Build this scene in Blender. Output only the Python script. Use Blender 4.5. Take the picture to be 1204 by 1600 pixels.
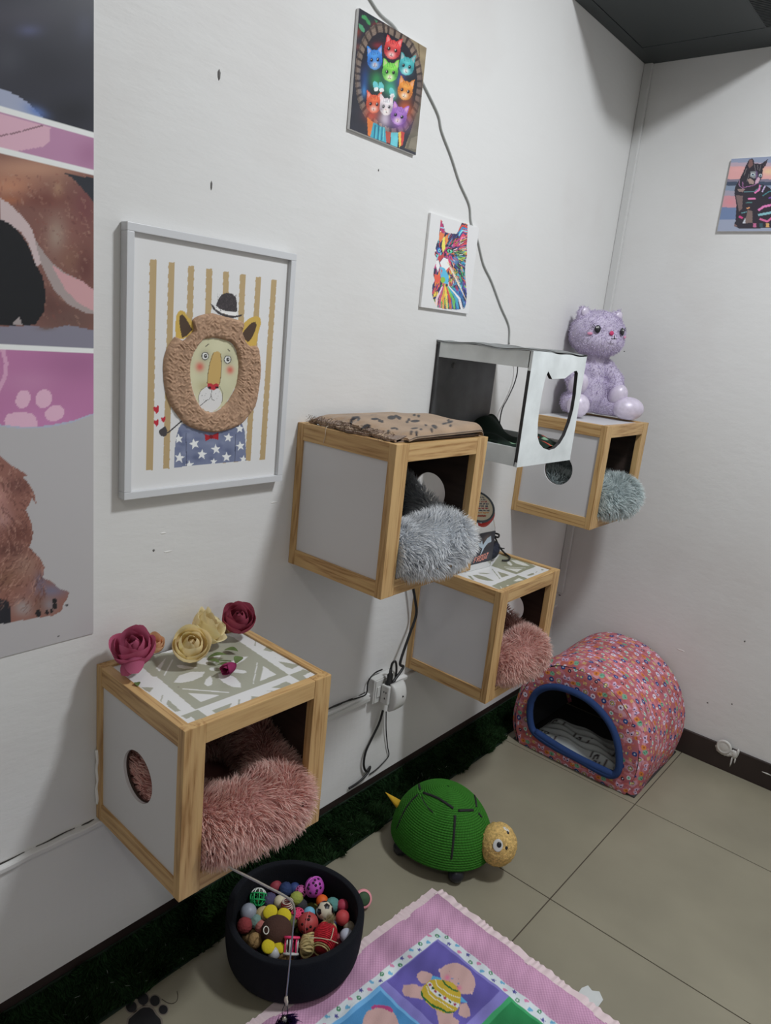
import bpy, bmesh, math, random
import numpy as np
from mathutils import Vector, Matrix, noise as mnoise

random.seed(7); RNG = np.random.default_rng(7)
for o in list(bpy.data.objects): bpy.data.objects.remove(o)
SC = bpy.context.scene; COL = SC.collection
PI = math.pi; R = math.radians

# ------------------------------------------------------------------ camera, light, exposure
CP = np.array([1.2304, -2.7168, 1.455]); YAW, PIT, ROL, FPX = -0.6803, -0.2477, 0.103, 1129.64
_f = np.array([math.cos(PIT)*math.sin(YAW), math.cos(PIT)*math.cos(YAW), math.sin(PIT)])
_r = np.array([math.cos(YAW), -math.sin(YAW), 0.0]); _u = np.cross(_r, _f)
_c, _s = math.cos(ROL), math.sin(ROL)
CR = _c*_r + _s*_u; CU = -_s*_r + _c*_u; CF = _f
cam = bpy.data.objects.new('camera', bpy.data.cameras.new('camera')); COL.objects.link(cam)
cam.data.sensor_fit = 'HORIZONTAL'; cam.data.sensor_width = 36; cam.data.lens = FPX/1204*36
cam.data.clip_start = 0.02
M = Matrix(((CR[0], CU[0], -CF[0], CP[0]), (CR[1], CU[1], -CF[1], CP[1]), (CR[2], CU[2], -CF[2], CP[2]), (0, 0, 0, 1)))
cam.matrix_world = M; SC.camera = cam
w = bpy.data.worlds.new('world'); SC.world = w; w.use_nodes = True
w.node_tree.nodes['Background'].inputs[0].default_value = (0.8, 0.85, 0.9, 1)
w.node_tree.nodes['Background'].inputs[1].default_value = 0.05
SC.view_settings.view_transform = 'Standard'; SC.view_settings.look = 'None'
SC.view_settings.gamma = 1; SC.view_settings.exposure = 0.0
SC.view_settings.use_curve_mapping = False

def lamp(name, loc, size, power, color):
    d = bpy.data.lights.new(name, 'AREA'); d.shape = 'DISK'; d.size = size; d.energy = power; d.color = color
    o = bpy.data.objects.new(name, d); COL.objects.link(o); o.location = loc
    return o
lamp('ceiling_and_fill_lamp', (1.35, -1.12, 2.86), 0.30, 38, (0.945, 0.985, 1.02))
lamp('ceiling_and_fill_lamp', (1.75, -3.3, 2.86), 0.30, 7.5, (1.0, 0.97, 0.92))  # unseen second lamp, added as warm fill for the lower wall

# ------------------------------------------------------------------ geometry of the photograph: pixel -> point on a known plane
def ray(px):
    px = np.atleast_2d(np.asarray(px, float))
    return (px[:, 0:1]-602)/FPX*CR + (800-px[:, 1:2])/FPX*CU + CF
def on(axis, val, px):
    d = ray(px); t = (val-CP[axis])/d[:, axis:axis+1]
    return CP + t*d
def on1(axis, val, u, v): return on(axis, val, [(u, v)])[0]
def crop(ox, oy, s): return lambda pts: np.atleast_2d(np.asarray(pts, float))/s + np.array([ox, oy])

# ------------------------------------------------------------------ materials
def lin(c):
    c = np.asarray(c, float)
    if c.max() > 1.001: c = c/255.0
    return np.where(c <= 0.04045, c/12.92, ((c+0.055)/1.055)**2.4)
def srgb(c, k=1.0):
    l = lin(c)*k; return (float(l[0]), float(l[1]), float(l[2]), 1)
MATS = {}
def mat(name, color=(.8, .8, .8), rough=.6, metal=0.0, bump=0.0, bscale=60, var=0.0, vscale=8, stretch=(1, 1, 1), attr=False, spec=0.4, trans=0.0, emis=None, sheen=0.0, coat=0.0, bdist=0.002, detail=3):
    if name in MATS: return MATS[name]
    m = bpy.data.materials.new(name); m.use_nodes = True; nt = m.node_tree; N = nt.nodes; L = nt.links
    b = N['Principled BSDF']; b.inputs['Roughness'].default_value = rough; b.inputs['Metallic'].default_value = metal
    b.inputs['Specular IOR Level'].default_value = spec
    if sheen: b.inputs['Sheen Weight'].default_value = sheen
    if coat: b.inputs['Coat Weight'].default_value = coat
    if trans: b.inputs['Transmission Weight'].default_value = trans
    col = (color[0], color[1], color[2], 1)
    tc = N.new('ShaderNodeTexCoord'); mp = N.new('ShaderNodeMapping'); mp.inputs['Scale'].default_value = stretch
    L.new(tc.outputs['Object'], mp.inputs['Vector'])
    src = None
    if attr:
        a = N.new('ShaderNodeAttribute'); a.attribute_name = 'Col'; src = a.outputs['Color']
    else:
        rgb = N.new('ShaderNodeRGB'); rgb.outputs[0].default_value = col; src = rgb.outputs[0]
    if var:
        n = N.new('ShaderNodeTexNoise'); n.inputs['Scale'].default_value = vscale; n.inputs['Detail'].default_value = 5
        L.new(mp.outputs[0], n.inputs['Vector'])
        mr = N.new('ShaderNodeMapRange'); mr.inputs[1].default_value = .3; mr.inputs[2].default_value = .7
        mr.inputs[3].default_value = 1-var; mr.inputs[4].default_value = 1+var
        L.new(n.outputs[0], mr.inputs[0])
        mx = N.new('ShaderNodeVectorMath'); mx.operation = 'SCALE'; L.new(src, mx.inputs[0]); L.new(mr.outputs[0], mx.inputs['Scale'])
        src = mx.outputs[0]
    L.new(src, b.inputs['Base Color'])
    if bump:
        n = N.new('ShaderNodeTexNoise'); n.inputs['Scale'].default_value = bscale; n.inputs['Detail'].default_value = detail
        L.new(mp.outputs[0], n.inputs['Vector'])
        bp = N.new('ShaderNodeBump'); bp.inputs['Strength'].default_value = bump; bp.inputs['Distance'].default_value = bdist
        L.new(n.outputs[0], bp.inputs['Height']); L.new(bp.outputs[0], b.inputs['Normal'])
    MATS[name] = m; return m

def pine(axis):
    name = 'pine_'+'xyz'[axis]
    if name in MATS: return MATS[name]
    m = bpy.data.materials.new(name); m.use_nodes = True; nt = m.node_tree; N = nt.nodes; L = nt.links
    b = N['Principled BSDF']; b.inputs['Roughness'].default_value = .42; b.inputs['Specular IOR Level'].default_value = .35
    tc = N.new('ShaderNodeTexCoord'); oi = N.new('ShaderNodeObjectInfo')
    add = N.new('ShaderNodeVectorMath'); add.operation = 'ADD'
    sc = N.new('ShaderNodeVectorMath'); sc.operation = 'SCALE'; sc.inputs[0].default_value = (7, 5, 3)
    L.new(oi.outputs['Random'], sc.inputs['Scale']); L.new(tc.outputs['Object'], add.inputs[0]); L.new(sc.outputs[0], add.inputs[1])
    mp = N.new('ShaderNodeMapping'); s = [26, 26, 26]; s[axis] = 1.6; mp.inputs['Scale'].default_value = s
    L.new(add.outputs[0], mp.inputs['Vector'])
    n1 = N.new('ShaderNodeTexNoise'); n1.inputs['Scale'].default_value = 1.0; n1.inputs['Detail'].default_value = 2; n1.inputs['Distortion'].default_value = .6
    L.new(mp.outputs[0], n1.inputs['Vector'])
    mul = N.new('ShaderNodeMath'); mul.operation = 'MULTIPLY'; mul.inputs[1].default_value = 34; L.new(n1.outputs[0], mul.inputs[0])
    sn = N.new('ShaderNodeMath'); sn.operation = 'SINE'; L.new(mul.outputs[0], sn.inputs[0])
    n2 = N.new('ShaderNodeTexNoise'); n2.inputs['Scale'].default_value = 9; n2.inputs['Detail'].default_value = 4; L.new(mp.outputs[0], n2.inputs['Vector'])
    ad = N.new('ShaderNodeMath'); ad.operation = 'MULTIPLY_ADD'; ad.inputs[1].default_value = .22; ad.inputs[2].default_value = 0
    L.new(sn.outputs[0], ad.inputs[0])
    ad2 = N.new('ShaderNodeMath'); ad2.operation = 'ADD'; L.new(ad.outputs[0], ad2.inputs[0]); L.new(n2.outputs[0], ad2.inputs[1])
    cr = N.new('ShaderNodeValToRGB'); e = cr.color_ramp.elements
    e[0].position = .25; e[0].color = (0.61, 0.40, 0.18, 1); e[1].position = .92; e[1].color = (0.31, 0.16, 0.052, 1)
    x = e.new(.6); x.color = (0.53, 0.325, 0.14, 1)
    L.new(ad2.outputs[0], cr.inputs[0]); L.new(cr.outputs[0], b.inputs['Base Color'])
    bp = N.new('ShaderNodeBump'); bp.inputs['Strength'].default_value = .2; bp.inputs['Distance'].default_value = .001
    L.new(ad2.outputs[0], bp.inputs['Height']); L.new(bp.outputs[0], b.inputs['Normal'])
    MATS[name] = m; return m

def wall_mat():
    m = bpy.data.materials.new('painted_plaster'); m.use_nodes = True; nt = m.node_tree; N = nt.nodes; L = nt.links
    b = N['Principled BSDF']; b.inputs['Roughness'].default_value = .5; b.inputs['Specular IOR Level'].default_value = .3
    tc = N.new('ShaderNodeTexCoord')
    n = N.new('ShaderNodeTexNoise'); n.inputs['Scale'].default_value = 2.2; n.inputs['Detail'].default_value = 7; L.new(tc.outputs['Object'], n.inputs['Vector'])
    cr = N.new('ShaderNodeValToRGB'); e = cr.color_ramp.elements
    e[0].position = .25; e[0].color = (0.70, 0.68, 0.665, 1); e[1].position = .50; e[1].color = (0.75, 0.745, 0.735, 1)
    L.new(n.outputs[0], cr.inputs[0]); L.new(cr.outputs[0], b.inputs['Base Color'])
    mp = N.new('ShaderNodeMapping'); mp.inputs['Scale'].default_value = (1, .5, 1.6); L.new(tc.outputs['Object'], mp.inputs['Vector'])
    n2 = N.new('ShaderNodeTexNoise'); n2.inputs['Scale'].default_value = 14; n2.inputs['Detail'].default_value = 7; n2.inputs['Roughness'].default_value = .6; L.new(mp.outputs[0], n2.inputs['Vector'])
    bp = N.new('ShaderNodeBump'); bp.inputs['Strength'].default_value = .35; bp.inputs['Distance'].default_value = .004
    L.new(n2.outputs[0], bp.inputs['Height']); L.new(bp.outputs[0], b.inputs['Normal'])
    return m
WALL = wall_mat()
WHITEP = mat('white_laminate', (0.66, 0.65, 0.66), .3, bump=.05, bscale=20)
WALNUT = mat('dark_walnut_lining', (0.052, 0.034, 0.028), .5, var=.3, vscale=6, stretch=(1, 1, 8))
BLACKPL = mat('black_cable_plastic', (0.012, 0.012, 0.013), .38)
WHITEPL = mat('white_plastic', (0.62, 0.62, 0.60), .35)
DARKBB = mat('dark_skirting', (0.032, 0.022, 0.020), .35, var=.25, vscale=5)

# ------------------------------------------------------------------ object helpers
FRAME = {}
def tag(o, label=None, cat=None, group=None, kind=None):
    if label: o['label'] = label
    if cat: o['category'] = cat
    if group: o['group'] = group
    if kind: o['kind'] = kind
    return o
def thing(name, label, cat, loc=(0, 0, 0), rotz=0, group=None):
    o = bpy.data.objects.new(name, None); COL.objects.link(o); o.location = loc; o.rotation_euler = (0, 0, rotz); o.empty_display_size = .05
    tag(o, label, cat, group); FRAME[o.name] = Matrix.Translation(loc) @ Matrix.Rotation(rotz, 4, 'Z'); return o
def mesh(name, V, F, m, parent=None, smooth=False, local=False, loc=None, col=None, kind=None, label=None):
    """V in world metres (or in the parent's frame with local=True); F = (n,4)/(n,3) array or list of tuples."""
    V = np.asarray(V, float)
    if parent is not None:
        fm = FRAME[parent.name]
        if not local:
            im = np.array(fm.inverted()); V = V @ im[:3, :3].T + im[:3, 3]
    elif loc is not None:
        V = V - np.array(loc)
    me = bpy.data.meshes.new(name)
    if isinstance(F, np.ndarray) and F.ndim == 2:
        k = F.shape[1]; me.vertices.add(len(V)); me.vertices.foreach_set('co', V.astype(np.float32).ravel())
        me.loops.add(F.size); me.loops.foreach_set('vertex_index', F.astype(np.int32).ravel())
        me.polygons.add(len(F)); me.polygons.foreach_set('loop_start', np.arange(0, F.size, k, dtype=np.int32))
        try: me.polygons.foreach_set('loop_total', np.full(len(F), k, np.int32))
        except Exception: pass
        me.update(calc_edges=True)
    else:
        me.from_pydata([tuple(v) for v in V], [], [tuple(int(i) for i in f) for f in F]); me.update()
    if smooth: me.polygons.foreach_set('use_smooth', np.ones(len(me.polygons), bool))
    if col is not None:
        c = np.ones((len(V), 4), np.float32); c[:, :3] = col
        a = me.color_attributes.new('Col', 'FLOAT_COLOR', 'POINT'); a.data.foreach_set('color', c.ravel())
    me.materials.append(m)
    o = bpy.data.objects.new(name, me); COL.objects.link(o)
    if parent is not None:
        o.parent = parent; FRAME[o.name] = FRAME[parent.name]
    else:
        l = loc if loc is not None else (0, 0, 0); o.location = l; FRAME[o.name] = Matrix.Translation(l)
    if kind: o['kind'] = kind
    if label: o['label'] = label
    return o
def bm_mesh(name, bm, m, parent=None, smooth=False, local=True, loc=None, **kw):
    bmesh.ops.recalc_face_normals(bm, faces=bm.faces)
    V = np.array([v.co[:] for v in bm.verts]); bm.verts.index_update()
    F = [tuple(v.index for v in f.verts) for f in bm.faces]; bm.free()
    return mesh(name, V, F, m, parent, smooth, local=local, loc=loc, **kw)
def box_bm(x0, x1, y0, y1, z0, z1, bev=0.0, bm=None):
    bm2 = bmesh.new(); bmesh.ops.create_cube(bm2, size=1)
    for v in bm2.verts: v.co = Vector(((v.co.x+.5)*(x1-x0)+x0, (v.co.y+.5)*(y1-y0)+y0, (v.co.z+.5)*(z1-z0)+z0))
    if bev: bmesh.ops.bevel(bm2, geom=list(bm2.edges), offset=bev, segments=2, profile=.6, affect='EDGES')
    if bm is None: return bm2
    me = bpy.data.meshes.new('t'); bm2.to_mesh(me); bm2.free(); bm.from_mesh(me); bpy.data.meshes.remove(me); return bm
def box(name, x0, x1, y0, y1, z0, z1, m, parent=None, bev=.0012, local=True, loc=None, **kw):
    return bm_mesh(name, box_bm(x0, x1, y0, y1, z0, z1, bev), m, parent, local=local, loc=loc, **kw)
def catmull(P, n=8):
    P = [np.array(p, float) for p in P]; P = [2*P[0]-P[1]]+P+[2*P[-1]-P[-2]]; out = []
    for i in range(1, len(P)-2):
        for k in range(n):
            t = k/n; a, b, c, d = P[i-1], P[i], P[i+1], P[i+2]
            out.append(.5*((2*b)+(-a+c)*t+(2*a-5*b+4*c-d)*t*t+(-a+3*b-3*c+d)*t**3))
    out.append(P[-2]); return np.array(out)
def tube_np(P, r, k=8, closed=False):
    P = np.asarray(P, float); n = len(P); rr = np.broadcast_to(np.asarray(r, float), (n,))
    T = np.gradient(P, axis=0)
    if closed: T = np.roll(P, -1, 0)-np.roll(P, 1, 0)
    T /= np.linalg.norm(T, axis=1, keepdims=True)+1e-12
    a = np.array([0, 0, 1.]) if abs(T[0][2]) < .9 else np.array([1., 0, 0])
    U = [np.cross(T[0], a)]; U[0] /= np.linalg.norm(U[0])
    for i in range(1, n):
        u = U[-1]-T[i]*(U[-1]@T[i]); U.append(u/(np.linalg.norm(u)+1e-12))
    U = np.array(U); W = np.cross(T, U); th = np.linspace(0, 2*PI, k, endpoint=False)
    V = P[:, None]+rr[:, None, None]*(np.cos(th)[None, :, None]*U[:, None]+np.sin(th)[None, :, None]*W[:, None])
    idx = np.arange(n*k).reshape(n, k); m_ = n if closed else n-1; F = []
    for i in range(m_):
        j = (i+1) % n
        for q in range(k): F.append((idx[i, q], idx[i, (q+1) % k], idx[j, (q+1) % k], idx[j, q]))
    V = V.reshape(-1, 3)
    if not closed: F.append(tuple(idx[0][::-1])); F.append(tuple(idx[-1]))
    return V, F
def tube(name, P, r, m, parent=None, k=8, n=8, local=False, closed=False, spline=True, loc=None, **kw):
    Q = catmull(P, n) if spline else np.array(P, float)
    V, F = tube_np(Q, r if np.isscalar(r) else np.interp(np.linspace(0, 1, len(Q)), np.linspace(0, 1, len(r)), r), k, closed)
    return mesh(name, V, F, m, parent, True, local=local, loc=loc, **kw)
def grid_faces(nu, nv, wrapu=False, wrapv=False):
    i = np.arange(nu if wrapu else nu-1); j = np.arange(nv if wrapv else nv-1)
    I, J = np.meshgrid(i, j, indexing='ij'); I2 = (I+1) % nu; J2 = (J+1) % nv
    return np.stack([I*nv+J, I2*nv+J, I2*nv+J2, I*nv+J2], -1).reshape(-1, 4)
def lathe_np(prof, n=32, axis_end=True):
    """prof: list of (r, z)"""
    p = np.array(prof, float); th = np.linspace(0, 2*PI, n, endpoint=False)
    V = np.stack([p[:, None, 0]*np.cos(th), p[:, None, 0]*np.sin(th), np.broadcast_to(p[:, None, 1], (len(p), n))], -1).reshape(-1, 3)
    return V, grid_faces(len(p), n, False, True)
def rot_to(z):
    return Vector((0, 0, 1)).rotation_difference(Vector(z)).to_matrix()
def xf(V, mat3=None, t=(0, 0, 0), s=1.0):
    V = np.asarray(V)*s
    if mat3 is not None: V = V @ np.array(mat3).T
    return V+np.array(t)
def ico(c, r, sub=2, sc=(1, 1, 1), m3=None):
    bm = bmesh.new(); bmesh.ops.create_icosphere(bm, subdivisions=sub, radius=1); bm.verts.index_update()
    V = np.array([v.co[:] for v in bm.verts])*np.array(sc)*r; F = np.array([[v.index for v in f.verts] for f in bm.faces]); bm.free()
    if m3 is not None: V = V @ np.array(m3).T
    return V+np.array(c), F
def join(parts):
    VV, FF, k = [], [], 0
    for V, F in parts:
        VV.append(np.asarray(V)); FF += [tuple(int(i)+k for i in f) for f in F]; k += len(V)
    return np.vstack(VV), FF
_ns = [(RNG.normal(size=3), RNG.uniform(0, 6.28), RNG.normal(size=3)) for _ in range(14)]
def vnoise(P, f):
    out = np.zeros((len(P), 3))
    for k, ph, d in _ns: out += np.sin((P @ k)[:, None]*f+ph)*d
    return out/3.2
def snoise(P, f, k=0): return vnoise(P, f)[:, k]

def fur(name, P, N, length, width, root, tip, parent=None, grav=.5, mess=.45, clump=30, stiff=1.0, colvar=.12, clamp=None, label=None, tipcol=None, comb=None):
    n = len(P); up = np.array([0, 0, -1.])
    L_ = (length*RNG.uniform(.65, 1.15, n))[:, None]
    D = N+mess*vnoise(P, clump)+.22*RNG.normal(size=(n, 3))
    if comb is not None: D = D+comb
    D /= np.linalg.norm(D, axis=1, keepdims=True)
    lv = [0, .4, .75, 1.0]; pts = []; cur = P.copy(); prev = 0
    for i, t in enumerate(lv):
        if i:
            d = D+up*grav*t+.25*mess*vnoise(P+7, clump*2)*t; d /= np.linalg.norm(d, axis=1, keepdims=True)
            cur = cur+d*L_*(t-prev); prev = t
        pts.append(cur.copy() if clamp is None else clamp(cur.copy()))
    side = np.cross(D, RNG.normal(size=(n, 3))); side /= np.linalg.norm(side, axis=1, keepdims=True)
    w_ = width*RNG.uniform(.7, 1.3, n)[:, None]
    V = [pts[0]-side*w_*.5, pts[0]+side*w_*.5, pts[1]-side*w_*.55, pts[1]+side*w_*.55, pts[2]-side*w_*.35, pts[2]+side*w_*.35, pts[3]]
    V = np.stack(V, 1); k = 7; base = np.arange(n)[:, None]*k
    q = [(0, 1, 3), (0, 3, 2), (2, 3, 5), (2, 5, 4), (4, 5, 6)]
    F = np.concatenate([base+np.array(t)[None] for t in q], 0)
    tt = np.array([0, 0, .4, .4, .75, .75, 1.0])
    rc = np.asarray(root); tc = np.asarray(tip)
    if rc.ndim == 1: rc = np.broadcast_to(rc, (n, 3))
    if tc.ndim == 1: tc = np.broadcast_to(tc, (n, 3))
    C = rc[:, None]*(1-tt[None, :, None])+tc[:, None]*tt[None, :, None]
    C = C*(1+colvar*RNG.normal(size=(n, 1, 1)))
    return mesh(name, V.reshape(-1, 3), F, FURM, parent, False, col=np.clip(C.reshape(-1, 3), 0, 1), kind='stuff', label=label)
def fibre(name, f=.5):
    m = bpy.data.materials.new(name); m.use_nodes = True; nt = m.node_tree; N = nt.nodes; L = nt.links; N.remove(N['Principled BSDF'])
    a = N.new('ShaderNodeAttribute'); a.attribute_name = 'Col'; d = N.new('ShaderNodeBsdfDiffuse'); t = N.new('ShaderNodeBsdfTranslucent'); x = N.new('ShaderNodeMixShader'); x.inputs[0].default_value = f
    L.new(a.outputs['Color'], d.inputs[0]); L.new(a.outputs['Color'], t.inputs[0]); L.new(d.outputs[0], x.inputs[1]); L.new(t.outputs[0], x.inputs[2]); L.new(x.outputs[0], N['Material Output'].inputs[0]); return m
FURM = fibre('fur_fibres', .42)

# ------------------------------------------------------------------ painter: flat prints as colour on a fine mesh
class Canvas:
    def __init__(s, X, base, white):
        s.X = X; s.C = np.tile(np.array(base, float), (len(X), 1)); s.w = lin(np.array(white, float)); s.mask = None; s.m = lambda p: p
    def _sel(s, lo, hi):
        k = (s.X[:, 0] >= lo[0]) & (s.X[:, 0] <= hi[0]) & (s.X[:, 1] >= lo[1]) & (s.X[:, 1] <= hi[1])
        if s.mask is not None: k &= s.mask
        return np.nonzero(k)[0]
    def _in(s, P, X):
        ins = np.zeros(len(X), bool); j = len(P)-1
        for i in range(len(P)):
            a, b = P[i], P[j]
            c = ((a[1] > X[:, 1]) != (b[1] > X[:, 1]))
            with np.errstate(divide='ignore', invalid='ignore'):
                c &= X[:, 0] < (b[0]-a[0])*(X[:, 1]-a[1])/(b[1]-a[1])+a[0]
            ins ^= c; j = i
        return ins
    def inside(s, pts, raw=False):
        P = np.asarray(pts, float) if raw else s.m(pts); return s._in(P, s.X)
    def poly(s, pts, color, a=1.0, raw=False):
        P = np.asarray(pts, float) if raw else s.m(pts); i = s._sel(P.min(0), P.max(0))
        if not len(i): return
        i = i[s._in(P, s.X[i])]; s.C[i] = s.C[i]*(1-a)+np.array(color, float)*a
    def ell(s, cx, cy, rx, ry, color, rot=0, a=1.0, n=22, raw=False):
        t = np.linspace(0, 2*PI, n, endpoint=False); c, q = math.cos(R(rot)), math.sin(R(rot))
        x, y = rx*np.cos(t), ry*np.sin(t); s.poly(np.stack([cx+x*c-y*q, cy+x*q+y*c], 1), color, a, raw)
    def soft(s, cx, cy, rx, ry, color, rot=0, a=1.0):
        """soft blob; centre and radii in crop coordinates"""
        c, q = math.cos(R(rot)), math.sin(R(rot))
        P = s.m([(cx, cy), (cx+rx*c, cy+rx*q), (cx-ry*q, cy+ry*c)]); o = P[0]; A = np.stack([P[1]-o, P[2]-o], 1)
        try: I = np.linalg.inv(A)
        except Exception: return
        e = (np.abs(A).sum(1))*2.2; i = s._sel(o-e, o+e)
        if not len(i): return
        d = ((s.X[i]-o) @ I.T); k = np.exp(-(d**2).sum(1)*1.2)[:, None]*a; s.C[i] = s.C[i]*(1-k)+np.array(color, float)*k
    def line(s, pts, wpx, color, a=1.0, raw=False):
        P = np.asarray(pts, float)
        for q in range(len(P)-1):
            d = P[q+1]-P[q]; l = np.linalg.norm(d)
            if l < 1e-9: continue
            nrm = np.array([-d[1], d[0]])/l*wpx/2
            s.poly([P[q]-nrm, P[q+1]-nrm, P[q+1]+nrm, P[q]+nrm], color, a, raw)
            if q: s.ell(P[q][0], P[q][1], wpx/2, wpx/2, color, 0, a, 10, raw)
    def noise(s, amp, f):
        P = np.c_[s.X, np.zeros(len(s.X))]; s.C *= (1+amp*snoise(P, f))[:, None]
    def albedo(s, k=.8):
        C = s.C/255.0; g_ = C.mean(1, keepdims=True); C = g_+(C-g_)*.87
        return np.clip(lin(np.clip(C, 0, .999))/s.w*k, 0.004, .92)
PAINT = mat('printed_surface', attr=True, rough=.5, spec=.35)
PAINTG = mat('printed_gloss', attr=True, rough=.28, spec=.45)
PAINTF = mat('printed_fabric', attr=True, rough=.85, spec=.15, bump=.4, bscale=500)
def panel_grid(axis, val, a0, a1, b0, b1, step):
    """regular grid on a plane; returns V, F, 2-D coordinates"""
    nu = max(2, int(abs(a1-a0)/step)+1); nv = max(2, int(abs(b1-b0)/step)+1)
    A, B = np.meshgrid(np.linspace(a0, a1, nu), np.linspace(b0, b1, nv), indexing='ij'); X = np.stack([A.ravel(), B.ravel()], 1)
    V = np.insert(X, axis, val, axis=1); return V, grid_faces(nu, nv), X
def px_map(axis, val, cr):
    keep = [i for i in range(3) if i != axis]
    return lambda pts: on(axis, val, cr(pts))[:, keep]

# ------------------------------------------------------------------ the setting
XR, YN, ZC = 3.2, -4.6, 2.9
def struct(name, x0, x1, y0, y1, z0, z1, m, bev=0):
    o = box(name, x0, x1, y0, y1, z0, z1, m, None, bev); o['kind'] = 'structure'; return o
wl = struct('wall_left', -.12, 0, YN, 0, -.02, ZC, WALL)
wb = struct('wall_back', -.12, XR, 0, .12, -.02, ZC, WALL)
struct('wall_right', XR, XR+.12, YN, .12, -.02, ZC, WALL)
struct('wall_front', -.12, XR+.12, YN-.12, YN, -.02, ZC, WALL)
struct('ceiling', -.12, XR+.12, YN-.12, .12, ZC, ZC+.1, WALL)
GROUT = mat('brown_grout', (0.075, 0.058, 0.042), .9)
fl = struct('floor', -.12, XR+.12, YN-.12, .12, -.06, -.0016, GROUT)
TILE = mat('beige_porcelain_tile', (0.275, 0.252, 0.186), .34, var=.10, vscale=3.5, bump=.03, bscale=12, spec=.4)
tm = None
tx0, ty0, g = .6142, -.4745, .0016
for i in range(-1, 5):
    for j in range(-7, 1):
        xa, xb = tx0+i*.6+g, tx0+(i+1)*.6-g; ya, yb = ty0+j*.6+g, ty0+(j+1)*.6-g
        xa, xb, ya, yb = max(xa, 0), min(xb, XR), max(ya, YN), min(yb, 0)
        if xb-xa < .02 or yb-ya < .02: continue
        box('tile', xa, xb, ya, yb, -.006, 0, TILE, fl, .0008, local=False)
def strip(name, *a, m=DARKBB, bev=.002):
    o = box(name, *a, m, None, bev); o['kind'] = 'structure'; return o
bbl = strip('baseboard_left', 0, .012, YN, 0, 0, .0952)
bbb = strip('baseboard_back', .012, XR, -.012, 0, 0, .0952)
strip('trim_1', .0005, .030, -.016, 0, .46, 2.4435, m=mat('painted_conduit', (.66, .66, .65), .45), bev=.003)   # cable duct in the corner
# the painted lip along the left wall: lower plaster stands a little proud
n = 260; ys = np.linspace(YN, 0, n)
prof = lambda y: .4045+.0010*math.sin(y*17)+.0007*math.sin(y*83+1)
V, F = [], []
for i, y in enumerate(ys):
    z = prof(y); q = .0075+.0006*math.sin(y*47)
    V += [(0, y, .0952), (.0126, y, .0952), (q*.55, y, z-.014), (q+.0045, y, z-.0115), (q+.0055, y, z-.0025), (q+.004, y, z), (0, y, z+.001)]
for i in range(n-1):
    for k in range(6): F.append((i*7+k, i*7+k+1, (i+1)*7+k+1, (i+1)*7+k))
tr = mesh('trim_2', V, F, WALL, None, False); tr['kind'] = 'structure'
CRK = mat('dark_crack', (0.05, 0.045, 0.04), .9)
for ya, yb, sd in ((-2.75, -2.053, 1), (-1.36, -1.20, 5)):
    r_ = np.random.default_rng(sd); y = ya
    while y < yb:
        l = r_.uniform(.02, .09); e = min(y+l, yb)
        tube('lip_crack', [(.0012, yy_, prof(yy_)+.0022+r_.uniform(-.0006, .0006)) for yy_ in np.linspace(y, e, 5)], [.0006, r_.uniform(.0012, .0022), .0006], CRK, tr, 5, 4); y = e+r_.uniform(.0, .03)
# chips and plugs in the plaster
CHIP = mat('plaster_chip', (0.16, 0.155, 0.15), .9)
for (u, v, r1, r2) in ((342, 117, .004, .010), (330, 290, .0025, .009), (591, 266, .0025, .003), (186, 1238, .004, .004), (240, 860, .003, .003), (437, 610, .003, .003)):
    p = on1(0, .0, u, v); Vv, Ff = ico(p, 1, 1, (.0014, r1, r2)); mesh('plaster_chip', Vv, Ff, CHIP, wl)
for (u, v, r1, r2) in ((975, 549, .0025, .0025), (1105, 1098, .004, .003), (1143, 1100, .003, .003), (1163, 1002, .003, .004), (874, 930, .006, .003)):
    p = on1(1, 0, u, v); Vv, Ff = ico(p, 1, 1, (r1, .0014, r2)); mesh('plaster_chip', Vv, Ff, CHIP, wb)
SCUFF = mat('raised_paint_scuff', (.80, .79, .77), .5)
for (u, v, w_, a) in ((428, 785, .022, .2), (660+0, 995, .02, 0), (255, 833, .014, .1), (262, 862, .02, .1), (1063, 1016, .03, 0)):
    ax = 0 if u < 900 else 1; p = on1(ax, 0, u, v)
    sc = (.0015, w_, .004) if ax == 0 else (w_, .0015, .006)
    Vv, Ff = ico(p, .5, 2, sc); mesh('paint_scuff', Vv, Ff, SCUFF, wl if ax == 0 else wb)
# white paint drips over the back skirting, beside the cap
# ------------------------------------------------------------------ wall paint spatter cap
cap = thing('round_wall_plate', 'round white plastered-over cap with paint drips on the dark back skirting', 'wall plate', (.752, -.0125, .082))
Vv, Ff = lathe_np([(0, .006), (.014, .006), (.019, .0045), (.021, .006), (.025, .005), (.027, 0)], 28)
mesh('cap', xf(Vv, rot_to((0, -1, 0)), (.752, -.0125, .092)), Ff, mat('old_white_paint', (.62, .61, .58), .5, bump=.3, bscale=90), cap, True)
spl = []
for k in range(9):
    a = R(200+k*19); spl.append(ico((.757+.029*math.cos(a), -.0125, .090+.024*math.sin(a)), 1, 1, (.012*RNG.uniform(.7, 1.2), .003, .009)))
spl.append(ico((.792, -.0125, .078), 1, 1, (.013, .004, .018))); spl.append(ico((.800, -.0125, .09), 1, 1, (.006, .003, .018)))
spl.append(ico((.786, -.0125, .047), 1, 1, (.0035, .003, .024))); spl.append(ico((.797, -.0125, .056), 1, 1, (.003, .003, .014)))
Vv, Ff = join(spl); mesh('paint_drip', Vv, Ff, MATS['old_white_paint'], cap, True)
Vv, Ff = join([ico((.905+.03*k, -.0125, .058-.001*k), 1, 1, (.02, .0012, .003)) for k in range(3)])
mesh('paint_smear', Vv, Ff, MATS['old_white_paint'], bbb, True)

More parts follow.
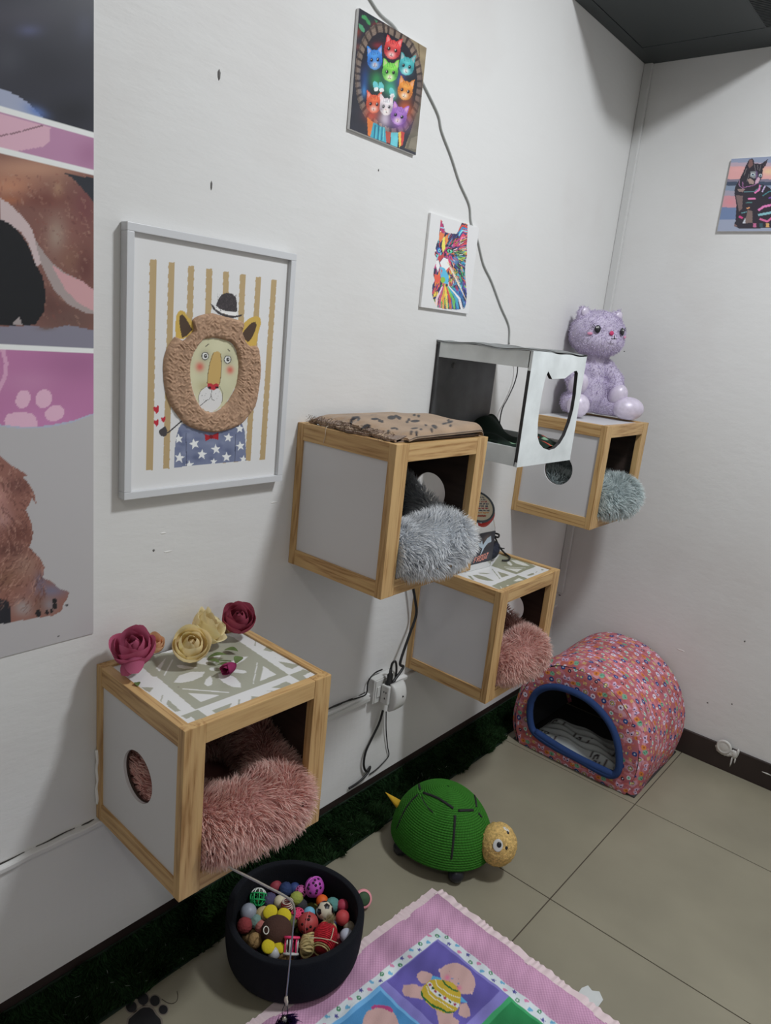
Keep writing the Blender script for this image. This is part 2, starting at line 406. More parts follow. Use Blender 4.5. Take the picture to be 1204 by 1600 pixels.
# ------------------------------------------------------------------ ceiling air conditioner
AC = mat('charcoal_panel', (0.030, 0.037, 0.038), .45)
ac = thing('air_conditioner', 'dark charcoal ceiling air conditioner unit in the top corner above the walls', 'air conditioner', (.25, -.29, 2.4435))
bm = box_bm(0.001, .50, -.58, -.001, 2.4475, 2.80); bm_mesh('housing', bm, AC, ac, local=False)
# underside panel with a groove: three plates
box('cover_plate', .0475, .425, -.58, -.1515, 2.4435, 2.4476, AC, ac, .0006, local=False)
for a in ((.001, .0445, -.58, -.001), (.0445, .50, -.1485, -.001), (.485, .50, -.58, -.1485), (.425, .430, -.58, -.1485)):
    box('edge_plate', a[0], a[1], a[2], a[3], 2.4435, 2.4476, AC, ac, .0006, local=False)
GR = mat('grille_black', (0.035, 0.04, 0.04), .5)
for k in range(40):
    y = -.575+k*.0107
    box('grille_slat', .430, .485, y, y+.0045, 2.4425, 2.4476, GR, ac, 0, local=False)

# ------------------------------------------------------------------ pet boxes of pine
def plate_hole(a0, a1, b0, b1, ca, cb, r, t0, t1, n=64):
    """plate in the x-z plane of thickness t0..t1 (y), with a round hole"""
    th = np.linspace(0, 2*PI, n, endpoint=False); ci, co = [], []
    for t in th:
        dx, dz = math.cos(t), math.sin(t); ci.append((ca+r*dx, cb+r*dz))
        k = min([(a1-ca)/dx if dx > 1e-9 else 1e9, (a0-ca)/dx if dx < -1e-9 else 1e9, (b1-cb)/dz if dz > 1e-9 else 1e9, (b0-cb)/dz if dz < -1e-9 else 1e9])
        co.append((ca+k*dx, cb+k*dz))
    for (x, z) in ((a0, b0), (a1, b0), (a1, b1), (a0, b1)):
        j = min(range(n), key=lambda q: (co[q][0]-x)**2+(co[q][1]-z)**2); co[j] = (x, z)
    V = [(x, t0, z) for x, z in ci]+[(x, t0, z) for x, z in co]+[(x, t1, z) for x, z in ci]+[(x, t1, z) for x, z in co]; F = []
    for i in range(n):
        j = (i+1) % n
        F += [(i, j, n+j, n+i), (2*n+i, 3*n+i, 3*n+j, 2*n+j), (i, 2*n+i, 2*n+j, j), (n+i, n+j, 3*n+j, 3*n+i)]
    return V, F
BW, BD, BH = .3529, .3003, .3452
def pet_box(y0, z0, label, w=BW, d=BD, h=BH, rz=0.0, near=False, far=False, top='tile', toppaint=None):
    t = thing('pet_box', label, 'pet box', (0, y0, z0), rz, 'pine framed cat boxes on the left wall')
    P, T = .044, .02
    for (xa, xb) in ((d-T, d), (.0005, T)):
        for (ya, yb) in ((0, P), (w-P, w)):
            box('post', xa, xb, ya, yb, 0, h, pine(2), t)
    for (za, zb) in ((h-.04, h-.0005), (.0005, .038)):
        box('front_rail', d-T+.0004, d-.0004, P, w-P, za, zb, pine(1), t)
        for (ya, yb) in ((0.0006, T), (w-T, w-.0006)):
            box('side_rail', T, d-T, ya, yb, za, zb, pine(0), t)
    zi0, zi1 = .038, h-.04
    for nearside, hole in ((True, near), (False, far)):
        ya, yb, yc = (.005, .0105, .015) if nearside else (w-.005, w-.0105, w-.015)
        if hole:
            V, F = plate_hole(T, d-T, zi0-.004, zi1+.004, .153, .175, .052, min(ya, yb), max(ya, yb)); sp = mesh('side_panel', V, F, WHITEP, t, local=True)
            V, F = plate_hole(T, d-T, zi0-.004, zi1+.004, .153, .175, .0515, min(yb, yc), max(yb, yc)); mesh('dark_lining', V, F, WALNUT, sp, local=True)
        else:
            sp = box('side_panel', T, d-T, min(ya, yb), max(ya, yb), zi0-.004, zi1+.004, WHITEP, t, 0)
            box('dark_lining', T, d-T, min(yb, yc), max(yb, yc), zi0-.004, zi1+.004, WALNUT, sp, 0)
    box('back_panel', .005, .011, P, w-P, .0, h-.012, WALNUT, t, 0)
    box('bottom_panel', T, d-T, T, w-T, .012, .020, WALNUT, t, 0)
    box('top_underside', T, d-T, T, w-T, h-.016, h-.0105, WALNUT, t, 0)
    # printed top board, let in between the rails
    fm = FRAME[t.name]; st = .0016
    V, F, X = panel_grid(2, h-.005, T, d-T, T, w-T, st)
    Vw = V @ np.array(fm)[:3, :3].T+np.array(fm)[:3, 3]
    c = Canvas(Vw[:, :2], (205, 206, 208), (205, 206, 208)); c.m = px_map(2, z0+h-.005, lambda p: np.atleast_2d(np.asarray(p, float)))
    if toppaint: toppaint(c)
    bmx = mesh('printed_top_board', V, F, PAINTG, t, local=True, col=c.albedo(.74))
    box('board_edge', T, d-T, T, w-T, h-.0104, h-.0056, WHITEPL, t, 0)
    return t
SAGE = (152, 153, 138)
def top_a(c):
    k = crop(200, 980, 3.7625); c.m = px_map(2, .76-.005, k); G = SAGE; Wt = (205, 206, 208)
    # large sage square with its corner crossing points
    c.poly([(-300, 600), (405, 485), (340, 545), (-300, 900)], Wt)
    c.poly([(145, 270), (395, 485), (945, 280), (620, 60), (500, 20), (250, 150)], G)
    c.poly([(0, 160), (250, 150), (180, 290), (145, 290)], G)
    # white star flower
    for (pts) in ([(268, 325), (300, 285), (370, 262), (452, 262), (435, 290), (380, 315), (310, 328)],
                  [(528, 272), (575, 272), (630, 295), (660, 330), (664, 356), (610, 350), (560, 325), (535, 300)],
                  [(285, 222), (320, 222), (415, 240), (330, 245), (295, 238)], [(575, 252), (640, 248), (690, 255), (697, 266), (680, 272), (630, 268)],
                  [(485, 284), (497, 315), (490, 340), (465, 348), (447, 335), (455, 310)], [(505, 210), (502, 170), (520, 152), (545, 158), (540, 180), (520, 205)],
                  [(405, 210), (440, 180), (462, 178), (470, 200), (465, 222), (430, 218)], [(575, 222), (620, 225), (680, 195), (706, 172), (670, 175), (600, 205)]):
        c.poly(pts, Wt)
    c.ell(497, 246, 20, 10, Wt)
    for a, b in (((212, 285), (262, 190)), ((760, 208), (735, 332)), ((318, 362), (592, 384))): c.line([a, b], 6, Wt)
    for p in ([(795, 228), (872, 280), (775, 316)], [(348, 386), (542, 400), (430, 440)], [(165, 240), (222, 180), (185, 262)]): c.poly(p, Wt)
    # outer field patches
    for p in ([(75, 352), (150, 355), (125, 385)], [(195, 440), (207, 398), (202, 398), (188, 430)], [(235, 425), (310, 492), (275, 498), (225, 455)],
              [(310, 520), (408, 485), (470, 530), (430, 560), (410, 558), (370, 527), (340, 540)],
              [(490, 490), (610, 445), (590, 485), (535, 522)], [(725, 405), (790, 410), (760, 422), (720, 430)], [(648, 425), (657, 425), (655, 465), (645, 465)],
              [(800, 372), (870, 376), (840, 378)], [(845, 355), (930, 318), (978, 345), (940, 362)],
              [(945, 281), (1030, 248), (1075, 262), (1030, 285), (1055, 305), (1020, 325)],
              [(880, 200), (1010, 222), (965, 245), (930, 235)], [(795, 135), (825, 100), (870, 135), (840, 145)], [(845, 178), (950, 188), (900, 184)]):
        c.poly(p, G)
    for a in ((648, 466, 656, 424), (745, 110, 754, 60)): c.line([a[:2], a[2:]], 7, G)
    c.ell(296, 352, 5, 3, (120, 110, 105))
def top_c(c):
    k = crop(730, 860, 8.027); c.m = px_map(2, .7767-.005, k); G = (138, 140, 118); Wt = (205, 206, 200)
    c.poly([(300, 195), (610, 300), (860, 200), (560, 60), (400, 60)], G)
    c.poly([(300, 445), (630, 310), (760, 355), (560, 460), (420, 500)], G)
    for p in ([(60, 310), (120, 305), (220, 330), (300, 365), (335, 382), (250, 380), (150, 360), (95, 335)], [(130, 280), (200, 280), (290, 290), (240, 297), (160, 292)],
              [(375, 262), (530, 310), (430, 340)], [(740, 310), (830, 280), (835, 300), (770, 322)], [(920, 235), (960, 240), (935, 255)], [(0, 315), (40, 318), (90, 375), (60, 370)]): c.poly(p, G)
    c.line([(308, 232), (408, 358)], 9, G); c.line([(855, 280), (875, 262)], 7, G)
    for p in ([(540, 120), (620, 125), (720, 160), (785, 197), (700, 190), (610, 165)], [(490, 130), (530, 140), (565, 180), (545, 192), (505, 170)],
              [(470, 225), (690, 232), (620, 272)], [(575, 385), (645, 345), (705, 372), (620, 388)], [(485, 440), (520, 430), (512, 448)]): c.poly(p, Wt)
    c.line([(460, 208), (730, 220)], 6, Wt); c.line([(410, 450), (430, 480)], 8, Wt)
boxA = pet_box(-2.0481, .4109, 'pine cat box lowest on the wall with roses on its patterned top', .3446, .3108, .3491, -.0321, near=True, toppaint=top_a)
boxB = pet_box(-1.5531, .8788, 'pine cat box with a brown paw print blanket folded on top', far=True)
boxC = pet_box(-1.0195, .4315, 'pine cat box with a plastic treat jar standing on its patterned top', far=True, toppaint=top_c)
boxD = pet_box(-.4959, .8795, 'pine cat box in the corner with the lavender plush cat sitting on it', near=True)
# white sealant run along the wall edge of the lowest box
pts = [(.006+.002*math.sin(i*1.7), -.0006, .035+.0125*i) for i in range(11)]
tube('white_sealant', pts, [.003, .0045, .0025, .004, .003, .0045], SCUFF, boxA, 6, 3, local=True)

# ------------------------------------------------------------------ grey white sprayed box
SPRAY = mat('patchy_white_spray_paint', (0.72, 0.76, 0.765), .42, var=.14, vscale=11, bump=.15, bscale=30)
SPRAYD = mat('patchy_grey_spray_paint', (0.088, 0.090, 0.095), .4, var=.55, vscale=9)
EDGE = mat('dark_board_edge', (0.035, 0.033, 0.035), .6)
EY0, EY1, EX, EZ0, EZ1 = -1.047, -.737, .3046, 1.137, 1.437
eb = thing('pet_box', 'white spray-painted open cat box with a curved cut-out front and green cloth', 'pet box', (0, EY0, EZ0))
L = dict(local=False)
def ebox(nm, *a, m=SPRAY, bev=.001): return box(nm, *a, m, eb, bev, local=False)
ebox('back_panel', .0005, .012, EY0, EY1-.004, EZ0+.005, EZ1-.002, m=SPRAYD)
ebox('bottom_board', .012, EX-.006, EY0+.006, EY1-.003, EZ0+.004, EZ0+.012)
for nm, za, zb in (('top_side_rail', EZ1-.044, EZ1-.001), ('bottom_side_rail', EZ0, EZ0+.050)):
    ebox(nm, .012, EX-.0065, EY0, EY0+.006, za, zb); ebox(nm, .012, EX-.0065, EY1-.006, EY1, za, zb)
ebox('corner_edge', EX-.0095, EX-.0006, EY0-.0006, EY0+.0066, EZ0+.012, EZ1-.050, m=EDGE, bev=.0005)
ebox('wall_edge', .0005, .007, EY0-.0006, EY0+.001, EZ0+.05, EZ1-.01, m=EDGE, bev=.0002)
# wavy thin top sheet
xs = np.linspace(0, EX, 24); ys = np.linspace(EY0-.003, EY1+.002, 26); A, B = np.meshgrid(xs, ys, indexing='ij')
Zt = EZ1+.003+.0028*np.sin(A*38+B*9)+.0015*np.sin(B*50)
Vt = np.stack([A, B, Zt], -1).reshape(-1, 3); Vb = Vt-[0, 0, .004]; ft = grid_faces(24, 26); nb = len(Vt)
side = []
idx = np.arange(nb).reshape(24, 26); ring = list(idx[:, 0])+list(idx[-1, 1:])+list(idx[-2::-1, -1])+list(idx[0, -2:0:-1])
for i in range(len(ring)): a, b = ring[i], ring[(i+1) % len(ring)]; side.append((a, b, b+nb, a+nb))
mesh('top_sheet', np.vstack([Vt, Vb]), np.vstack([ft, ft[:, ::-1]+nb, np.array(side)]), mat('grey_painted_sheet', (.20, .21, .21), .5, var=.35, vscale=20), eb, True)
# front panel with the cut-out (y,z outline)
hole = [(-.953, 1.3878), (-.925, 1.368), (-.8513, 1.3708), (-.835, 1.378), (-.800, 1.392), (-.786, 1.393), (-.777, 1.386), (-.7686, 1.325), (-.7686, 1.2827), (-.778, 1.245), (-.7952, 1.2096), (-.818, 1.187), (-.845, 1.175), (-.8794, 1.1719), (-.915, 1.180), (-.940, 1.193), (-.9582, 1.2135), (-.968, 1.25), (-.9705, 1.2864), (-.9700, 1.320), (-.9669, 1.354), (-.962, 1.376)]
hole = [(y, z) for y, z in hole][::-1]
def curve_plate(outer, inner, x0, x1):
    """polygon with a hole extruded in x, triangulated"""
    bm = bmesh.new(); rings = []
    for pts in (outer, inner):
        vs = [bm.verts.new((x1, y, z)) for y, z in pts]; rings.append([bm.edges.new((vs[i], vs[(i+1) % len(vs)])) for i in range(len(vs))])
    bmesh.ops.triangle_fill(bm, use_beauty=True, edges=rings[0]+rings[1])
    r = bmesh.ops.extrude_face_region(bm, geom=list(bm.faces)); vs = [e for e in r['geom'] if isinstance(e, bmesh.types.BMVert)]
    for v in vs: v.co.x = x0
    return bm
outer = [(EY0, EZ0-.001), (EY1, EZ0-.003), (EY1, EZ1), (EY0, EZ1)]
fp = bm_mesh('front_panel', curve_plate(outer, hole, EX-.010, EX), SPRAY, eb, local=False)
hp = np.array([(EX-.003, y, z) for y, z in hole]+[(EX-.003,)+hole[0]]); 
V, F = [], []
for i in range(len(hole)):
    a, b = np.array(hole[i]), np.array(hole[(i+1) % len(hole)])
H = np.array(hole); Hc = H.mean(0); Hi = Hc+(H-Hc)*.994; nH = len(H)
V = [(EX-.0004, y, z) for y, z in H]+[(EX-.0004, y, z) for y, z in Hi]+[(EX-.0102, y, z) for y, z in H]+[(EX-.0102, y, z) for y, z in Hi]
F = []
for i in range(nH):
    j = (i+1) % nH; F += [(i, j, nH+j, nH+i), (2*nH+i, 3*nH+i, 3*nH+j, 2*nH+j), (nH+i, nH+j, 3*nH+j, 3*nH+i)]
mesh('cut_out_edge', V, F, EDGE, fp)
Vv, Ff = lathe_np([(0, .002), (.006, .002), (.0075, 0)], 16)
mesh('screw', xf(Vv, rot_to((1, 0, 0)), on1(0, .0125, 708, 571)), Ff, mat('grey_screw', (.12, .12, .12), .4), eb)
# green cloth inside
def cloth_grid(x0, x1, y0, y1, n1, n2, zf):
    A, B = np.meshgrid(np.linspace(x0, x1, n1), np.linspace(y0, y1, n2), indexing='ij'); return np.stack([A, B, zf(A, B)], -1).reshape(-1, 3), grid_faces(n1, n2)
def zc(A, B):
    q = (B-EY0)/(EY1-EY0)
    return EZ0+.018+.030*np.exp(-((A-.02)/.05)**2)*(.4+1.2*q)+.010*np.sin(A*40+B*25)+.008*np.sin(B*60-A*14)+.018*np.clip(q-.3, 0, 1)+.012
V, F = cloth_grid(.014, EX-.009, EY0+.009, EY1-.008, 60, 60, zc)
c = Canvas(V[:, :2], (22, 34, 28), (178, 180, 182))
c.m = lambda p: np.atleast_2d(np.asarray(p, float))
for k in range(40):
    x, y = RNG.uniform(.16, .30), RNG.uniform(-1.04, -.75)
    c.ell(x, y, .012*RNG.uniform(.5, 1.4), .008, [(60, 110, 75), (90, 150, 110), (170, 55, 40), (35, 60, 45), (120, 160, 130)][k % 5], RNG.uniform(0, 180), a=.8)
c.poly([(.25, -.85), (.30, -.86), (.30, -.80), (.26, -.80)], (165, 50, 35))
tag(mesh('cloth', V, F, PAINTF, None, True, loc=(.15, -.89, EZ0+.015), col=c.albedo()), 'dark green rumpled cloth with red and light green print inside the white box', 'cloth')

# ------------------------------------------------------------------ fluffy donut beds
def pet_bed(bx, C, R1, R2, r, label, root, tip, n, length=.036, width=.0019, rear=.06, inner_dark=.55, w=BW, d=BD, h=BH, comb=None, grav=.55):
    """bx: box thing; C: centre in the box frame"""
    fm = FRAME[bx.name]; A = np.array(fm)
    wc = A[:3, :3] @ np.array(C)+A[:3, 3]
    t = thing('pet_bed', label, 'pet bed', (wc[0], wc[1], (A[:3, :3] @ np.array((C[0], C[1], .022))+A[:3, 3])[2]), bx.rotation_euler[2], 'fluffy donut beds in the wall boxes')
    def tor(u, v, rr):
        cu, su, cv, sv = np.cos(u), np.sin(u), np.cos(v), np.sin(v); cu0, su0 = cu, su; cu = np.sign(cu)*np.abs(cu)**.72; su = np.sign(su)*np.abs(su)**.72
        rk = rr*(1+.05*np.sin(3*u+1)+.04*np.sin(5*u))*(1+.18*np.clip(cu0, 0, 1))
        P = np.stack([C[0]+(R1+rk*cv)*cu, C[1]+(R2+rk*cv)*su, C[2]+rk*sv*1.0], -1)
        N = np.stack([cv*cu0, cv*su0, sv], -1)
        k = np.clip((C[0]+.02-P[..., 0])/R1, -.25, 1.5); P[..., 2] += rear*k
        return P, N
    lo = np.array([.013, .018, .023]); hi = np.array([9, w-.018, h-.02])
    def clampl(P):
        inside = P[:, 0] < d+.0005
        Q = np.clip(P, lo, hi); 
        Q[:, 0] = np.where(P[:, 0] < .013, .013, P[:, 0])
        edge = P[:, 0] > d-.002   # outside the front: only the sill matters
        Q[edge] = P[edge]; yc = np.clip(P[:, 1], .046, w-.046)
        post = (P[:, 0] > d-.021) & (P[:, 0] < d+.0025)
        Q[post, 1] = yc[post]; le = P[:, 0] > d-.02; Q[le, 1] = np.clip(Q[le, 1], .0455, w-.024); Q[post, 2] = np.maximum(Q[post, 2], .040)
        return Q
    def toW(P): return P @ A[:3, :3].T+A[:3, 3]
    def clampw(P):
        L_ = (P-A[:3, 3]) @ A[:3, :3]; return toW(clampl(L_))
    nu, nv = 56, 20; U, Vv = np.meshgrid(np.linspace(0, 2*PI, nu, endpoint=False), np.linspace(0, 2*PI, nv, endpoint=False), indexing='ij')
    P, N = tor(U.ravel(), Vv.ravel(), r*.88)
    rc, tc = np.array(root), np.array(tip)
    m_ = mat('bed_fabric_%d' % int(1000*tc[0]+100*tc[2]), tuple(rc*.6), .95, spec=0.0)
    cu = mesh('cushion_rim', toW(clampl(P)), grid_faces(nu, nv, True, True), m_, t, True)
    Vd, Fd = ico((0, 0, 0), 1, 3); Vd = Vd*np.array([R1*1.02, R2*1.02, r*.5])+np.array([C[0], C[1], .05]); Vd[:, 2] += np.clip((C[0]-Vd[:, 0])/R1, -.8, 1.4)*rear*.35; Vd[:, 2] = np.maximum(Vd[:, 2], .0225)
    mesh('cushion_pad', toW(Vd), Fd, m_, t, True)
    u = RNG.uniform(0, 2*PI, n); v = RNG.uniform(0, 2*PI, n)
    keep = RNG.random(n) < (R1+r*np.cos(v))/(R1+r); u, v = u[keep], v[keep]
    P, N = tor(u, v, r); P = clampl(P)
    hid = (P[:, 0] < .03) | (P[:, 2] < .028); P, N, u, v = P[~hid], N[~hid], u[~hid], v[~hid]
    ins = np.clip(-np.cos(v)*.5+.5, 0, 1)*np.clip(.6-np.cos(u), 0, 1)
    k = (1-(1-inner_dark)*np.clip(ins*1.3, 0, 1))[:, None]  # box shade painted into the hollow's fur, plus the grey bed's darker inside
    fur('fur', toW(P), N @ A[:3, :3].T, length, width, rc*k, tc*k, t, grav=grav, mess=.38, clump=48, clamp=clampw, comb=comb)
    return t
pk_r, pk_t = lin((214, 156, 148)), lin((254, 224, 214))
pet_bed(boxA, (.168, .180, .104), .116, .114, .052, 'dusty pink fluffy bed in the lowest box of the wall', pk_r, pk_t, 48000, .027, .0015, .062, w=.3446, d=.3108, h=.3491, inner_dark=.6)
pet_bed(boxB, (.166, .184, .108), .116, .116, .054, 'light grey fluffy bed with shaded dark-grey hollow in the box under the paw print blanket', lin((190, 195, 202)), lin((253, 254, 255)), 44000, .025, .0014, .070, inner_dark=.22)
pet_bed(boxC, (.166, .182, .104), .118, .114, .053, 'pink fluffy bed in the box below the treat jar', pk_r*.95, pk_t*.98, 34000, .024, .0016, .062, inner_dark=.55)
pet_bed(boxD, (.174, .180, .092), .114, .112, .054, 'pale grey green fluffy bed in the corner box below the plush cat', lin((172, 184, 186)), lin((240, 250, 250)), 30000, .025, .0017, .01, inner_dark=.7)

# small ball seen in the hole of box C
bl = thing('toy_ball', 'white toy ball with a blue stripe inside the box below the jar', 'ball', (.13, -.735, .60))
Vv, Ff = ico((.135, -.745, .622), .028, 3); mesh('ball_shell', Vv, Ff, mat('ball_white', (.6, .66, .74), .4), bl, True)
Vv, Ff = tube_np(np.array([(.135+.0286*math.cos(a), -.745+.0286*math.sin(a), .622) for a in np.linspace(0, 2*PI, 40, endpoint=False)]), .0022, 6, True)
mesh('blue_stripe', Vv, Ff, mat('ball_blue', (.03, .15, .3), .4), bl, True)

# ------------------------------------------------------------------ folded paw print blanket on box B
ZB = .8788+BH
tb = thing('folded_blanket', 'brown fleece blanket with black paw prints folded on top of a box', 'blanket', (.15, -1.38, ZB))
def layer(k, nl=4):
    nx, ny = 110, 120
    xs = np.linspace(.012+.006*k, .3003-(.003 if k == 3 else .016), nx); A, Q = np.meshgrid(xs, np.linspace(0, 1, ny), indexing='ij')
    rag = .004*np.sin(A*70+k*2)+.006*np.sin(A*33+k*1.3)+.003*np.sin(A*190+k)
    y0 = -1.553+.003+.006*k+rag+.012; y1 = -1.553+BW-.010-.003*k-.02*np.clip((.12-A)/.12, 0, 1)
    B = y0+(y1-y0)*Q
    ridge = .006*np.exp(-((A-.09-.05*Q)/.05)**2)+.004*np.sin(A*36+k*.8)*np.exp(-Q*3)
    base = ZB+.0015+k*(.0052+.0048*np.clip(Q, 0, 1)*np.clip(A/.3, 0, 1)+ridge*.35)
    sag = .010*np.exp(-((Q)/.06)**2)*(k*.35)
    front = np.clip((A-.270)/.0263, 0, 1); roll = (1-np.sqrt(np.clip(1-front**2, 0, 1)))
    Z = base-sag; Z = Z-roll*(Z-ZB-.001)*(.92-.12*k)
    back = np.clip((Q-.95)/.05, 0, 1); Z = Z-(1-np.sqrt(np.clip(1-back**2, 0, 1)))*(Z-ZB-.001)*.9
    T = np.stack([A, B, Z+.0035], -1).reshape(-1, 3); Bm = np.stack([A, B, np.maximum(Z-.0006, ZB+.0008)], -1).reshape(-1, 3)
    f = grid_faces(nx, ny); idx = np.arange(nx*ny).reshape(nx, ny)
    ring = list(idx[:, 0])+list(idx[-1, 1:])+list(idx[-2::-1, -1])+list(idx[0, -2:0:-1]); n_ = nx*ny
    s = [(ring[i], ring[(i+1) % len(ring)], ring[(i+1) % len(ring)]+n_, ring[i]+n_) for i in range(len(ring))]
    return np.vstack([T, Bm]), np.vstack([f, f[:, ::-1]+n_, np.array(s)]), n_
FLEECE = mat('brown_fleece', attr=True, rough=.95, spec=.1, bump=.5, bscale=260, sheen=.3)
for k in range(4):
    V, F, n_ = layer(k); base = (136, 112, 88) if k in (1, 3) else (108, 88, 74)
    c = Canvas(V[:, :2], base, (190, 190, 188)); c.noise(.05, 60)
    if k == 3:
        kp = crop(580, 640, 6.02); c.m = px_map(2, ZB+.022, kp); D = (34, 30, 32)
        def paw(x, y, s, toes, rx=38, ry=12, rot=0):
            c.ell(x, y, rx*s, ry*s, D, rot)
            for a, b in toes: c.ell(x+a, y+b, 15*s, 6*s+3, D, rot)
        paw(188, 100, 1.1, [(40, -10), (60, 0), (75, 5)]); paw(410, 125, 1.0, [(-75, 4), (-60, -10), (30, -30), (-10, -38)], 45, 9)
        paw(590, 175, .9, [(-25, 20), (-2, 42), (20, 45), (-80, -15)], 32, 16, 20); paw(735, 145, .9, [(-60, 12), (-15, -15), (5, 30), (-40, 10)], 32, 12, -10)
        paw(862, 252, 1.1, [(25, -48), (65, -38), (75, -8)], 40, 24, -20); paw(375, 285, .9, [(-50, -22)], 30, 16); paw(405, 178, .9, [(-30, 25), (20, 30), (60, 12)], 40, 8)
        paw(210, 165, .8, [(-50, 12), (30, 8)], 36, 8); paw(30, 108, 1, [(45, 10), (70, 16)], 38, 8); paw(30, 70, .7, [(-30, 3)], 30, 6)
        paw(-150, 90, 1, [(-40, 10), (30, 12)], 40, 8); paw(-60, 140, 1, [(-40, 8), (40, 4)], 40, 9); paw(-260, 110, .9, [(30, 6)], 40, 7)
    m2 = mesh('blanket_layer', V, F, FLEECE, tb, True, col=c.albedo(.78))
# frayed pale edge threads
P = []; 
for i in range(420):
    x = RNG.uniform(.015, .285); P.append((x, -1.5425+.004*math.sin(x*70)+RNG.uniform(-.003, .003), ZB+.004+RNG.uniform(0, .018)))
P = np.array(P); fur('frayed_edge', P, np.tile([0.1, -1, .05], (len(P), 1)), .012, .0012, lin((90, 72, 60)), lin((170, 150, 130)), tb, grav=.7, mess=.7, clump=200)
tube('loose_thread', [(.095, -1.549, ZB+.006), (.094, -1.5545, ZB+.001), (.093, -1.5548, ZB-.02), (.089, -1.5546, ZB-.034)], .0007, mat('pale_thread', (.6, .5, .38), .8), tb, 5, 4)

# ------------------------------------------------------------------ grass mat
gm = thing('grass_mat', 'strip of dark green artificial grass along the foot of the left wall', 'grass mat', (.06, -1.5, 0))
box('mat_backing', .0125, .0165, -3.1, -.02, 0, .072, mat('mat_backing', (0.008, 0.02, 0.010), .9), gm, .001, local=False)
box('mat_backing', .0165, .094, -.50, -.02, 0, .004, MATS['mat_backing'], gm, .001, local=False)
box('mat_backing', .0165, .112, -3.1, -.50, 0, .004, mat('mat_backing', (0.006, 0.014, 0.008), .9), gm, .001, local=False)
n = 66000
P = np.stack([RNG.uniform(.014, .112, n)+0, -.03-2.75*RNG.random(n)**1.0, np.full(n, .004)], -1); P = P[~((P[:, 1] > -.47) & (P[:, 0] > .088))]; n = len(P); P[:, 0] += .006*np.sin(P[:, 1]*40)*(P[:, 0] > .1)
gg = np.array([0.021, 0.050, 0.020]); tcol = gg*RNG.uniform(.5, 2.0, n)[:, None]+np.array([.006, .004, 0])*RNG.random(n)[:, None]
def gclamp(Q): Q[:, 0] = np.maximum(Q[:, 0], .0135); Q[:, 2] = np.maximum(Q[:, 2], .003); return Q
fur('grass_blades', P, np.tile([0, 0, 1.], (n, 1)), .019, .0020, tcol*.6, tcol, gm, grav=.4, mess=.6, clump=60, clamp=gclamp)
n = 60
P = np.stack([RNG.uniform(.03, .11, n), RNG.uniform(-2.2, -.8, n), np.full(n, .022)], -1)
fur('lint', P, np.tile([.2, 0, .6], (n, 1)), .012, .0008, lin((120, 130, 120)), lin((190, 200, 190)), gm, grav=.2, mess=1.0, clump=300)

m_ = 42000; Pw = np.stack([np.full(m_, .0165), -.03-2.75*RNG.random(m_), .004+.066*RNG.random(m_)**.9], -1); tw_ = gg*RNG.uniform(.5, 2.0, m_)[:, None]
fur('grass_blades', Pw, np.tile([1, 0, .35], (m_, 1)), .017, .0020, tw_*.6, tw_, gm, grav=.6, mess=.6, clump=60, clamp=gclamp)
# ------------------------------------------------------------------ paw sticker on the floor
ps = thing('floor_sticker', 'black paw print sticker on the floor at the bottom left', 'sticker', (*on1(2, 0, 225, 1590)[:2], 0))
k = crop(160, 1540, 6.689)
def flat(name, pts, z0, z1, m, par):
    P = on(2, z1, k(pts))[:, :2]; n_ = len(P)
    V = [(x, y, z0) for x, y in P]+[(x, y, z1) for x, y in P]
    F = [tuple(range(n_))[::-1], tuple(range(n_, 2*n_))]+[(i, (i+1) % n_, (i+1) % n_+n_, i+n_) for i in range(n_)]
    return mesh(name, V, F, m, par)
SB = mat('sticker_black', (.012, .012, .014), .5); SH = mat('sticker_rim', (.20, .17, .14), .6)
def el(cx, cy, rx, ry, n=26): return [(cx+rx*math.cos(a), cy+ry*math.sin(a)) for a in np.linspace(0, 2*PI, n, endpoint=False)]
pad = [(268, 400), (275, 352), (320, 310), (395, 245), (430, 228), (490, 228), (525, 250), (560, 305), (605, 350), (615, 400), (590, 520), (480, 560), (380, 545), (290, 500)]
cx, cy = 440, 390
flat('pad_rim', [(cx+(x-cx)*1.12, cy+(y-cy)*1.16) for x, y in pad], 0, .0004, SH, ps); flat('pad', pad, .0004, .0009, SB, ps)
for (x, y, a, b) in ((302, 220, 56, 58), (424, 138, 56, 62), (548, 157, 51, 55), (635, 250, 46, 47)):
    flat('toe_rim', el(x, y, a*1.25, b*1.25), 0, .0004, SH, ps); flat('toe', el(x, y, a, b), .0004, .0009, SB, ps)
pts = [on1(2, .0012, *q) for q in (k([(780, 60)])[0], k([(788, 110)])[0], k([(775, 160)])[0], k([(735, 185)])[0], k([(680, 178)])[0], k([(620, 140)])[0])]
tag(tube('hair_strand', pts, .0006, mat('dark_hair', (.05, .035, .025), .6), None, 5, 5, loc=tuple(pts[0])), 'thin dark hair curl lying beside the paw sticker', 'hair')

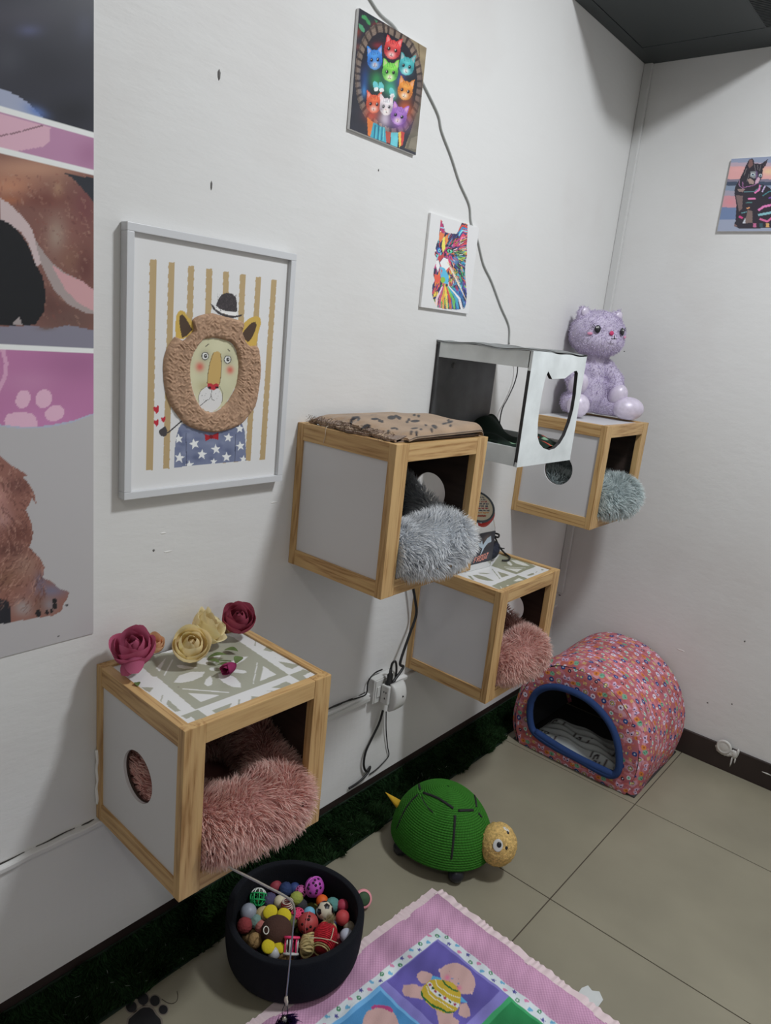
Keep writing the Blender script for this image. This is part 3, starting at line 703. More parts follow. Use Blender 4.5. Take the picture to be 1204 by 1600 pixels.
# ------------------------------------------------------------------ framed lion picture
XF = .022
lf = thing('framed_picture', 'white framed picture of a lion in a bowler hat with a fabric mane', 'picture', (0, -1.80, 1.09))
q = on(0, XF, [(199, 345), (467, 398), (438, 752), (194, 782)])[:, 1:]
fy0, fy1 = (q[0, 0]+q[3, 0])/2, (q[1, 0]+q[2, 0])/2; fz1, fz0 = (q[0, 1]+q[1, 1])/2, (q[2, 1]+q[3, 1])/2
FRW = mat('white_frame_lacquer', (.66, .67, .69), .32); b = .0145
for a in ((fy0, fy1, fz1-b, fz1), (fy0, fy1, fz0, fz0+b)): box('frame_bar', .001, XF, a[0], a[1], a[2], a[3], FRW, lf, .0012, local=False)
for a in ((fy0, fy0+b), (fy1-b, fy1)): box('frame_bar', .001, XF-.0002, a[0], a[1], fz0+b, fz1-b, FRW, lf, .0012, local=False)
XP = .0125
V, F, X = panel_grid(0, XP, fy0+b-.002, fy1-b+.002, fz0+b-.002, fz1-b+.002, .00125)
c = Canvas(X, (184, 187, 196), (186, 189, 197)); k1 = crop(160, 320, 3.333); k2 = crop(230, 440, 5.333)
c.m = px_map(0, XP, k1); TAN = (156, 135, 100)
for (x0, y0, x1, y1, w_) in ((264, 285, 245, 1382, 34), (360, 300, 332, 1374, 30), (462, 318, 430, 1360, 30), (556, 333, 530, 1350, 30), (643, 348, 628, 1345, 28), (731, 362, 690, 1340, 28), (812, 376, 757, 1333, 26), (893, 390, 832, 1328, 26)):
    t = np.linspace(0, 1, 46); L_ = [(x0+(x1-x0)*s-w_/2+(-2 if i % 2 else 0), y0+(y1-y0)*s) for i, s in enumerate(t)]; Rr = [(x0+(x1-x0)*s+w_/2+(2 if i % 2 else 0), y0+(y1-y0)*s) for i, s in enumerate(t)]
    c.poly(L_+Rr[::-1], TAN)
c.m = px_map(0, XP, k2)
shirt = [(285, 1185), (262, 1220), (240, 1300), (228, 1400), (225, 1550), (500, 1520), (822, 1490), (820, 1380), (812, 1250), (790, 1185), (540, 1150)]
c.poly(shirt, (98, 108, 142)); c.mask = c.inside(shirt); c.noise(0, 1)
for i in range(60): c.soft(RNG.uniform(225, 820), RNG.uniform(1180, 1550), RNG.uniform(15, 50), RNG.uniform(10, 40), [(80, 90, 128), (112, 122, 155), (70, 80, 115)][i % 3], a=.6)
def star(x, y, r, rot=-90, col=(196, 202, 214)):
    c.poly([(x+(r if i % 2 == 0 else r*.42)*math.cos(R(rot+36*i)), y+(r if i % 2 == 0 else r*.42)*math.sin(R(rot+36*i))*1.05) for i in range(10)], col)
for (x, y, r) in ((262, 1310, 42), (392, 1352, 46), (268, 1468, 46), (455, 1440, 44), (572, 1397, 42), (675, 1300, 40), (775, 1370, 40), (660, 1462, 42), (770, 1225, 38), (352, 1530, 40), (552, 1500, 30), (800, 1480, 34)): star(x, y, r, -95+RNG.uniform(-12, 12))
c.line([(322, 1260), (328, 1540)], 5, (50, 56, 84)); c.line([(735, 1270), (730, 1500)], 5, (50, 56, 84)); c.mask = None
# ears
c.poly([(238, 470), (232, 380), (240, 290), (258, 250), (282, 238), (310, 252), (345, 300), (385, 345), (385, 420), (300, 480)], (176, 146, 66))
c.poly([(290, 470), (275, 400), (265, 330), (270, 285), (290, 272), (312, 290), (350, 355), (376, 400), (330, 450)], (66, 50, 40))
c.poly([(780, 400), (800, 350), (850, 305), (905, 285), (940, 300), (948, 345), (925, 430), (905, 535), (850, 540), (790, 480)], (176, 146, 66))
c.poly([(792, 430), (830, 380), (870, 342), (900, 335), (912, 360), (895, 420), (865, 480), (838, 505), (800, 470)], (66, 50, 40))
# hat
HT = (52, 48, 54)
c.poly([(525, 183), (545, 195), (580, 235), (640, 268), (700, 285), (760, 280), (795, 270), (780, 290), (720, 303), (650, 298), (590, 268), (548, 230)], HT)
c.poly([(572, 200), (590, 150), (620, 108), (660, 93), (705, 98), (738, 130), (748, 180), (746, 285), (650, 270), (575, 235)], HT)
c.poly([(570, 198), (600, 225), (660, 248), (746, 252), (746, 284), (690, 280), (620, 262), (568, 228)], (196, 198, 206))
for i in range(260):
    x, y = RNG.uniform(580, 742), RNG.uniform(100, 240); c.line([(x, y), (x+RNG.uniform(-8, 8), y+9)], 2, (84, 78, 84) if i % 2 else (34, 31, 36), a=.6)
# hearts, pipe
RD = (170, 30, 48)
for (x, y, s) in ((76, 1065, 1.0), (76, 1175, .85), (134, 1148, .75)):
    c.poly([(x, y+38*s), (x-22*s, y+8*s), (x-27*s, y-14*s), (x-14*s, y-26*s), (x-2*s, y-14*s), (x+10*s, y-34*s), (x+23*s, y-30*s), (x+22*s, y-4*s), (x+18*s, y+18*s)], RD)
c.line([(150, 1262), (178, 1255), (300, 1150)], 11, (50, 47, 52)); c.poly([(97, 1240), (150, 1203), (166, 1240), (160, 1280), (140, 1294), (112, 1285), (98, 1262)], (58, 56, 62))
# face
face = [(470, 482), (540, 470), (610, 478), (680, 500), (725, 545), (755, 640), (758, 740), (740, 860), (690, 960), (640, 1030), (560, 1085), (480, 1078), (420, 1010), (375, 900), (355, 780), (362, 660), (400, 560)]
c.poly(face, (172, 172, 146)); c.mask = c.inside(face)
for i in range(30): c.soft(RNG.uniform(360, 750), RNG.uniform(480, 1080), 50, 60, [(180, 180, 156), (160, 162, 138)][i % 2], a=.35)
for (x, y) in ((482, 620), (669, 650)):
    c.soft(x, y, 46, 50, (120, 120, 104), a=.7); c.ell(x, y, 31, 35, (40, 42, 44)); c.ell(x, y, 25, 29, (186, 190, 194)); c.ell(x+2, y, 14, 17, (34, 34, 40)); c.ell(x+5, y-4, 4, 4, (190, 190, 190))
c.line([(485, 542), (512, 520)], 7, (60, 56, 50)); c.line([(668, 562), (688, 582)], 7, (60, 56, 50))
for (x, y, r) in ((438, 710, 36), (690, 736, 31)): c.soft(x, y, r, r*1.1, (180, 84, 74), a=.95)
c.soft(475, 870, 60, 50, (140, 130, 90), a=.5)
c.poly([(552, 590), (590, 580), (612, 600), (618, 680), (614, 780), (600, 860), (548, 870), (498, 850), (505, 770), (520, 680), (535, 620)], (168, 140, 84))
c.line([(552, 590), (520, 680), (505, 770), (498, 850)], 5, (92, 76, 52)); c.line([(612, 600), (618, 680), (614, 780), (602, 860)], 5, (92, 76, 52))
c.ell(525, 975, 98, 112, (182, 184, 192), 15); c.line([(430, 1010), (425, 960), (445, 905), (500, 870)], 4, (80, 76, 70)); c.line([(600, 870), (628, 930), (622, 1010)], 4, (80, 76, 70))
c.poly([(500, 850), (530, 846), (548, 858), (575, 848), (598, 858), (592, 885), (555, 905), (520, 898), (502, 875)], (166, 36, 48))
for (x, y) in ((518, 884), (580, 882)): c.ell(x, y, 15, 10, (40, 20, 30))
c.line([(536, 900), (532, 950), (516, 982), (486, 990)], 4, (50, 48, 50)); c.line([(532, 950), (540, 984), (562, 990)], 4, (50, 48, 50)); c.line([(500, 985), (440, 1035), (400, 1070)], 5, (50, 48, 50))
for (x, y) in ((455, 950), (470, 985), (490, 935), (570, 935), (590, 955), (600, 920), (480, 950), (580, 975)): c.ell(x, y, 3, 3, (90, 88, 90))
c.mask = None
c.poly([(478, 1270), (530, 1285), (590, 1258), (596, 1270), (592, 1318), (530, 1305), (484, 1332)], (150, 24, 36)); c.ell(532, 1292, 16, 18, (110, 16, 28))
mesh('printed_sheet', V, F, PAINT, lf, col=c.albedo(.80))
# mane as padded curly fabric
out = catmull([(540, 262), (640, 290), (740, 315), (800, 345), (780, 400), (800, 470), (850, 535), (915, 540), (938, 640), (942, 760), (925, 900), (900, 1030), (840, 1120), (780, 1185), (680, 1230), (560, 1256), (440, 1240), (330, 1200), (260, 1130), (190, 1030), (150, 920), (132, 800), (132, 660), (160, 560), (210, 480), (235, 460), (290, 492), (340, 450), (385, 400), (375, 320), (440, 280), (540, 262)], 10)
inn = catmull([(540, 468), (610, 478), (680, 500), (725, 545), (757, 640), (758, 740), (740, 860), (690, 960), (640, 1030), (560, 1085), (480, 1078), (420, 1010), (375, 900), (355, 780), (362, 660), (400, 560), (470, 482), (540, 468)], 10)
def resamp(P, n):
    d = np.r_[0, np.cumsum(np.linalg.norm(np.diff(P, axis=0), axis=1))]; t = np.linspace(0, d[-1], n, endpoint=False); return np.stack([np.interp(t, d, P[:, i]) for i in range(2)], 1)
def bycenter(P, n):
    c0 = np.array([555, 770]); a = np.unwrap(np.arctan2(P[:, 1]-c0[1], P[:, 0]-c0[0])); o_ = np.argsort(a); a = a[o_]; P = P[o_]; t = np.linspace(-PI, PI, n, endpoint=False)
    a2 = np.r_[a-2*PI, a, a+2*PI]; P2 = np.vstack([P, P, P]); s_ = np.argsort(a2); return np.stack([np.interp(t, a2[s_], P2[s_, i]) for i in range(2)], 1)
nr, na = 34, 380
O = on(0, XP, k2(bycenter(out, na))); I_ = on(0, XP, k2(bycenter(inn, na)))
G = np.zeros((nr, na, 3)); rng2 = np.random.default_rng(3)
for i in range(nr):
    s = i/(nr-1); G[i] = O*(1-s)+I_*s; G[i, :, 0] = XP
Pf = G.reshape(-1, 3)
S = np.repeat(np.linspace(0, 1, nr), na); prof_ = np.clip(1-np.abs(2*S-1)**8, 0, 1)
vo = np.array([mnoise.voronoi(Vector((p[1]*165+.7*math.sin(p[2]*300), p[2]*210+.7*math.sin(p[1]*260), 0)))[0][0] for p in Pf])
Pf[:, 0] += .0005+prof_*(.0065+.0042*(1-np.clip(vo*1.5, 0, 1)))
cm = np.clip(1.08-.55*vo, .55, 1.1)[:, None]*lin((166, 138, 120))/lin((186, 189, 197))*.80
mesh('fabric_mane', Pf, grid_faces(nr, na, False, True)[:, ::-1], mat('curly_fabric', attr=True, rough=.95, spec=.1, bump=.6, bscale=900), lf, True, col=np.clip(cm, 0, 1))

# ------------------------------------------------------------------ stretched canvases
def canvas_print(label, axis, front, pxs, base, white, step, paint, cr, edge=.80, group='small cat canvases on the walls'):
    q = on(axis, front, pxs); keep = [i for i in range(3) if i != axis]; Q = q[:, keep]
    a0, a1 = (Q[0, 0]+Q[3, 0])/2, (Q[1, 0]+Q[2, 0])/2; b1, b0 = (Q[0, 1]+Q[1, 1])/2, (Q[2, 1]+Q[3, 1])/2
    if axis == 1: a1 = a0+(b1-b0)
    org = [0, 0, 0]; org[axis] = 0; org[keep[0]] = (a0+a1)/2; org[2] = b0
    t = thing('canvas_print', label, 'canvas print', org, 0, group)
    s = 1 if axis == 0 else -1; lo, hi = sorted((.0004*s, front-.0004*s)); lim = [[0, 0]]*3; lim[axis] = (lo, hi); lim[keep[0]] = (a0, a1); lim[2] = (b0, b1)
    box('canvas_block', *lim[0], *lim[1], *lim[2], mat('canvas_side', (.88,)*3, .8), t, .0015, local=False)
    V, F, X = panel_grid(axis, front, a0+.0006, a1-.0006, b0+.0006, b1-.0006, step)
    c = Canvas(X, base, white); c.m = px_map(axis, front, cr); paint(c); mesh('painted_face', V, F if axis == 0 else F[:, ::-1], PAINTG, t, col=c.albedo(.8)); return t

def kitten(c, x, y, w_, h_, col, dark, light, tilt=0, eye=(20, 20, 30)):
    cs, sn = math.cos(R(tilt)), math.sin(R(tilt))
    def T(pts): return [(x+(a*cs-b_*sn)*w_, y+(a*sn+b_*cs)*h_) for a, b_ in pts]
    pink = tuple(.5*a+.5*b_ for a, b_ in zip(col, (235, 180, 185)))
    for s in (-1, 1):
        c.poly(T([(s*.95, -.35), (s*.98, -1.35), (s*.72, -1.25), (s*.18, -.75)]), col); c.poly(T([(s*.84, -.55), (s*.90, -1.20), (s*.70, -1.10), (s*.36, -.72)]), pink)
    c.poly(T([(math.cos(a)*1.0, math.sin(a)*.95) for a in np.linspace(0, 2*PI, 24)]), col)
    def Sf(a, b_, ra, rb, cl, al): p = T([(a, b_)])[0]; c.soft(p[0], p[1], ra*w_, rb*h_, cl, tilt, al)
    Sf(-.7, .2, .4, .6, dark, .5); Sf(.75, .3, .35, .6, dark, .6); Sf(0, -.5, .6, .3, light, .45)
    for a in (-.45, -.2, 0, .2, .45): c.line(T([(a, -.92), (a*.8, -.45)]), w_*.07, dark, .7)
    for s in (-1, 1):
        for b_ in (.15, .38): c.line(T([(s*.95, b_-.1), (s*.6, b_)]), w_*.07, dark, .6)
    Sf(0, .5, .5, .35, (235, 225, 225), .85)
    for s in (-1, 1):
        p = T([(s*.42, .0)])[0]; c.ell(p[0], p[1], w_*.21, h_*.20, dark, tilt, .8); c.ell(p[0], p[1], w_*.17, h_*.17, eye, tilt); c.ell(p[0]-w_*.05, p[1]-h_*.06, w_*.05, h_*.05, (230, 230, 235))
    c.poly(T([(-.12, .32), (.12, .32), (0, .46)]), (205, 130, 140)); c.line(T([(0, .46), (0, .6)]), w_*.05, (110, 60, 70)); c.line(T([(-.18, .64), (0, .6), (.18, .64)]), w_*.05, (110, 60, 70))
def paint_kittens(c):
    c.C[:] = (42, 44, 58)
    c.poly([(660, 330), (920, 430), (900, 800), (800, 1600), (640, 1540), (760, 1200), (820, 800), (780, 500)], (140, 126, 100)); c.line([(790, 380), (800, 560)], 14, (110, 92, 66))
    c.poly([(650, 1540), (780, 1100), (850, 900), (790, 1600)], (100, 96, 84)); c.poly([(710, 1430), (800, 1400), (780, 1560), (680, 1540)], (128, 122, 108))
    for (x, y, rx, ry, cl) in ((120, 280, 50, 60, (140, 60, 50)), (240, 150, 60, 60, (36, 64, 62)), (330, 200, 60, 40, (120, 44, 50)), (560, 270, 120, 40, (120, 50, 50)), (130, 440, 30, 40, (110, 60, 60)), (640, 350, 40, 40, (150, 80, 55))): c.soft(x, y, rx, ry, cl, a=.9)
    c.poly([(170, 95), (215, 95), (235, 130), (262, 165), (270, 205), (240, 195), (215, 150), (175, 130)], (60, 150, 90)); c.poly([(140, 185), (180, 205), (205, 250), (200, 290), (165, 262), (142, 225)], (70, 150, 110)); c.poly([(310, 140), (350, 165), (330, 180)], (60, 130, 90))
    # basket ring
    t = np.linspace(0, 2*PI, 90); ox, oy, rx, ry = 475, 850, 370, 690; tl = R(11)
    def E_(a, k): return (ox+(rx*k)*math.cos(a)*math.cos(tl)-(ry*k)*math.sin(a)*math.sin(tl)*.25, oy+(rx*k)*math.cos(a)*.62*math.sin(tl)*3+(ry*k)*math.sin(a))
    outer_ = [(450, 190), (560, 250), (680, 330), (760, 450), (810, 600), (835, 780), (820, 980), (780, 1150), (700, 1290), (600, 1400), (480, 1420), (340, 1340), (230, 1230), (150, 1080), (110, 900), (100, 720), (120, 540), (170, 380), (240, 260), (340, 185)]
    ctr = np.array([460, 810]); O_ = resamp(catmull(outer_+[outer_[0]], 6), 110); In = ctr+(O_-ctr)*.84
    c.poly(O_, (92, 80, 74)); 
    for i in range(110):
        j = (i+1) % 110; cl = (124, 108, 98) if i % 3 else (58, 48, 48)
        if 24 < i < 45 and i % 3: cl = (104, 88, 84)
        c.poly([O_[i], O_[j], In[j], In[i]], cl)
        c.poly([O_[i]+(ctr-O_[i])*.01, O_[j]+(ctr-O_[j])*.01, O_[j]+(ctr-O_[j])*.05, O_[i]+(ctr-O_[i])*.05], (72, 62, 60), a=.6)
    c.poly(In, (30, 30, 44))
    for k_ in range(8): c.line([(240, 300+16*k_), (420, 250+16*k_)], 4, (62, 50, 56), a=.6)
    for (x, y, rx_, ry_, cl) in ((210, 800, 55, 160, (30, 60, 130)), (330, 800, 80, 110, (40, 140, 80)), (480, 880, 90, 110, (50, 170, 130)), (590, 780, 60, 120, (60, 70, 150)), (650, 1120, 90, 150, (190, 80, 40)), (290, 1180, 90, 90, (180, 60, 45)), (430, 1220, 80, 110, (190, 180, 200)), (590, 1270, 110, 90, (120, 70, 160)), (200, 920, 30, 80, (50, 120, 190)), (520, 960, 40, 60, (80, 190, 190)), (350, 420, 70, 40, (130, 36, 50))): c.soft(x, y, rx_, ry_, cl, a=.95)
    for (x, y) in ((325, 880), (385, 890), (500, 950)): c.ell(x, y-20, 28, 50, (90, 190, 200), -15); c.ell(x+5, y+20, 26, 22, (215, 225, 230))
    kitten(c, 660, 650, 82, 105, (54, 172, 182), (24, 104, 122), (120, 215, 215), 12)
    kitten(c, 505, 470, 90, 110, (214, 54, 58), (140, 22, 34), (240, 130, 120), 14)
    kitten(c, 315, 580, 82, 115, (44, 128, 224), (22, 70, 160), (110, 190, 250), -2)
    kitten(c, 482, 715, 86, 110, (110, 210, 70), (40, 130, 60), (180, 240, 110), 6)
    kitten(c, 645, 915, 82, 110, (222, 134, 44), (160, 80, 30), (245, 190, 90), 14)
    kitten(c, 305, 1060, 84, 105, (222, 84, 50), (150, 44, 34), (245, 150, 80), 4)
    kitten(c, 440, 1090, 74, 100, (206, 200, 210), (130, 120, 140), (235, 230, 240), 4)
    kitten(c, 575, 1190, 88, 105, (152, 96, 196), (94, 52, 140), (196, 150, 230), 16)
    c.poly([(232, 1200), (300, 1260), (330, 1300), (290, 1420), (240, 1400)], (220, 116, 50)); c.poly([(300, 1260), (430, 1330), (440, 1480), (265, 1420)], (50, 160, 190))
    for x in (320, 360, 400): c.line([(x, 1290), (x-14, 1450)], 9, (30, 90, 130)); c.line([(x+16, 1310), (x+4, 1460)], 8, (110, 205, 215))
    c.poly([(430, 1350), (490, 1370), (480, 1490), (440, 1480)], (180, 76, 66)); c.poly([(490, 1370), (570, 1370), (560, 1530), (486, 1500)], (90, 190, 210)); c.poly([(570, 1370), (600, 1360), (610, 1500), (580, 1530)], (230, 190, 80)); c.poly([(600, 1360), (640, 1370), (620, 1500), (600, 1520)], (200, 60, 60))
    c.noise(.05, 220)
canvas_print('square canvas print of eight rainbow coloured kittens in a wicker basket', 0, .009, [(560, 18), (667, 69), (650, 238), (546, 207)], (60, 50, 50), (208, 212, 218), .0016, paint_kittens, crop(540, 10, 6.954))

def paint_rainbow(c):
    sil = [(310, 210), (330, 240), (358, 340), (400, 350), (470, 355), (520, 245), (576, 250), (576, 380), (568, 480), (572, 560), (556, 650), (552, 740), (560, 850), (570, 960), (560, 1060), (548, 1100), (480, 1112), (350, 1106), (270, 1088), (235, 1010), (222, 960), (225, 870), (250, 820), (236, 770), (240, 700), (262, 650), (270, 600), (246, 560), (256, 500), (270, 450), (290, 400), (300, 280)]
    c.poly(sil, (40, 44, 90)); c.mask = c.inside(sil)
    PAL = [(205, 50, 90), (230, 120, 50), (240, 200, 60), (60, 170, 80), (40, 150, 200), (40, 80, 180), (120, 60, 160), (30, 30, 60), (235, 235, 240), (220, 70, 60), (90, 200, 210), (30, 30, 50), (200, 60, 130)]
    r_ = np.random.default_rng(5)
    for i in range(520):
        x, y = r_.uniform(225, 575), r_.uniform(220, 1105)
        cx_, cy_ = 330, 600; dx, dy = x-cx_, y-cy_; l = math.hypot(dx, dy)+1
        if y < 560: ang = math.atan2(dy, dx)+.2
        else: ang = math.atan2(dy+200, dx*.9)
        ln = r_.uniform(25, 85); w_ = r_.uniform(5, 15); ci = int(x/60+y/110+r_.uniform(0, 3)) % len(PAL)
        a2 = ang+r_.uniform(-.25, .25); c.line([(x-ln*.5*math.cos(a2), y-ln*.5*math.sin(a2)), (x, y), (x+ln*.5*math.cos(a2+.3), y+ln*.5*math.sin(a2+.3))], w_, PAL[ci], .9)
    # ears
    c.poly([(308, 225), (328, 250), (352, 340), (330, 350), (300, 300)], (170, 40, 100)); c.line([(305, 290), (340, 300)], 10, (120, 190, 220)); c.poly([(300, 330), (350, 360), (310, 440), (290, 420)], (215, 110, 60))
    for i, cl in enumerate([(200, 60, 50), (40, 130, 190), (110, 200, 220), (40, 60, 130), (210, 50, 90), (235, 150, 170), (150, 40, 90), (200, 60, 60)]):
        c.line([(480+4*i, 330+22*i), (525, 270+24*i), (572, 285+24*i)], 14, cl)
    c.poly([(385, 370), (440, 350), (460, 400), (430, 450), (380, 440)], (60, 50, 100), a=.7); c.poly([(330, 400), (350, 380), (355, 500), (330, 540), (318, 480)], (240, 205, 80)); c.poly([(350, 390), (372, 360), (385, 420), (360, 470)], (235, 130, 60))
    c.line([(365, 470), (410, 480), (460, 540), (490, 640), (500, 760)], 22, (40, 30, 60)); c.poly([(455, 530), (560, 530), (555, 620), (490, 640)], (120, 200, 70), a=.7); c.poly([(420, 590), (480, 570), (490, 660), (440, 650)], (50, 100, 200), a=.7)
    for i in range(260):
        x, y = r_.uniform(380, 575), r_.uniform(360, 900); a2 = math.atan2(y-560, x-340)+r_.uniform(-.2, .2); ln = r_.uniform(20, 60)
        c.line([(x-ln*.5*math.cos(a2), y-ln*.5*math.sin(a2)), (x+ln*.5*math.cos(a2+.2), y+ln*.5*math.sin(a2+.2))], r_.uniform(4, 8), PAL[(i*5+int(x/50)) % len(PAL)] if i % 3 else (30, 30, 60), .85)
    # face
    c.ell(400, 525, 38, 24, (30, 24, 40), 15); c.ell(400, 527, 28, 18, (80, 190, 150), 15); c.ell(398, 527, 9, 12, (16, 16, 20)); c.ell(406, 520, 4, 4, (240, 240, 240))
    c.ell(290, 520, 22, 30, (40, 80, 170)); c.ell(295, 520, 12, 18, (110, 200, 220)); c.ell(297, 520, 5, 9, (16, 16, 20))
    c.poly([(285, 575), (330, 560), (350, 580), (320, 600), (298, 640), (285, 610)], (180, 60, 60)); c.poly([(300, 640), (340, 590), (380, 610), (400, 680), (360, 720), (320, 690)], (220, 228, 235)); c.poly([(262, 620), (290, 620), (300, 680), (280, 740), (262, 680)], (205, 220, 230))
    c.poly([(300, 680), (350, 700), (390, 780), (380, 860), (320, 840), (305, 760)], (70, 170, 215)); c.poly([(310, 700), (325, 720), (318, 760)], (210, 70, 60)); c.ell(330, 815, 24, 30, (120, 180, 60)); c.poly([(245, 760), (300, 770), (310, 820), (270, 850), (250, 810)], (215, 80, 60))
    for i in range(14): c.line([(360, 620), (430+12*i, 700+28*i)], 3, (225, 232, 240) if i % 2 else (240, 170, 90), .8)
    for i, cl in enumerate([(230, 190, 215), (190, 60, 120), (235, 150, 60), (245, 205, 70), (215, 70, 50), (110, 190, 80), (50, 160, 200), (235, 240, 245), (40, 110, 170)]):
        for j in range(3): x = 262+32*i+8*j; c.line([(350+.3*(x-350), 880), (x, 1000), (x-10+5*i, 1104)], 7, cl, .9)
    c.mask = None
canvas_print('portrait canvas print of a cat head in rainbow brush strokes on white', 0, .008, [(672, 336), (749, 352), (732, 487), (657, 484)], (192, 196, 203), (194, 198, 204), .0014, paint_rainbow, crop(640, 310, 6.4))

def paint_tabby(c):
    W_ = 2000
    for (y0, y1, cl) in ((0, 340, (124, 140, 166)), (340, 400, (160, 148, 164)), (400, 600, (196, 146, 146)), (600, 640, (110, 110, 130)), (640, 700, (56, 70, 92)), (700, 780, (112, 132, 156)), (780, 860, (140, 140, 158)), (860, 1040, (178, 130, 140)), (1040, 1230, (92, 116, 154)), (1230, 1600, (132, 146, 168))): c.poly([(-300, y0), (W_, y0), (W_, y1), (-300, y1)], cl)
    c.soft(1110, 480, 120, 60, (206, 178, 140)); c.soft(620, 450, 120, 40, (200, 150, 150)); c.soft(500, 960, 90, 60, (190, 120, 130), a=.7)
    body = [(800, 290), (850, 278), (868, 300), (880, 355), (985, 360), (1095, 285), (1060, 380), (1012, 440), (1005, 560), (960, 640), (940, 680), (1010, 680), (1100, 720), (1180, 800), (1300, 900), (1400, 1100), (1400, 1350), (860, 1370), (640, 1370), (560, 1330), (585, 1250), (600, 1000), (570, 830), (575, 730), (640, 620), (700, 500), (740, 400)]
    c.poly(body, (44, 42, 52)); c.mask = c.inside(body)
    c.poly([(800, 300), (848, 290), (862, 380), (800, 430), (780, 380)], (112, 84, 82)); c.poly([(1000, 420), (1075, 310), (1020, 400)], (96, 74, 80))
    for pts, cl in (([(770, 600), (830, 590), (880, 640), (870, 680), (800, 670)], (150, 130, 124)), ([(820, 480), (900, 480), (930, 560), (870, 590), (815, 560)], (120, 130, 134)), ([(905, 470), (930, 480), (930, 600), (900, 610)], (90, 70, 110)),
                    ([(940, 560), (975, 590), (940, 660), (890, 670), (900, 620)], (180, 150, 170)), ([(610, 750), (740, 750), (700, 800), (640, 800)], (130, 114, 110)), ([(590, 850), (700, 860), (690, 1060), (640, 1100)], (104, 90, 90)),
                    ([(780, 1080), (850, 1100), (850, 1280), (720, 1290)], (110, 96, 92)), ([(500, 1330), (560, 1290), (620, 1330), (560, 1360)], (110, 90, 90)), ([(690, 1290), (740, 1200), (740, 1290)], (170, 180, 190))): c.poly(pts, cl)
    for (x, y, a_) in ((855, 525, 34), (975, 540, 26)): c.ell(x, y, a_, 24, (190, 200, 205)); c.ell(x, y+4, a_*.7, 18, (90, 130, 150)); c.ell(x, y+4, 8, 13, (16, 16, 22))
    for a_, b_ in (((880, 370), (900, 470)), ((930, 370), (935, 460)), ((985, 380), (965, 470)), ((760, 430), (720, 540)), ((800, 520), (760, 640))): c.line([a_, b_], 9, (150, 150, 150), .6)
    for pts, w_, cl in (([(970, 690), (960, 760), (880, 820)], 26, (206, 110, 170)), ([(780, 910), (900, 900)], 26, (206, 110, 165)), ([(940, 1090), (1020, 1030), (1160, 1000)], 34, (200, 110, 170)), ([(940, 1160), (1100, 1130), (1300, 1080)], 36, (110, 170, 180)), ([(960, 1220), (1080, 1260), (1160, 1200), (1300, 1180)], 30, (190, 90, 140)), ([(640, 1180), (700, 1210)], 34, (190, 60, 120)),
                        ([(1010, 860), (1100, 800), (1200, 760)], 14, (60, 130, 140)), ([(700, 640), (700, 730), (860, 700), (930, 660)], 10, (150, 100, 150)), ([(650, 620), (640, 700), (720, 760)], 9, (150, 110, 150)), ([(720, 800), (880, 790), (1000, 700)], 9, (90, 140, 150)), ([(740, 970), (850, 960)], 14, (70, 120, 120)), ([(760, 1060), (810, 1040)], 20, (210, 150, 100)), ([(1050, 700), (1000, 800)], 20, (170, 160, 200)), ([(1100, 900), (1200, 860)], 16, (110, 70, 170)), ([(680, 1130), (760, 1110)], 12, (90, 150, 160))): c.line(pts, w_, cl)
    for (x, cl) in ((885, (170, 90, 130)), (985, (50, 80, 90)), (1085, (190, 150, 90))): c.line([(x, 1290), (x, 1350)], 50, cl)
    c.mask = None
canvas_print('canvas print of a tabby cat wrapped in a striped scarf on the back wall', 1, -.010, [(1143, 247), (1204, 245), (1204, 362), (1119, 361)], (120, 130, 150), (188, 196, 197), .0018, paint_tabby, crop(1090, 220, 10))

# ------------------------------------------------------------------ big printed wall banner
wy1 = -2.0553; V, F, X = panel_grid(0, .0022, -2.80, wy1, .8285, 2.35, .0021)
c = Canvas(X, (146, 147, 156), (188, 192, 200)); idm = lambda p: np.atleast_2d(np.asarray(p, float)); c.m = px_map(0, .0022, idm)
far = -1400
def wpoly(pts, cl, a=1.0): c.poly(pts, cl, a)
PK, PD = (150, 108, 146), (124, 78, 116)
# world coordinates (y, z)
def rect(y0, y1, z0, z1, cl): c.poly([(y0, z0), (y1, z0), (y1, z1), (y0, z1)], cl, raw=True)
for z0, z1, cl in ((1.717, 2.36, (42, 44, 56)), (1.7085, 1.717, (186, 192, 200)), (1.6595, 1.7085, PK), (1.6508, 1.6595, (186, 192, 200)), (1.369, 1.6508, (104, 70, 66)), (1.3612, 1.369, (186, 192, 200))): rect(-2.9, -2.0, z0, z1, cl)
c.m = px_map(0, .0022, crop(0, 0, 2.408))
c.mask = X[:, 1] > 1.717
for (x, y, rx, ry, cl, a) in ((60, 60, 200, 60, (56, 56, 70), .7), (110, 115, 50, 25, (66, 72, 110), .8), (200, 250, 140, 90, (34, 36, 46), .7), (30, 220, 60, 60, (52, 56, 68), .8), (320, 100, 40, 60, (54, 58, 78), .7), (280, 420, 90, 60, (30, 32, 40), .8), (-200, 200, 200, 150, (60, 58, 70), .8)): c.soft(x, y, rx, ry, cl, a=a)
c.poly([(-600, 330), (0, 335), (60, 355), (110, 390), (150, 430), (190, 470), (0, 430), (-600, 420)], (128, 138, 168)); c.soft(140, 420, 50, 22, (70, 100, 170), 25, .8)
c.mask = (X[:, 1] < 1.7085) & (X[:, 1] > 1.6595)
c.poly([(-600, 380), (0, 425), (190, 480), (186, 530), (160, 552), (60, 570), (0, 560), (-600, 500)], (176, 140, 164)); c.line([(-200, 560), (0, 512), (80, 495), (160, 472)], 5, (110, 80, 96)); c.soft(340, 580, 60, 60, PD, a=.5)
c.m = px_map(0, .0022, crop(0, 180, 4.2105)); c.mask = (X[:, 1] < 1.6508) & (X[:, 1] > 1.369)
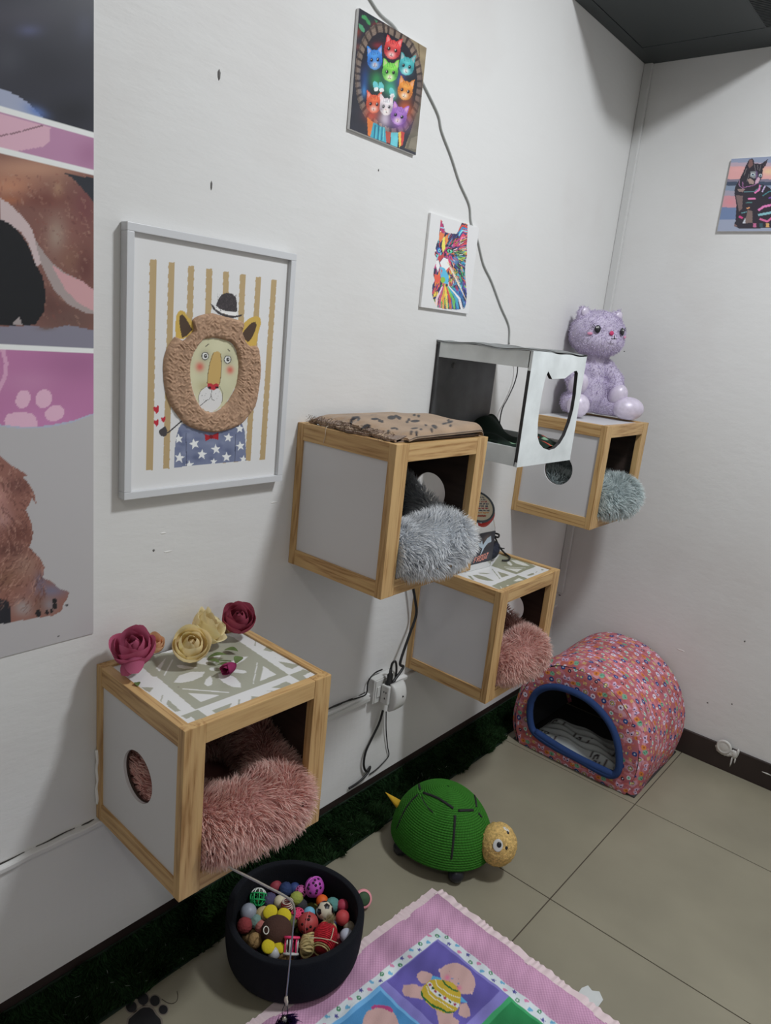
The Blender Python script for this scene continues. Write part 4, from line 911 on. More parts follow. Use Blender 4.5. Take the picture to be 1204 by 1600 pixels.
r_ = np.random.default_rng(9)
c.soft(200, 350, 400, 90, (150, 112, 96), a=1)
for (x, y, rx, ry, cl, a) in ((60, 470, 200, 90, (160, 110, 88), .9), (300, 560, 180, 60, (96, 54, 50), .9), (560, 620, 90, 180, (94, 52, 58), .9), (440, 780, 160, 160, (110, 72, 68), .8), (370, 790, 70, 130, (132, 118, 110), .8), (480, 950, 90, 90, (110, 78, 66), .8), (560, 1000, 70, 140, (84, 48, 48), .9), (380, 480, 40, 60, (150, 120, 96), .6), (60, 560, 90, 30, (140, 84, 60), .8), (350, 1250, 160, 120, (78, 50, 48), .9), (480, 1350, 200, 90, (84, 62, 60), .8), (430, 1180, 70, 60, (120, 90, 84), .6)): c.soft(x, y, rx, ry, cl, a=a)
for i in range(420):
    x, y = r_.uniform(-40, 640), r_.uniform(380, 1380); cl = [(140, 110, 98), (80, 46, 46), (150, 122, 110), (110, 60, 56)][i % 4]; a_ = math.atan2(1, .7)+r_.uniform(-.5, .5); l = r_.uniform(10, 40)
    c.line([(x, y), (x+l*math.cos(a_), y+l*math.sin(a_))], r_.uniform(4, 12), cl, .35)
c.poly([(420, 380), (640, 420), (640, 600), (590, 540), (530, 470), (470, 410)], (36, 40, 50))
c.poly([(0, 545), (60, 580), (160, 680), (210, 750), (240, 850), (280, 960), (240, 1000), (190, 850), (140, 770), (60, 720), (0, 690)], (162, 148, 156)); c.poly([(230, 820), (330, 960), (430, 1040), (540, 1090), (640, 1170), (640, 1310), (560, 1300), (440, 1240), (350, 1140), (270, 980)], (132, 122, 126)); c.poly([(340, 985), (430, 1045), (540, 1090), (640, 1170), (640, 1300), (520, 1240), (430, 1150)], (166, 126, 136))
c.poly([(-900, 600), (0, 685), (60, 710), (130, 770), (190, 860), (225, 960), (280, 1060), (302, 1180), (290, 1290), (230, 1380), (0, 1385), (-900, 1400)], (16, 18, 24)); c.poly([(80, 1375), (125, 1325), (150, 1385)], (130, 124, 130))
c.poly([(-900, 1385), (0, 1390), (240, 1385), (300, 1410), (450, 1380), (640, 1420), (640, 1600), (-900, 1600)], (104, 104, 124)); c.soft(300, 1405, 60, 14, (90, 80, 84), a=.7)
# pink arch with paw
c.m = px_map(0, .0022, crop(0, 500, 2.6667)); c.mask = X[:, 1] < 1.3612
arch = [(-2200, 60), (600, 60), (392, 388), (300, 420), (200, 440), (100, 446), (0, 436), (-300, 380), (-900, 200), (-2200, 60)]
c.poly([(-2200, 60), (600, 60), (400, 384), (392, 394), (300, 428), (200, 448), (100, 454), (0, 444), (-300, 388)], (140, 148, 174)); c.poly(arch, (152, 94, 142))
c.mask &= c.inside(arch)
c.soft(330, 180, 180, 100, (132, 80, 124), a=.8); c.soft(120, 260, 120, 50, (158, 108, 150), a=.6); c.soft(180, 420, 160, 70, (164, 104, 158), a=.6)
c.line([(-40, 110), (10, 120), (26, 180), (20, 240), (-10, 300), (-80, 340)], 18, (172, 128, 164))
for (x, y, rx, ry, rot) in ((96, 330, 30, 40, 20), (182, 328, 34, 40, 25), (228, 388, 42, 32, -20)): c.ell(x, y, rx, ry, (182, 144, 174), rot)
c.poly([(18, 420), (30, 392), (80, 382), (130, 388), (152, 410), (158, 445), (20, 445)], (182, 144, 174))
c.mask = X[:, 1] < 1.3612
# long-haired dog
c.m = px_map(0, .0022, crop(0, 640, 4.1)); dog = [(-1500, 200), (0, 295), (60, 350), (130, 390), (180, 425), (140, 425), (190, 480), (225, 550), (232, 605), (205, 570), (180, 620), (165, 640), (200, 720), (212, 790), (200, 850), (185, 880), (255, 950), (285, 1010), (275, 1080), (330, 1100), (380, 1150), (445, 1168), (430, 1210), (405, 1250), (395, 1290), (340, 1320), (230, 1335), (0, 1375), (-1500, 1500)]
c.poly(dog, (120, 80, 74)); c.mask &= c.inside(dog)
for (x, y, rx, ry, cl, a) in ((110, 490, 90, 60, (92, 58, 56), .9), (0, 560, 60, 100, (150, 108, 106), .9), (20, 700, 60, 80, (150, 116, 118), .8), (120, 800, 110, 60, (88, 52, 48), .9), (160, 1000, 110, 100, (128, 100, 92), .9), (40, 1080, 100, 90, (110, 78, 66), .9), (60, 900, 120, 50, (78, 48, 46), .8), (330, 1160, 110, 50, (96, 92, 116), 1), (260, 1100, 40, 60, (92, 86, 110), .9), (150, 1270, 70, 60, (130, 126, 132), .9), (250, 1250, 50, 60, (100, 72, 66), .8), (320, 1250, 50, 50, (110, 110, 122), .8)): c.soft(x, y, rx, ry, cl, a=a)
c.poly([(-1500, 1210), (0, 1210), (60, 1230), (75, 1370), (-1500, 1500)], (30, 32, 42))
for i in range(700):
    x, y = r_.uniform(-150, 280), r_.uniform(320, 1250); a_ = 1.1+.5*math.sin(y/130)+r_.uniform(-.3, .3) if y < 900 else 1.7+.5*math.sin(x/60)+r_.uniform(-.3, .3); l = r_.uniform(20, 90); cl = [(142, 104, 96), (84, 50, 46), (158, 122, 112), (100, 64, 58), (70, 42, 42)][i % 5]
    c.line([(x, y), (x+l*.5*math.cos(a_), y+l*.5*math.sin(a_)), (x+l*math.cos(a_+.35), y+l*math.sin(a_+.35))], r_.uniform(3, 7), cl, .45)
for (x, y, r1) in ((350, 1225, 14), (352, 1260, 16), (245, 1305, 18), (300, 1300, 12), (330, 1290, 10)): c.ell(x, y, r1, r1*1.3, (26, 26, 32))
c.mask = None; c.ell(426, 1252, 11, 6, (50, 48, 54)); c.ell(372, 1450, 9, 4, (40, 40, 44))
wbn = thing('wall_banner', 'tall printed wall banner with dog photographs and a pink paw arch at the left edge', 'banner', (0, -2.4, .8285))
mesh('printed_sheet', V, F, PAINTG, wbn, col=c.albedo(.92))
box('sheet_edge', .0002, .0021, -2.80, wy1, .8285, 2.35, mat('paper_edge', (.6, .6, .62), .6), wbn, 0, local=False)

# ------------------------------------------------------------------ lavender plush cat
ZD = .8795+BH; o0 = np.array([.088, -.222, ZD]); ang = math.atan2(-.53, .85)
pc = thing('plush_cat', 'lavender plush cat with shiny paws sitting on the corner box', 'plush toy', tuple(o0), ang)
PF = np.array(FRAME[pc.name])[:3, :3]   # columns: forward, side, up
def remesh(parts, vox, smooth=3):
    V, F = join(parts); me = bpy.data.meshes.new('t'); me.from_pydata([tuple(v) for v in V], [], F); ob = bpy.data.objects.new('t', me); COL.objects.link(ob)
    m_ = ob.modifiers.new('r', 'REMESH'); m_.mode = 'VOXEL'; m_.voxel_size = vox
    s_ = ob.modifiers.new('s', 'SMOOTH'); s_.iterations = smooth; s_.factor = .6
    dg = bpy.context.evaluated_depsgraph_get(); ev = ob.evaluated_get(dg); m2 = ev.to_mesh()
    n_ = len(m2.vertices); V2 = np.empty(n_*3, np.float32); m2.vertices.foreach_get('co', V2); N2 = np.array([v.normal[:] for v in m2.vertices])
    F2 = [tuple(p.vertices) for p in m2.polygons]; ev.to_mesh_clear(); bpy.data.objects.remove(ob); bpy.data.meshes.remove(me)
    return V2.reshape(-1, 3).astype(float), F2, N2
def E3(c, r): V, F = ico((0, 0, 0), 1, 3); return V*np.array(r)+np.array(c), F
def capsule(a, b, r1, r2, n=7): 
    a, b = np.array(a, float), np.array(b, float); return [ico(a+(b-a)*t, r1+(r2-r1)*t, 2) for t in np.linspace(0, 1, n)]
parts = [E3((-.005, 0, .085), (.066, .068, .080)), E3((-.005, 0, .15), (.052, .055, .06)), E3((.0, 0, .195), (.040, .042, .04)), E3((.0, 0, .285), (.080, .102, .080)), E3((.012, 0, .262), (.078, .092, .055))]
for s in (-1, 1):
    parts += capsule((.0, .050*s, .185), (.030, .090*s, .13), .026, .028); parts += capsule((.030, .086*s, .13), (.055, .084*s, .092), .028, .027)
    parts += capsule((.0, .055*s, .045), (.060, .092*s, .040), .043, .036)
    parts += [E3((-.004, .066*s, .346), (.014, .026, .026)), E3((-.004, .076*s, .362), (.009, .011, .014))]
V, F, Nn = remesh(parts, .006)
V[:, 2] = np.maximum(V[:, 2], .002)
LAV = mat('lavender_plush', tuple(lin((200, 190, 212))), .95, var=.12, vscale=30, bump=.5, bscale=250, spec=.1)
body = mesh('body', V, F, LAV, pc, True, local=True)
idx = RNG.choice(len(V), 24000)
jit = RNG.normal(size=(24000, 3))*.0022; P = V[idx]+jit-Nn[idx]*.001
upl = np.clip((Nn[idx] @ np.array([.2, 0, -.6]))*.5+.5, 0, 1)[:, None]
tipc = lin((232, 222, 244))*(1-.35*upl)+lin((232, 224, 228))*.35*upl
low = (P[:, 2] < .012)
fur('plush_fur', (P[~low] @ PF.T)+o0, Nn[idx][~low] @ PF.T, .0072, .0014, (lin((194, 184, 210))*np.ones((24000, 1)))[~low], tipc[~low], pc, grav=.5, mess=.5, clump=90, colvar=.08)
SHINY = mat('pearl_lavender_fabric', tuple(lin((214, 204, 222))), .42, metal=.1, var=.10, vscale=60, bump=.5, bscale=45, spec=.7)
for s in (-1, 1):
    Vv, Ff = ico((0, 0, 0), 1, 3); Vv = Vv*np.array([.034, .040, .041]); Vv[:, 2] = np.maximum(Vv[:, 2]+.0385, .001)
    fx, fy = (.100, -.094) if s < 0 else (.090, .118)
    if s > 0: Vv[:, 0] *= 1.35; Vv[:, 1] *= 1.45; Vv[:, 2] *= 1.02
    mesh('foot', Vv+np.array([fx, fy, 0]), Ff, SHINY, pc, True, local=True)
    Vv, Ff = ico((0, 0, 0), 1, 3); m3 = Matrix.Rotation(R(28), 3, 'Y')
    Vv = xf(Vv*np.array([.031, .034, .043]), m3, (.064, .084*s, .080 if s > 0 else .108)); mesh('paw', Vv, Ff, SHINY, pc, True, local=True)
    Vv, Ff = ico((0, 0, 0), 1, 2); mesh('inner_ear', xf(Vv*np.array([.006, .015, .018]), Matrix.Rotation(R(-25*s), 3, 'X'), (.010, .068*s, .352)), Ff, SHINY, pc, True, local=True)
EYB = mat('glossy_black', (.008, .008, .012), .3, spec=.5); 
def onhead(s_, z):
    x = .080*math.sqrt(max(0, 1-(s_/.102)**2-((z-.285)/.080)**2)); x2 = .012+.078*math.sqrt(max(0, 1-(s_/.092)**2-((z-.262)/.055)**2)); return max(x, x2)
def facepatch(name, s_, z, rx, rz, th, m_, off=.006, par=None):
    x = onhead(s_, z)+off; nrm = Vector((x/.08**2, s_/.102**2, (z-.285)/.08**2)).normalized()
    Vv, Ff = ico((0, 0, 0), 1, 3); Vv = Vv*np.array([rx, rz, th]); q_ = nrm.to_track_quat('Z', 'Y').to_matrix()
    return mesh(name, xf(Vv, q_, (x, s_, z)), Ff, m_, par or pc, True, local=True)
PKM = mat('pink_embroidery', tuple(lin((205, 60, 110))), .6); BL = mat('blush_embroidery', tuple(lin((222, 150, 180))), .8)
for s in (-1, 1):
    e = facepatch('eye', .050*s, .300, .0105, .0135, .004, EYB); facepatch('eye_glint', .052*s-.003, .305, .003, .003, .002, WHITEPL, .0105, e)
    facepatch('cheek', .071*s, .283, .009, .005, .003, BL)
    for k in range(2):
        x = onhead(.064*s, .31)+.010; tube('eyelash', [(x, (.059+.003*k)*s, .308-.004*k), (x, (.067+.002*k)*s, .315-.006*k)], .0012, EYB, pc, 5, 3, local=True)
facepatch('nose', 0, .291, .0085, .0078, .004, PKM)
x = .1035
tube('mouth', [(x, -.012, .2745), (x+.003, -.006, .2725), (x+.004, 0, .2755), (x+.003, .006, .2725), (x, .012, .2745)], .0013, EYB, pc, 5, 4, local=True)
tube('mouth', [(x-.001, 0, .284), (x+.004, 0, .2715)], .0015, EYB, pc, 5, 2, local=True)

# ------------------------------------------------------------------ fabric roses on the lowest box
ZA = .4109+.3491
WINE = ((130, 44, 74), (204, 110, 140)); YEL = ((236, 186, 132), (252, 240, 196)); PEA = ((232, 150, 124), (246, 208, 168))
PET = fibre('rose_petal_fabric', .35)
LEAF = mat('rose_leaf', tuple(lin((92, 110, 62))), .6, var=.2, vscale=60); SEPAL = mat('dark_sepal', tuple(lin((50, 58, 46))), .6)
def rose(label, c0, r, axis, cols, group='fabric rose heads on the lowest box', open_=1.0, layers=((3, .22, 1.08), (3, .42, 1.05), (3, .62, 1.0), (4, .84, .90)), sep=None, spin=0, squash=1.0, name='fabric_rose'):
    t = thing(name, label, 'rose', (c0[0], c0[1], ZA-.003), 0, group); rg = np.random.default_rng(int(abs(c0[1])*1e4)); m3 = rot_to(axis)
    allm = []
    for li, (n_, rad, hh) in enumerate(layers):
        for k in range(n_):
            nu, nv = 9, 9; S_, T_ = np.meshgrid(np.linspace(-1, 1, nu), np.linspace(0, 1, nv), indexing='ij')
            ph = 2*PI*k/n_+li*.7+spin+rg.uniform(-.2, .2); hw = (PI/n_)*1.32
            wid = np.sin(PI*np.clip(T_*.70+.16, 0, 1))**.45
            th = ph+S_*hw*wid
            tt_ = T_; top = (.18, .50, .78, .95, 1.0)[min(li+(1 if len(layers) < 4 else 0), 4)]
            mid = .30+.75*rad; k0 = .30
            rho = r*((1-tt_)**2*k0+2*tt_*(1-tt_)*mid*1.35+tt_**2*top)*(1-.05*(S_**2))+r*.018*k
            lip = np.clip((T_-.80)/.20, 0, 1); rho = rho+r*.10*open_*rad*lip**2
            hh2 = hh*(1+.07*rg.normal()); z = r*(T_*1.35*hh2-.62)+r*.16*(1-np.abs(S_))*T_**4-r*.06*rad*lip**2*open_-r*.10*(np.abs(S_)**2.5)*T_*hh+r*.02*np.sin(S_*5+li)*T_
            P = np.stack([rho*np.cos(th), rho*np.sin(th), z*squash], -1).reshape(-1, 3)
            P += vnoise(P/r+li, 2.0)*r*.020
            kk = np.clip(T_.ravel()*1.6+.15, 0, 1)[:, None]; kk = kk*(.82+.18*rg.random()); cc = lin(cols[0])*(1-kk)+lin(cols[1])*kk
            if li == 0: cc = cc*.9
            W_ = xf(P, m3, c0); W_[:, 2] = np.maximum(W_[:, 2], ZA-.0035+.0006*rg.random()); W_[:, 0] = np.maximum(W_[:, 0], .003)
            mesh('petal', W_, grid_faces(nu, nv), PET, t, True, col=np.clip(cc*(1+.06*rg.normal()), 0, 1))
    Vc, Fc = ico((0, 0, 0), 1, 3); ac = np.arctan2(Vc[:, 1], Vc[:, 0]); Vc = Vc*np.array([r*.30, r*.30, r*.62])*(1+.10*np.sin(ac*2+Vc[:, 2]*5))[:, None]; Vc[:, 2] += r*.02
    mesh('bud_centre', np.maximum(xf(Vc, m3, c0), [.003, -9, ZA-.002]), Fc, PET, t, True, col=np.clip(np.tile(lin(cols[1])*.62+lin(cols[0])*.3, (len(Vc), 1)), 0, 1))
    Vv, Ff = ico((0, 0, 0), 1, 2); Vv = xf(Vv*np.array([r*.38, r*.38, r*.30]), m3, np.array(c0)-np.array(m3 @ Vector((0, 0, r*.55)))); Vv[:, 2] = np.maximum(Vv[:, 2], ZA-.003)
    mesh('rose_base', Vv, Ff, sep or LEAF, t, True)
    return t
def leaf(par, base, tip, w_, m_, bend=.3):
    a, b_ = np.array(base, float), np.array(tip, float); d = b_-a; sd = np.cross(d, (0, 0, 1)); sd /= np.linalg.norm(sd)+1e-9; V = []
    for i in range(7):
        t = i/6; ww = w_*math.sin(PI*min(1, t*.92+.06))
        p = a+d*t+np.array([0, 0, bend*np.linalg.norm(d)*t*(1-t)]); V += [p-sd*ww+[0, 0, ww*.4], p, p+sd*ww+[0, 0, ww*.4]]
    F = []
    for i in range(6):
        for q_ in range(2): F.append((i*3+q_, i*3+q_+1, i*3+q_+4, i*3+q_+3))
    mesh('leaf', V, F, m_, par, True)
t = rose('large drooping wine red rose head at the near left corner of the box top', (.066, -2.005, ZA+.040), .040, (.25, -.35, .9), WINE, open_=1.2, spin=.3)
cc = lin(WINE[1])
for k, (dx, dy, l, wd) in enumerate(((.052, -.030, .052, .019), (.034, -.046, .046, .016))):   # long hanging outer petals
    nu, nv = 9, 9; S_, T_ = np.meshgrid(np.linspace(-1, 1, nu), np.linspace(0, 1, nv), indexing='ij')
    d = np.array([dx, dy, -.028]); d /= np.linalg.norm(d); sd = np.cross(d, (0, 0, 1)); sd /= np.linalg.norm(sd); up_ = np.cross(sd, d)
    wdt = wd*np.sin(PI*np.clip(T_*.8+.12, 0, 1))**.7
    P = np.array([.078, -2.014, ZA+.046-.01*k])+T_[..., None]*l*d+(S_*wdt)[..., None]*sd+((1-S_**2)*.012*np.sin(PI*np.clip(T_*.9+.1, 0, 1)))[..., None]*up_
    P = P.reshape(-1, 3); P[:, 2] = np.maximum(P[:, 2], ZA-.002); kk = (1-T_.ravel())[:, None]
    mesh('petal', P, grid_faces(nu, nv), PET, t, True, col=lin((196, 108, 138))*(1-kk*.5)+lin((120, 40, 76))*kk*.5)
leaf(t, (.115, -2.03, ZA+.002), (.128, -2.035, ZA+.001), .006, LEAF)
rose('small peach rosebud behind the wine red rose head', (.036, -1.944, ZA+.022), .021, (.35, -.1, .9), PEA, open_=.5, layers=((3, .3, 1.1), (3, .6, 1.1), (3, .8, 1.0)), sep=SEPAL)
rose('pale yellow rose head at the front of the yellow pair', (.100, -1.900, ZA+.032), .0365, (.55, -.30, .78), YEL, open_=1.0, spin=.9, layers=((3, .30, 1.1), (3, .50, 1.05), (3, .70, 1.0), (3, .88, .92)))
rose('pale yellow rose head at the back against the wall', (.055, -1.832, ZA+.034), .0375, (.5, .45, .75), YEL, open_=2.2, spin=.2)
rose('wine red rose head at the far back corner of the box top', (.060, -1.748, ZA+.036), .036, (.45, -.25, .85), ((120, 44, 66), (182, 92, 112)), open_=.8, spin=1.4)
t = rose('tiny closed magenta rosebud lying on the patterned top', (.186, -1.862, ZA+.0105), .0125, (.3, -.9, .1), ((120, 30, 70), (168, 66, 112)), open_=.1, layers=((3, .4, 1.5), (3, .8, 1.5)), squash=1.5, sep=LEAF)
leaf(t, (.183, -1.850, ZA+.012), (.172, -1.828, ZA+.016), .010, LEAF); leaf(t, (.178, -1.862, ZA+.008), (.150, -1.872, ZA+.002), .008, LEAF)
for a, b_ in (((.105, -1.868), (.120, -1.838)), ((.112, -1.866), (.140, -1.858)), ((.085, -1.80), (.110, -1.785))):
    pass
lt = tag(thing('rose_leaf', 'small green leaves lying under the yellow rose heads', 'leaf', (.12, -1.85, ZA-.003)), group=None)
leaf(lt, (.108, -1.862, ZA-.001), (.128, -1.830, ZA+.004), .008, LEAF); leaf(lt, (.118, -1.870, ZA-.001), (.146, -1.862, ZA+.003), .007, LEAF); leaf(lt, (.100, -1.815, ZA-.001), (.128, -1.800, ZA+.003), .009, LEAF)
tube('stem', [(.12, -1.86, ZA-.001), (.135, -1.85, ZA+.001), (.15, -1.835, ZA)], .0012, LEAF, lt, 5, 3)
# wiry stub beside the far rose
# ------------------------------------------------------------------ treat jar on box C
ZJ = .4315+BH-.005
j0 = np.array([.092, -.887, ZJ]); ja = R(-6)
jar = thing('treat_jar', 'clear plastic treat jar with slanted red rimmed lid on a patterned box top', 'jar', tuple(j0), ja)
JP = mat('cloudy_clear_plastic', (.62, .63, .62), .22, trans=.55, spec=.5)
def rrect(hx, hy, r, n=6):
    P = []
    for cx_, cy_, a0 in ((hx-r, hy-r, 0), (-hx+r, hy-r, 90), (-hx+r, -hy+r, 180), (hx-r, -hy+r, 270)):
        for k in range(n): a = R(a0+90*k/(n-1)); P.append((cx_+r*math.cos(a), cy_+r*math.sin(a)))
    return np.array(P)
# box frame: x away from the wall, y along the wall; slanted lid faces +x and up
secs = []
for z, hx, hy in ((.0005, .046, .064), (.004, .049, .067), (.10, .049, .067), (.125, .048, .066), (.150, .043, .060)):
    P = rrect(hx, hy, .014); secs.append(np.c_[P[:, 0], P[:, 1], np.full(len(P), z)])
for z, hx, hy, cx_, sl in ((.172, .036, .050, .0, .25), (.186, .030, .042, .004, .6)):
    P = rrect(hx, hy, .026); secs.append(np.c_[P[:, 0]+cx_, P[:, 1], z-P[:, 0]*sl])
n_ = len(secs[0]); V = np.vstack(secs); F = [tuple(f) for f in grid_faces(len(secs), n_, False, True)]+[tuple(range(n_))[::-1], tuple(range(len(V)-n_, len(V)))]
mesh('jar_body', V, F, JP, jar, True, local=True)
V, F, X = panel_grid(0, .0497, -.055, .058, .022, .118, .0014)
c = Canvas(X, (36, 38, 48), (190, 190, 190)); c.m = lambda p: np.atleast_2d(np.asarray(p, float))
c.soft(.02, .095, .022, .018, (88, 72, 66)); c.soft(-.035, .07, .016, .02, (58, 60, 82)); c.soft(.03, .04, .02, .015, (60, 58, 66))
k_ = [(-.020, .058), (-.012, .052), (-.008, .060), (-.004, .048), (.006, .062), (.016, .066), (.020, .052), (.010, .050), (.002, .042), (-.004, .030), (-.008, .024), (-.004, .040), (-.016, .048)]
c.poly([(a*1.7+.010, b_*1.4+.012) for a, b_ in k_], (150, 166, 180))
GL = {'F': [[(0, 0), (0, 1), (.7, 1)], [(0, .5), (.55, .5)]], 'R': [[(0, 0), (0, 1), (.6, 1), (.65, .6), (0, .5)], [(.3, .5), (.7, 0)]], 'O': [[(0, 0), (0, 1), (.65, 1), (.65, 0), (0, 0)]], 'Z': [[(0, 1), (.65, 1), (0, 0), (.65, 0)]]}
x = -.030
for ch in 'FROOZ':
    for st_ in GL[ch]: c.line([(x+a*.012+b_*.004, .027+b_*.016+(x+.03)*.12) for a, b_ in st_], .0028, (200, 120, 104))
    x += .0135
mesh('label_sheet', V, F, PAINTG, jar, local=True, col=c.albedo(.8))
# slanted lid
nv = Vector((.64, -.28, .71)).normalized(); m3 = rot_to(nv); lc = np.array([.010, .0, .186]); LK = 1.34
Vv, Ff = lathe_np([(.034, -.019), (.042, -.018), (.0455, -.012), (.0455, -.001), (.041, .003)], 36); mesh('lid_rim', xf(Vv*LK, m3, lc), Ff, mat('red_lid', tuple(lin((170, 36, 34))*1.2), .4), jar, True, local=True)
Vv, Ff = lathe_np([(0, .006), (.036, .0065), (.0372, .0085), (.041, .0085), (.0415, .006)], 36); mesh('lid_ring', xf(Vv*LK, m3, lc), Ff, mat('slate_lid', tuple(lin((74, 82, 90))), .4), jar, True, local=True)
rr, tt = np.meshgrid(np.linspace(0, 1, 26), np.linspace(0, 2*PI, 72, endpoint=False), indexing='ij'); X = np.stack([(rr*np.cos(tt)).ravel(), (rr*np.sin(tt)).ravel()], 1)
c = Canvas(X, (186, 176, 150), (200, 200, 198)); c.m = lambda p: np.atleast_2d(np.asarray(p, float))
# lid print: short dark and red text rows
m3a = np.array(m3); e1 = np.cross(np.array(nv), (0, 0, 1)); e1 /= np.linalg.norm(e1); e1 = -e1; e2 = np.cross(np.array(nv), e1); L1 = m3a.T @ e1; L2 = m3a.T @ e2
if L2 @ (m3a.T @ np.array([0, 0, 1])) < 0: L2 = -L2
X2 = np.stack([X @ L1[:2], X @ L2[:2]], 1); c.X = X2
r_ = np.random.default_rng(2)
for i, y in enumerate((.66, .50, .34, .18, .02, -.14, -.30, -.46)):
    xw = math.sqrt(1-y*y)*.8; x = -xw
    while x < xw-.1:
        l = r_.uniform(.08, .26); c.poly([(x, y-.04), (min(x+l, xw), y-.04), (min(x+l, xw), y+.045), (x, y+.045)], [(60, 62, 84), (60, 62, 84), (150, 40, 50)][i % 3] if i != 7 else (190, 120, 40)); x += l+.06
c.poly([(-.35, -.62), (.4, -.62), (.35, -.74), (-.3, -.74)], (150, 60, 40))
Vl = xf(np.c_[X*.0365, np.full(len(X), .0072)]*LK, m3, lc); mesh('lid_label', Vl, grid_faces(26, 72, False, True), PAINTG, jar, True, local=True, col=c.albedo(.8))

# ------------------------------------------------------------------ tangle of black cable and pouch beyond the jar
NAVY = mat('dark_navy_nylon', tuple(lin((32, 36, 54))), .6, bump=.6, bscale=60, bdist=.01)
pz = thing('cable_pouch', 'small dark navy pouch behind the treat jar', 'pouch', (.085, -.80, ZJ))
Vv, Ff = ico((0, 0, 0), 1, 4); Vv = np.sign(Vv)*np.abs(Vv)**.8*np.array([.036, .036, .033]); Vv += vnoise(Vv, 60)*.0035; Vv = Vv+np.array([.094, -.784, ZJ+.0325]); Vv[:, 2] = np.maximum(Vv[:, 2], ZJ+.0005)
mesh('pouch_body', Vv, Ff, NAVY, pz, True)
tube('drawstring', [(.080, -.81, ZJ+.064), (.1, -.805, ZJ+.074), (.12, -.785, ZJ+.066), (.10, -.765, ZJ+.068)], .0022, BLACKPL, pz, 6, 6)
cb = [(.062, -.79, ZJ+.074), (.080, -.81, ZJ+.095), (.095, -.79, ZJ+.090), (.085, -.76, ZJ+.087), (.105, -.77, ZJ+.082), (.130, -.785, ZJ+.084), (.120, -.765, ZJ+.088), (.095, -.755, ZJ+.083), (.090, -.73, ZJ+.062), (.095, -.705, ZJ+.030), (.108, -.690, ZJ+.010), (.135, -.700, ZJ+.0045), (.150, -.735, ZJ+.005), (.140, -.755, ZJ+.005)]
tag(tube('black_cable', cb, .0030, BLACKPL, None, 8, 8, loc=(.1, -.76, ZJ)), 'loop of thick black cable lying beyond the treat jar', 'cable')
cb = [(.05, -.77, ZJ+.076), (.075, -.755, ZJ+.080), (.10, -.78, ZJ+.078), (.085, -.812, ZJ+.078), (.06, -.80, ZJ+.078), (.08, -.765, ZJ+.076), (.13, -.768, ZJ+.050), (.142, -.755, ZJ+.045)]
tag(tube('black_cable', cb, .0020, BLACKPL, None, 6, 8, loc=(.1, -.78, ZJ+.05)), 'thin black cable tangled on top of the navy pouch', 'cable')

# ------------------------------------------------------------------ wall cables, sockets
GREYC = mat('grey_white_cable', (.42, .43, .42), .5)
def wallpts(L_, x=.004): return [on1(0, x, u, v) for u, v in L_]
o = tube('wall_cable', [np.array([.0035, -2.05, 2.885]), np.array([.0035, -1.80, 2.50]), np.array([.0035, -1.60, 2.26])]+wallpts([(579, 0), (617, 43), (640, 85), (661, 130), (684, 178), (690, 205), (705, 245), (718, 285), (733, 320), (736, 348), (746, 375), (755, 412), (768, 440), (782, 478), (795, 510), (795, 538)], .0035), .0024, GREYC, None, 8, 6, loc=(0, -1.0, 1.45))
tag(o, 'pale grey twin cable running diagonally down the left wall behind the canvas prints', 'cable')
o = tube('black_cable', wallpts([(808, 560), (808, 580), (803, 600), (793, 622), (784, 640), (780, 664), (779, 690)], .016), .0019, BLACKPL, None, 6, 6, loc=(.01, -.75, 1.2))
tag(o, 'thin black cable hanging on the wall, seen through the white sprayed box', 'cable')
sk = thing('wall_socket', 'white wall socket box on the lip of the left wall beside black cables', 'socket', (0, -1.165, .385))
ys_ = [on1(0, .02, u, v)[1] for u, v in ((576, 1060), (608, 1045))]
box('socket_box', .0005, .026, -1.196, -1.100, .372, .452, WHITEPL, sk, .003, local=False)
box('socket_frame', .026, .029, -1.192, -1.104, .376, .448, WHITEPL, sk, .0012, local=False)
box('switch_rocker', .029, .032, -1.186, -1.172, .395, .428, WHITEPL, sk, .001, local=False)
nl = thing('plug_adapter', 'white rounded plug adapter with a small sensor hole plugged into the socket', 'plug adapter', (.03, -1.13, .36))
bm = box_bm(.0325,   .062, -1.172, -1.124, .376, .436, .004); bm_mesh('adapter_block', bm, WHITEPL, nl, local=False)
# rounded front shell
ny_, nz_ = 15, 22; S_, T_ = np.meshgrid(np.linspace(-1, 1, ny_), np.linspace(-1, 1, nz_), indexing='ij')
yy = -1.136+S_*.0265; zz = .3985+T_*.044; xx = .060+.030*np.sqrt(np.clip(1-(T_*.98)**2, 0, 1))*(1-.25*S_**4)
Vf = np.stack([xx, yy, zz], -1).reshape(-1, 3); Vb = Vf.copy(); Vb[:, 0] = .058; idx = np.arange(ny_*nz_).reshape(ny_, nz_)
ring = list(idx[:, 0])+list(idx[-1, 1:])+list(idx[-2::-1, -1])+list(idx[0, -2:0:-1]); nb = ny_*nz_
F = np.vstack([grid_faces(ny_, nz_)[:, ::-1], grid_faces(ny_, nz_)+nb, np.array([(ring[i], ring[(i+1) % len(ring)], ring[(i+1) % len(ring)]+nb, ring[i]+nb) for i in range(len(ring))])])
mesh('front_shell', np.vstack([Vf, Vb]), F, WHITEPL, nl, True)
Vv, Ff = ico((.0895, -1.136, .407), .003, 2); mesh('sensor_hole', Vv, Ff, BLACKPL, nl, True)
for (x, z) in ((.045, .415), (.053, .415), (.049, .395)): Vv, Ff = ico((x, -1.1722, z), 1, 1, (.0022, .0008, .004)); mesh('socket_hole', Vv, Ff, BLACKPL, nl)
pl = thing('black_plug', 'black plug standing in the top of the white adapter', 'plug', (.046, -1.152, .436))
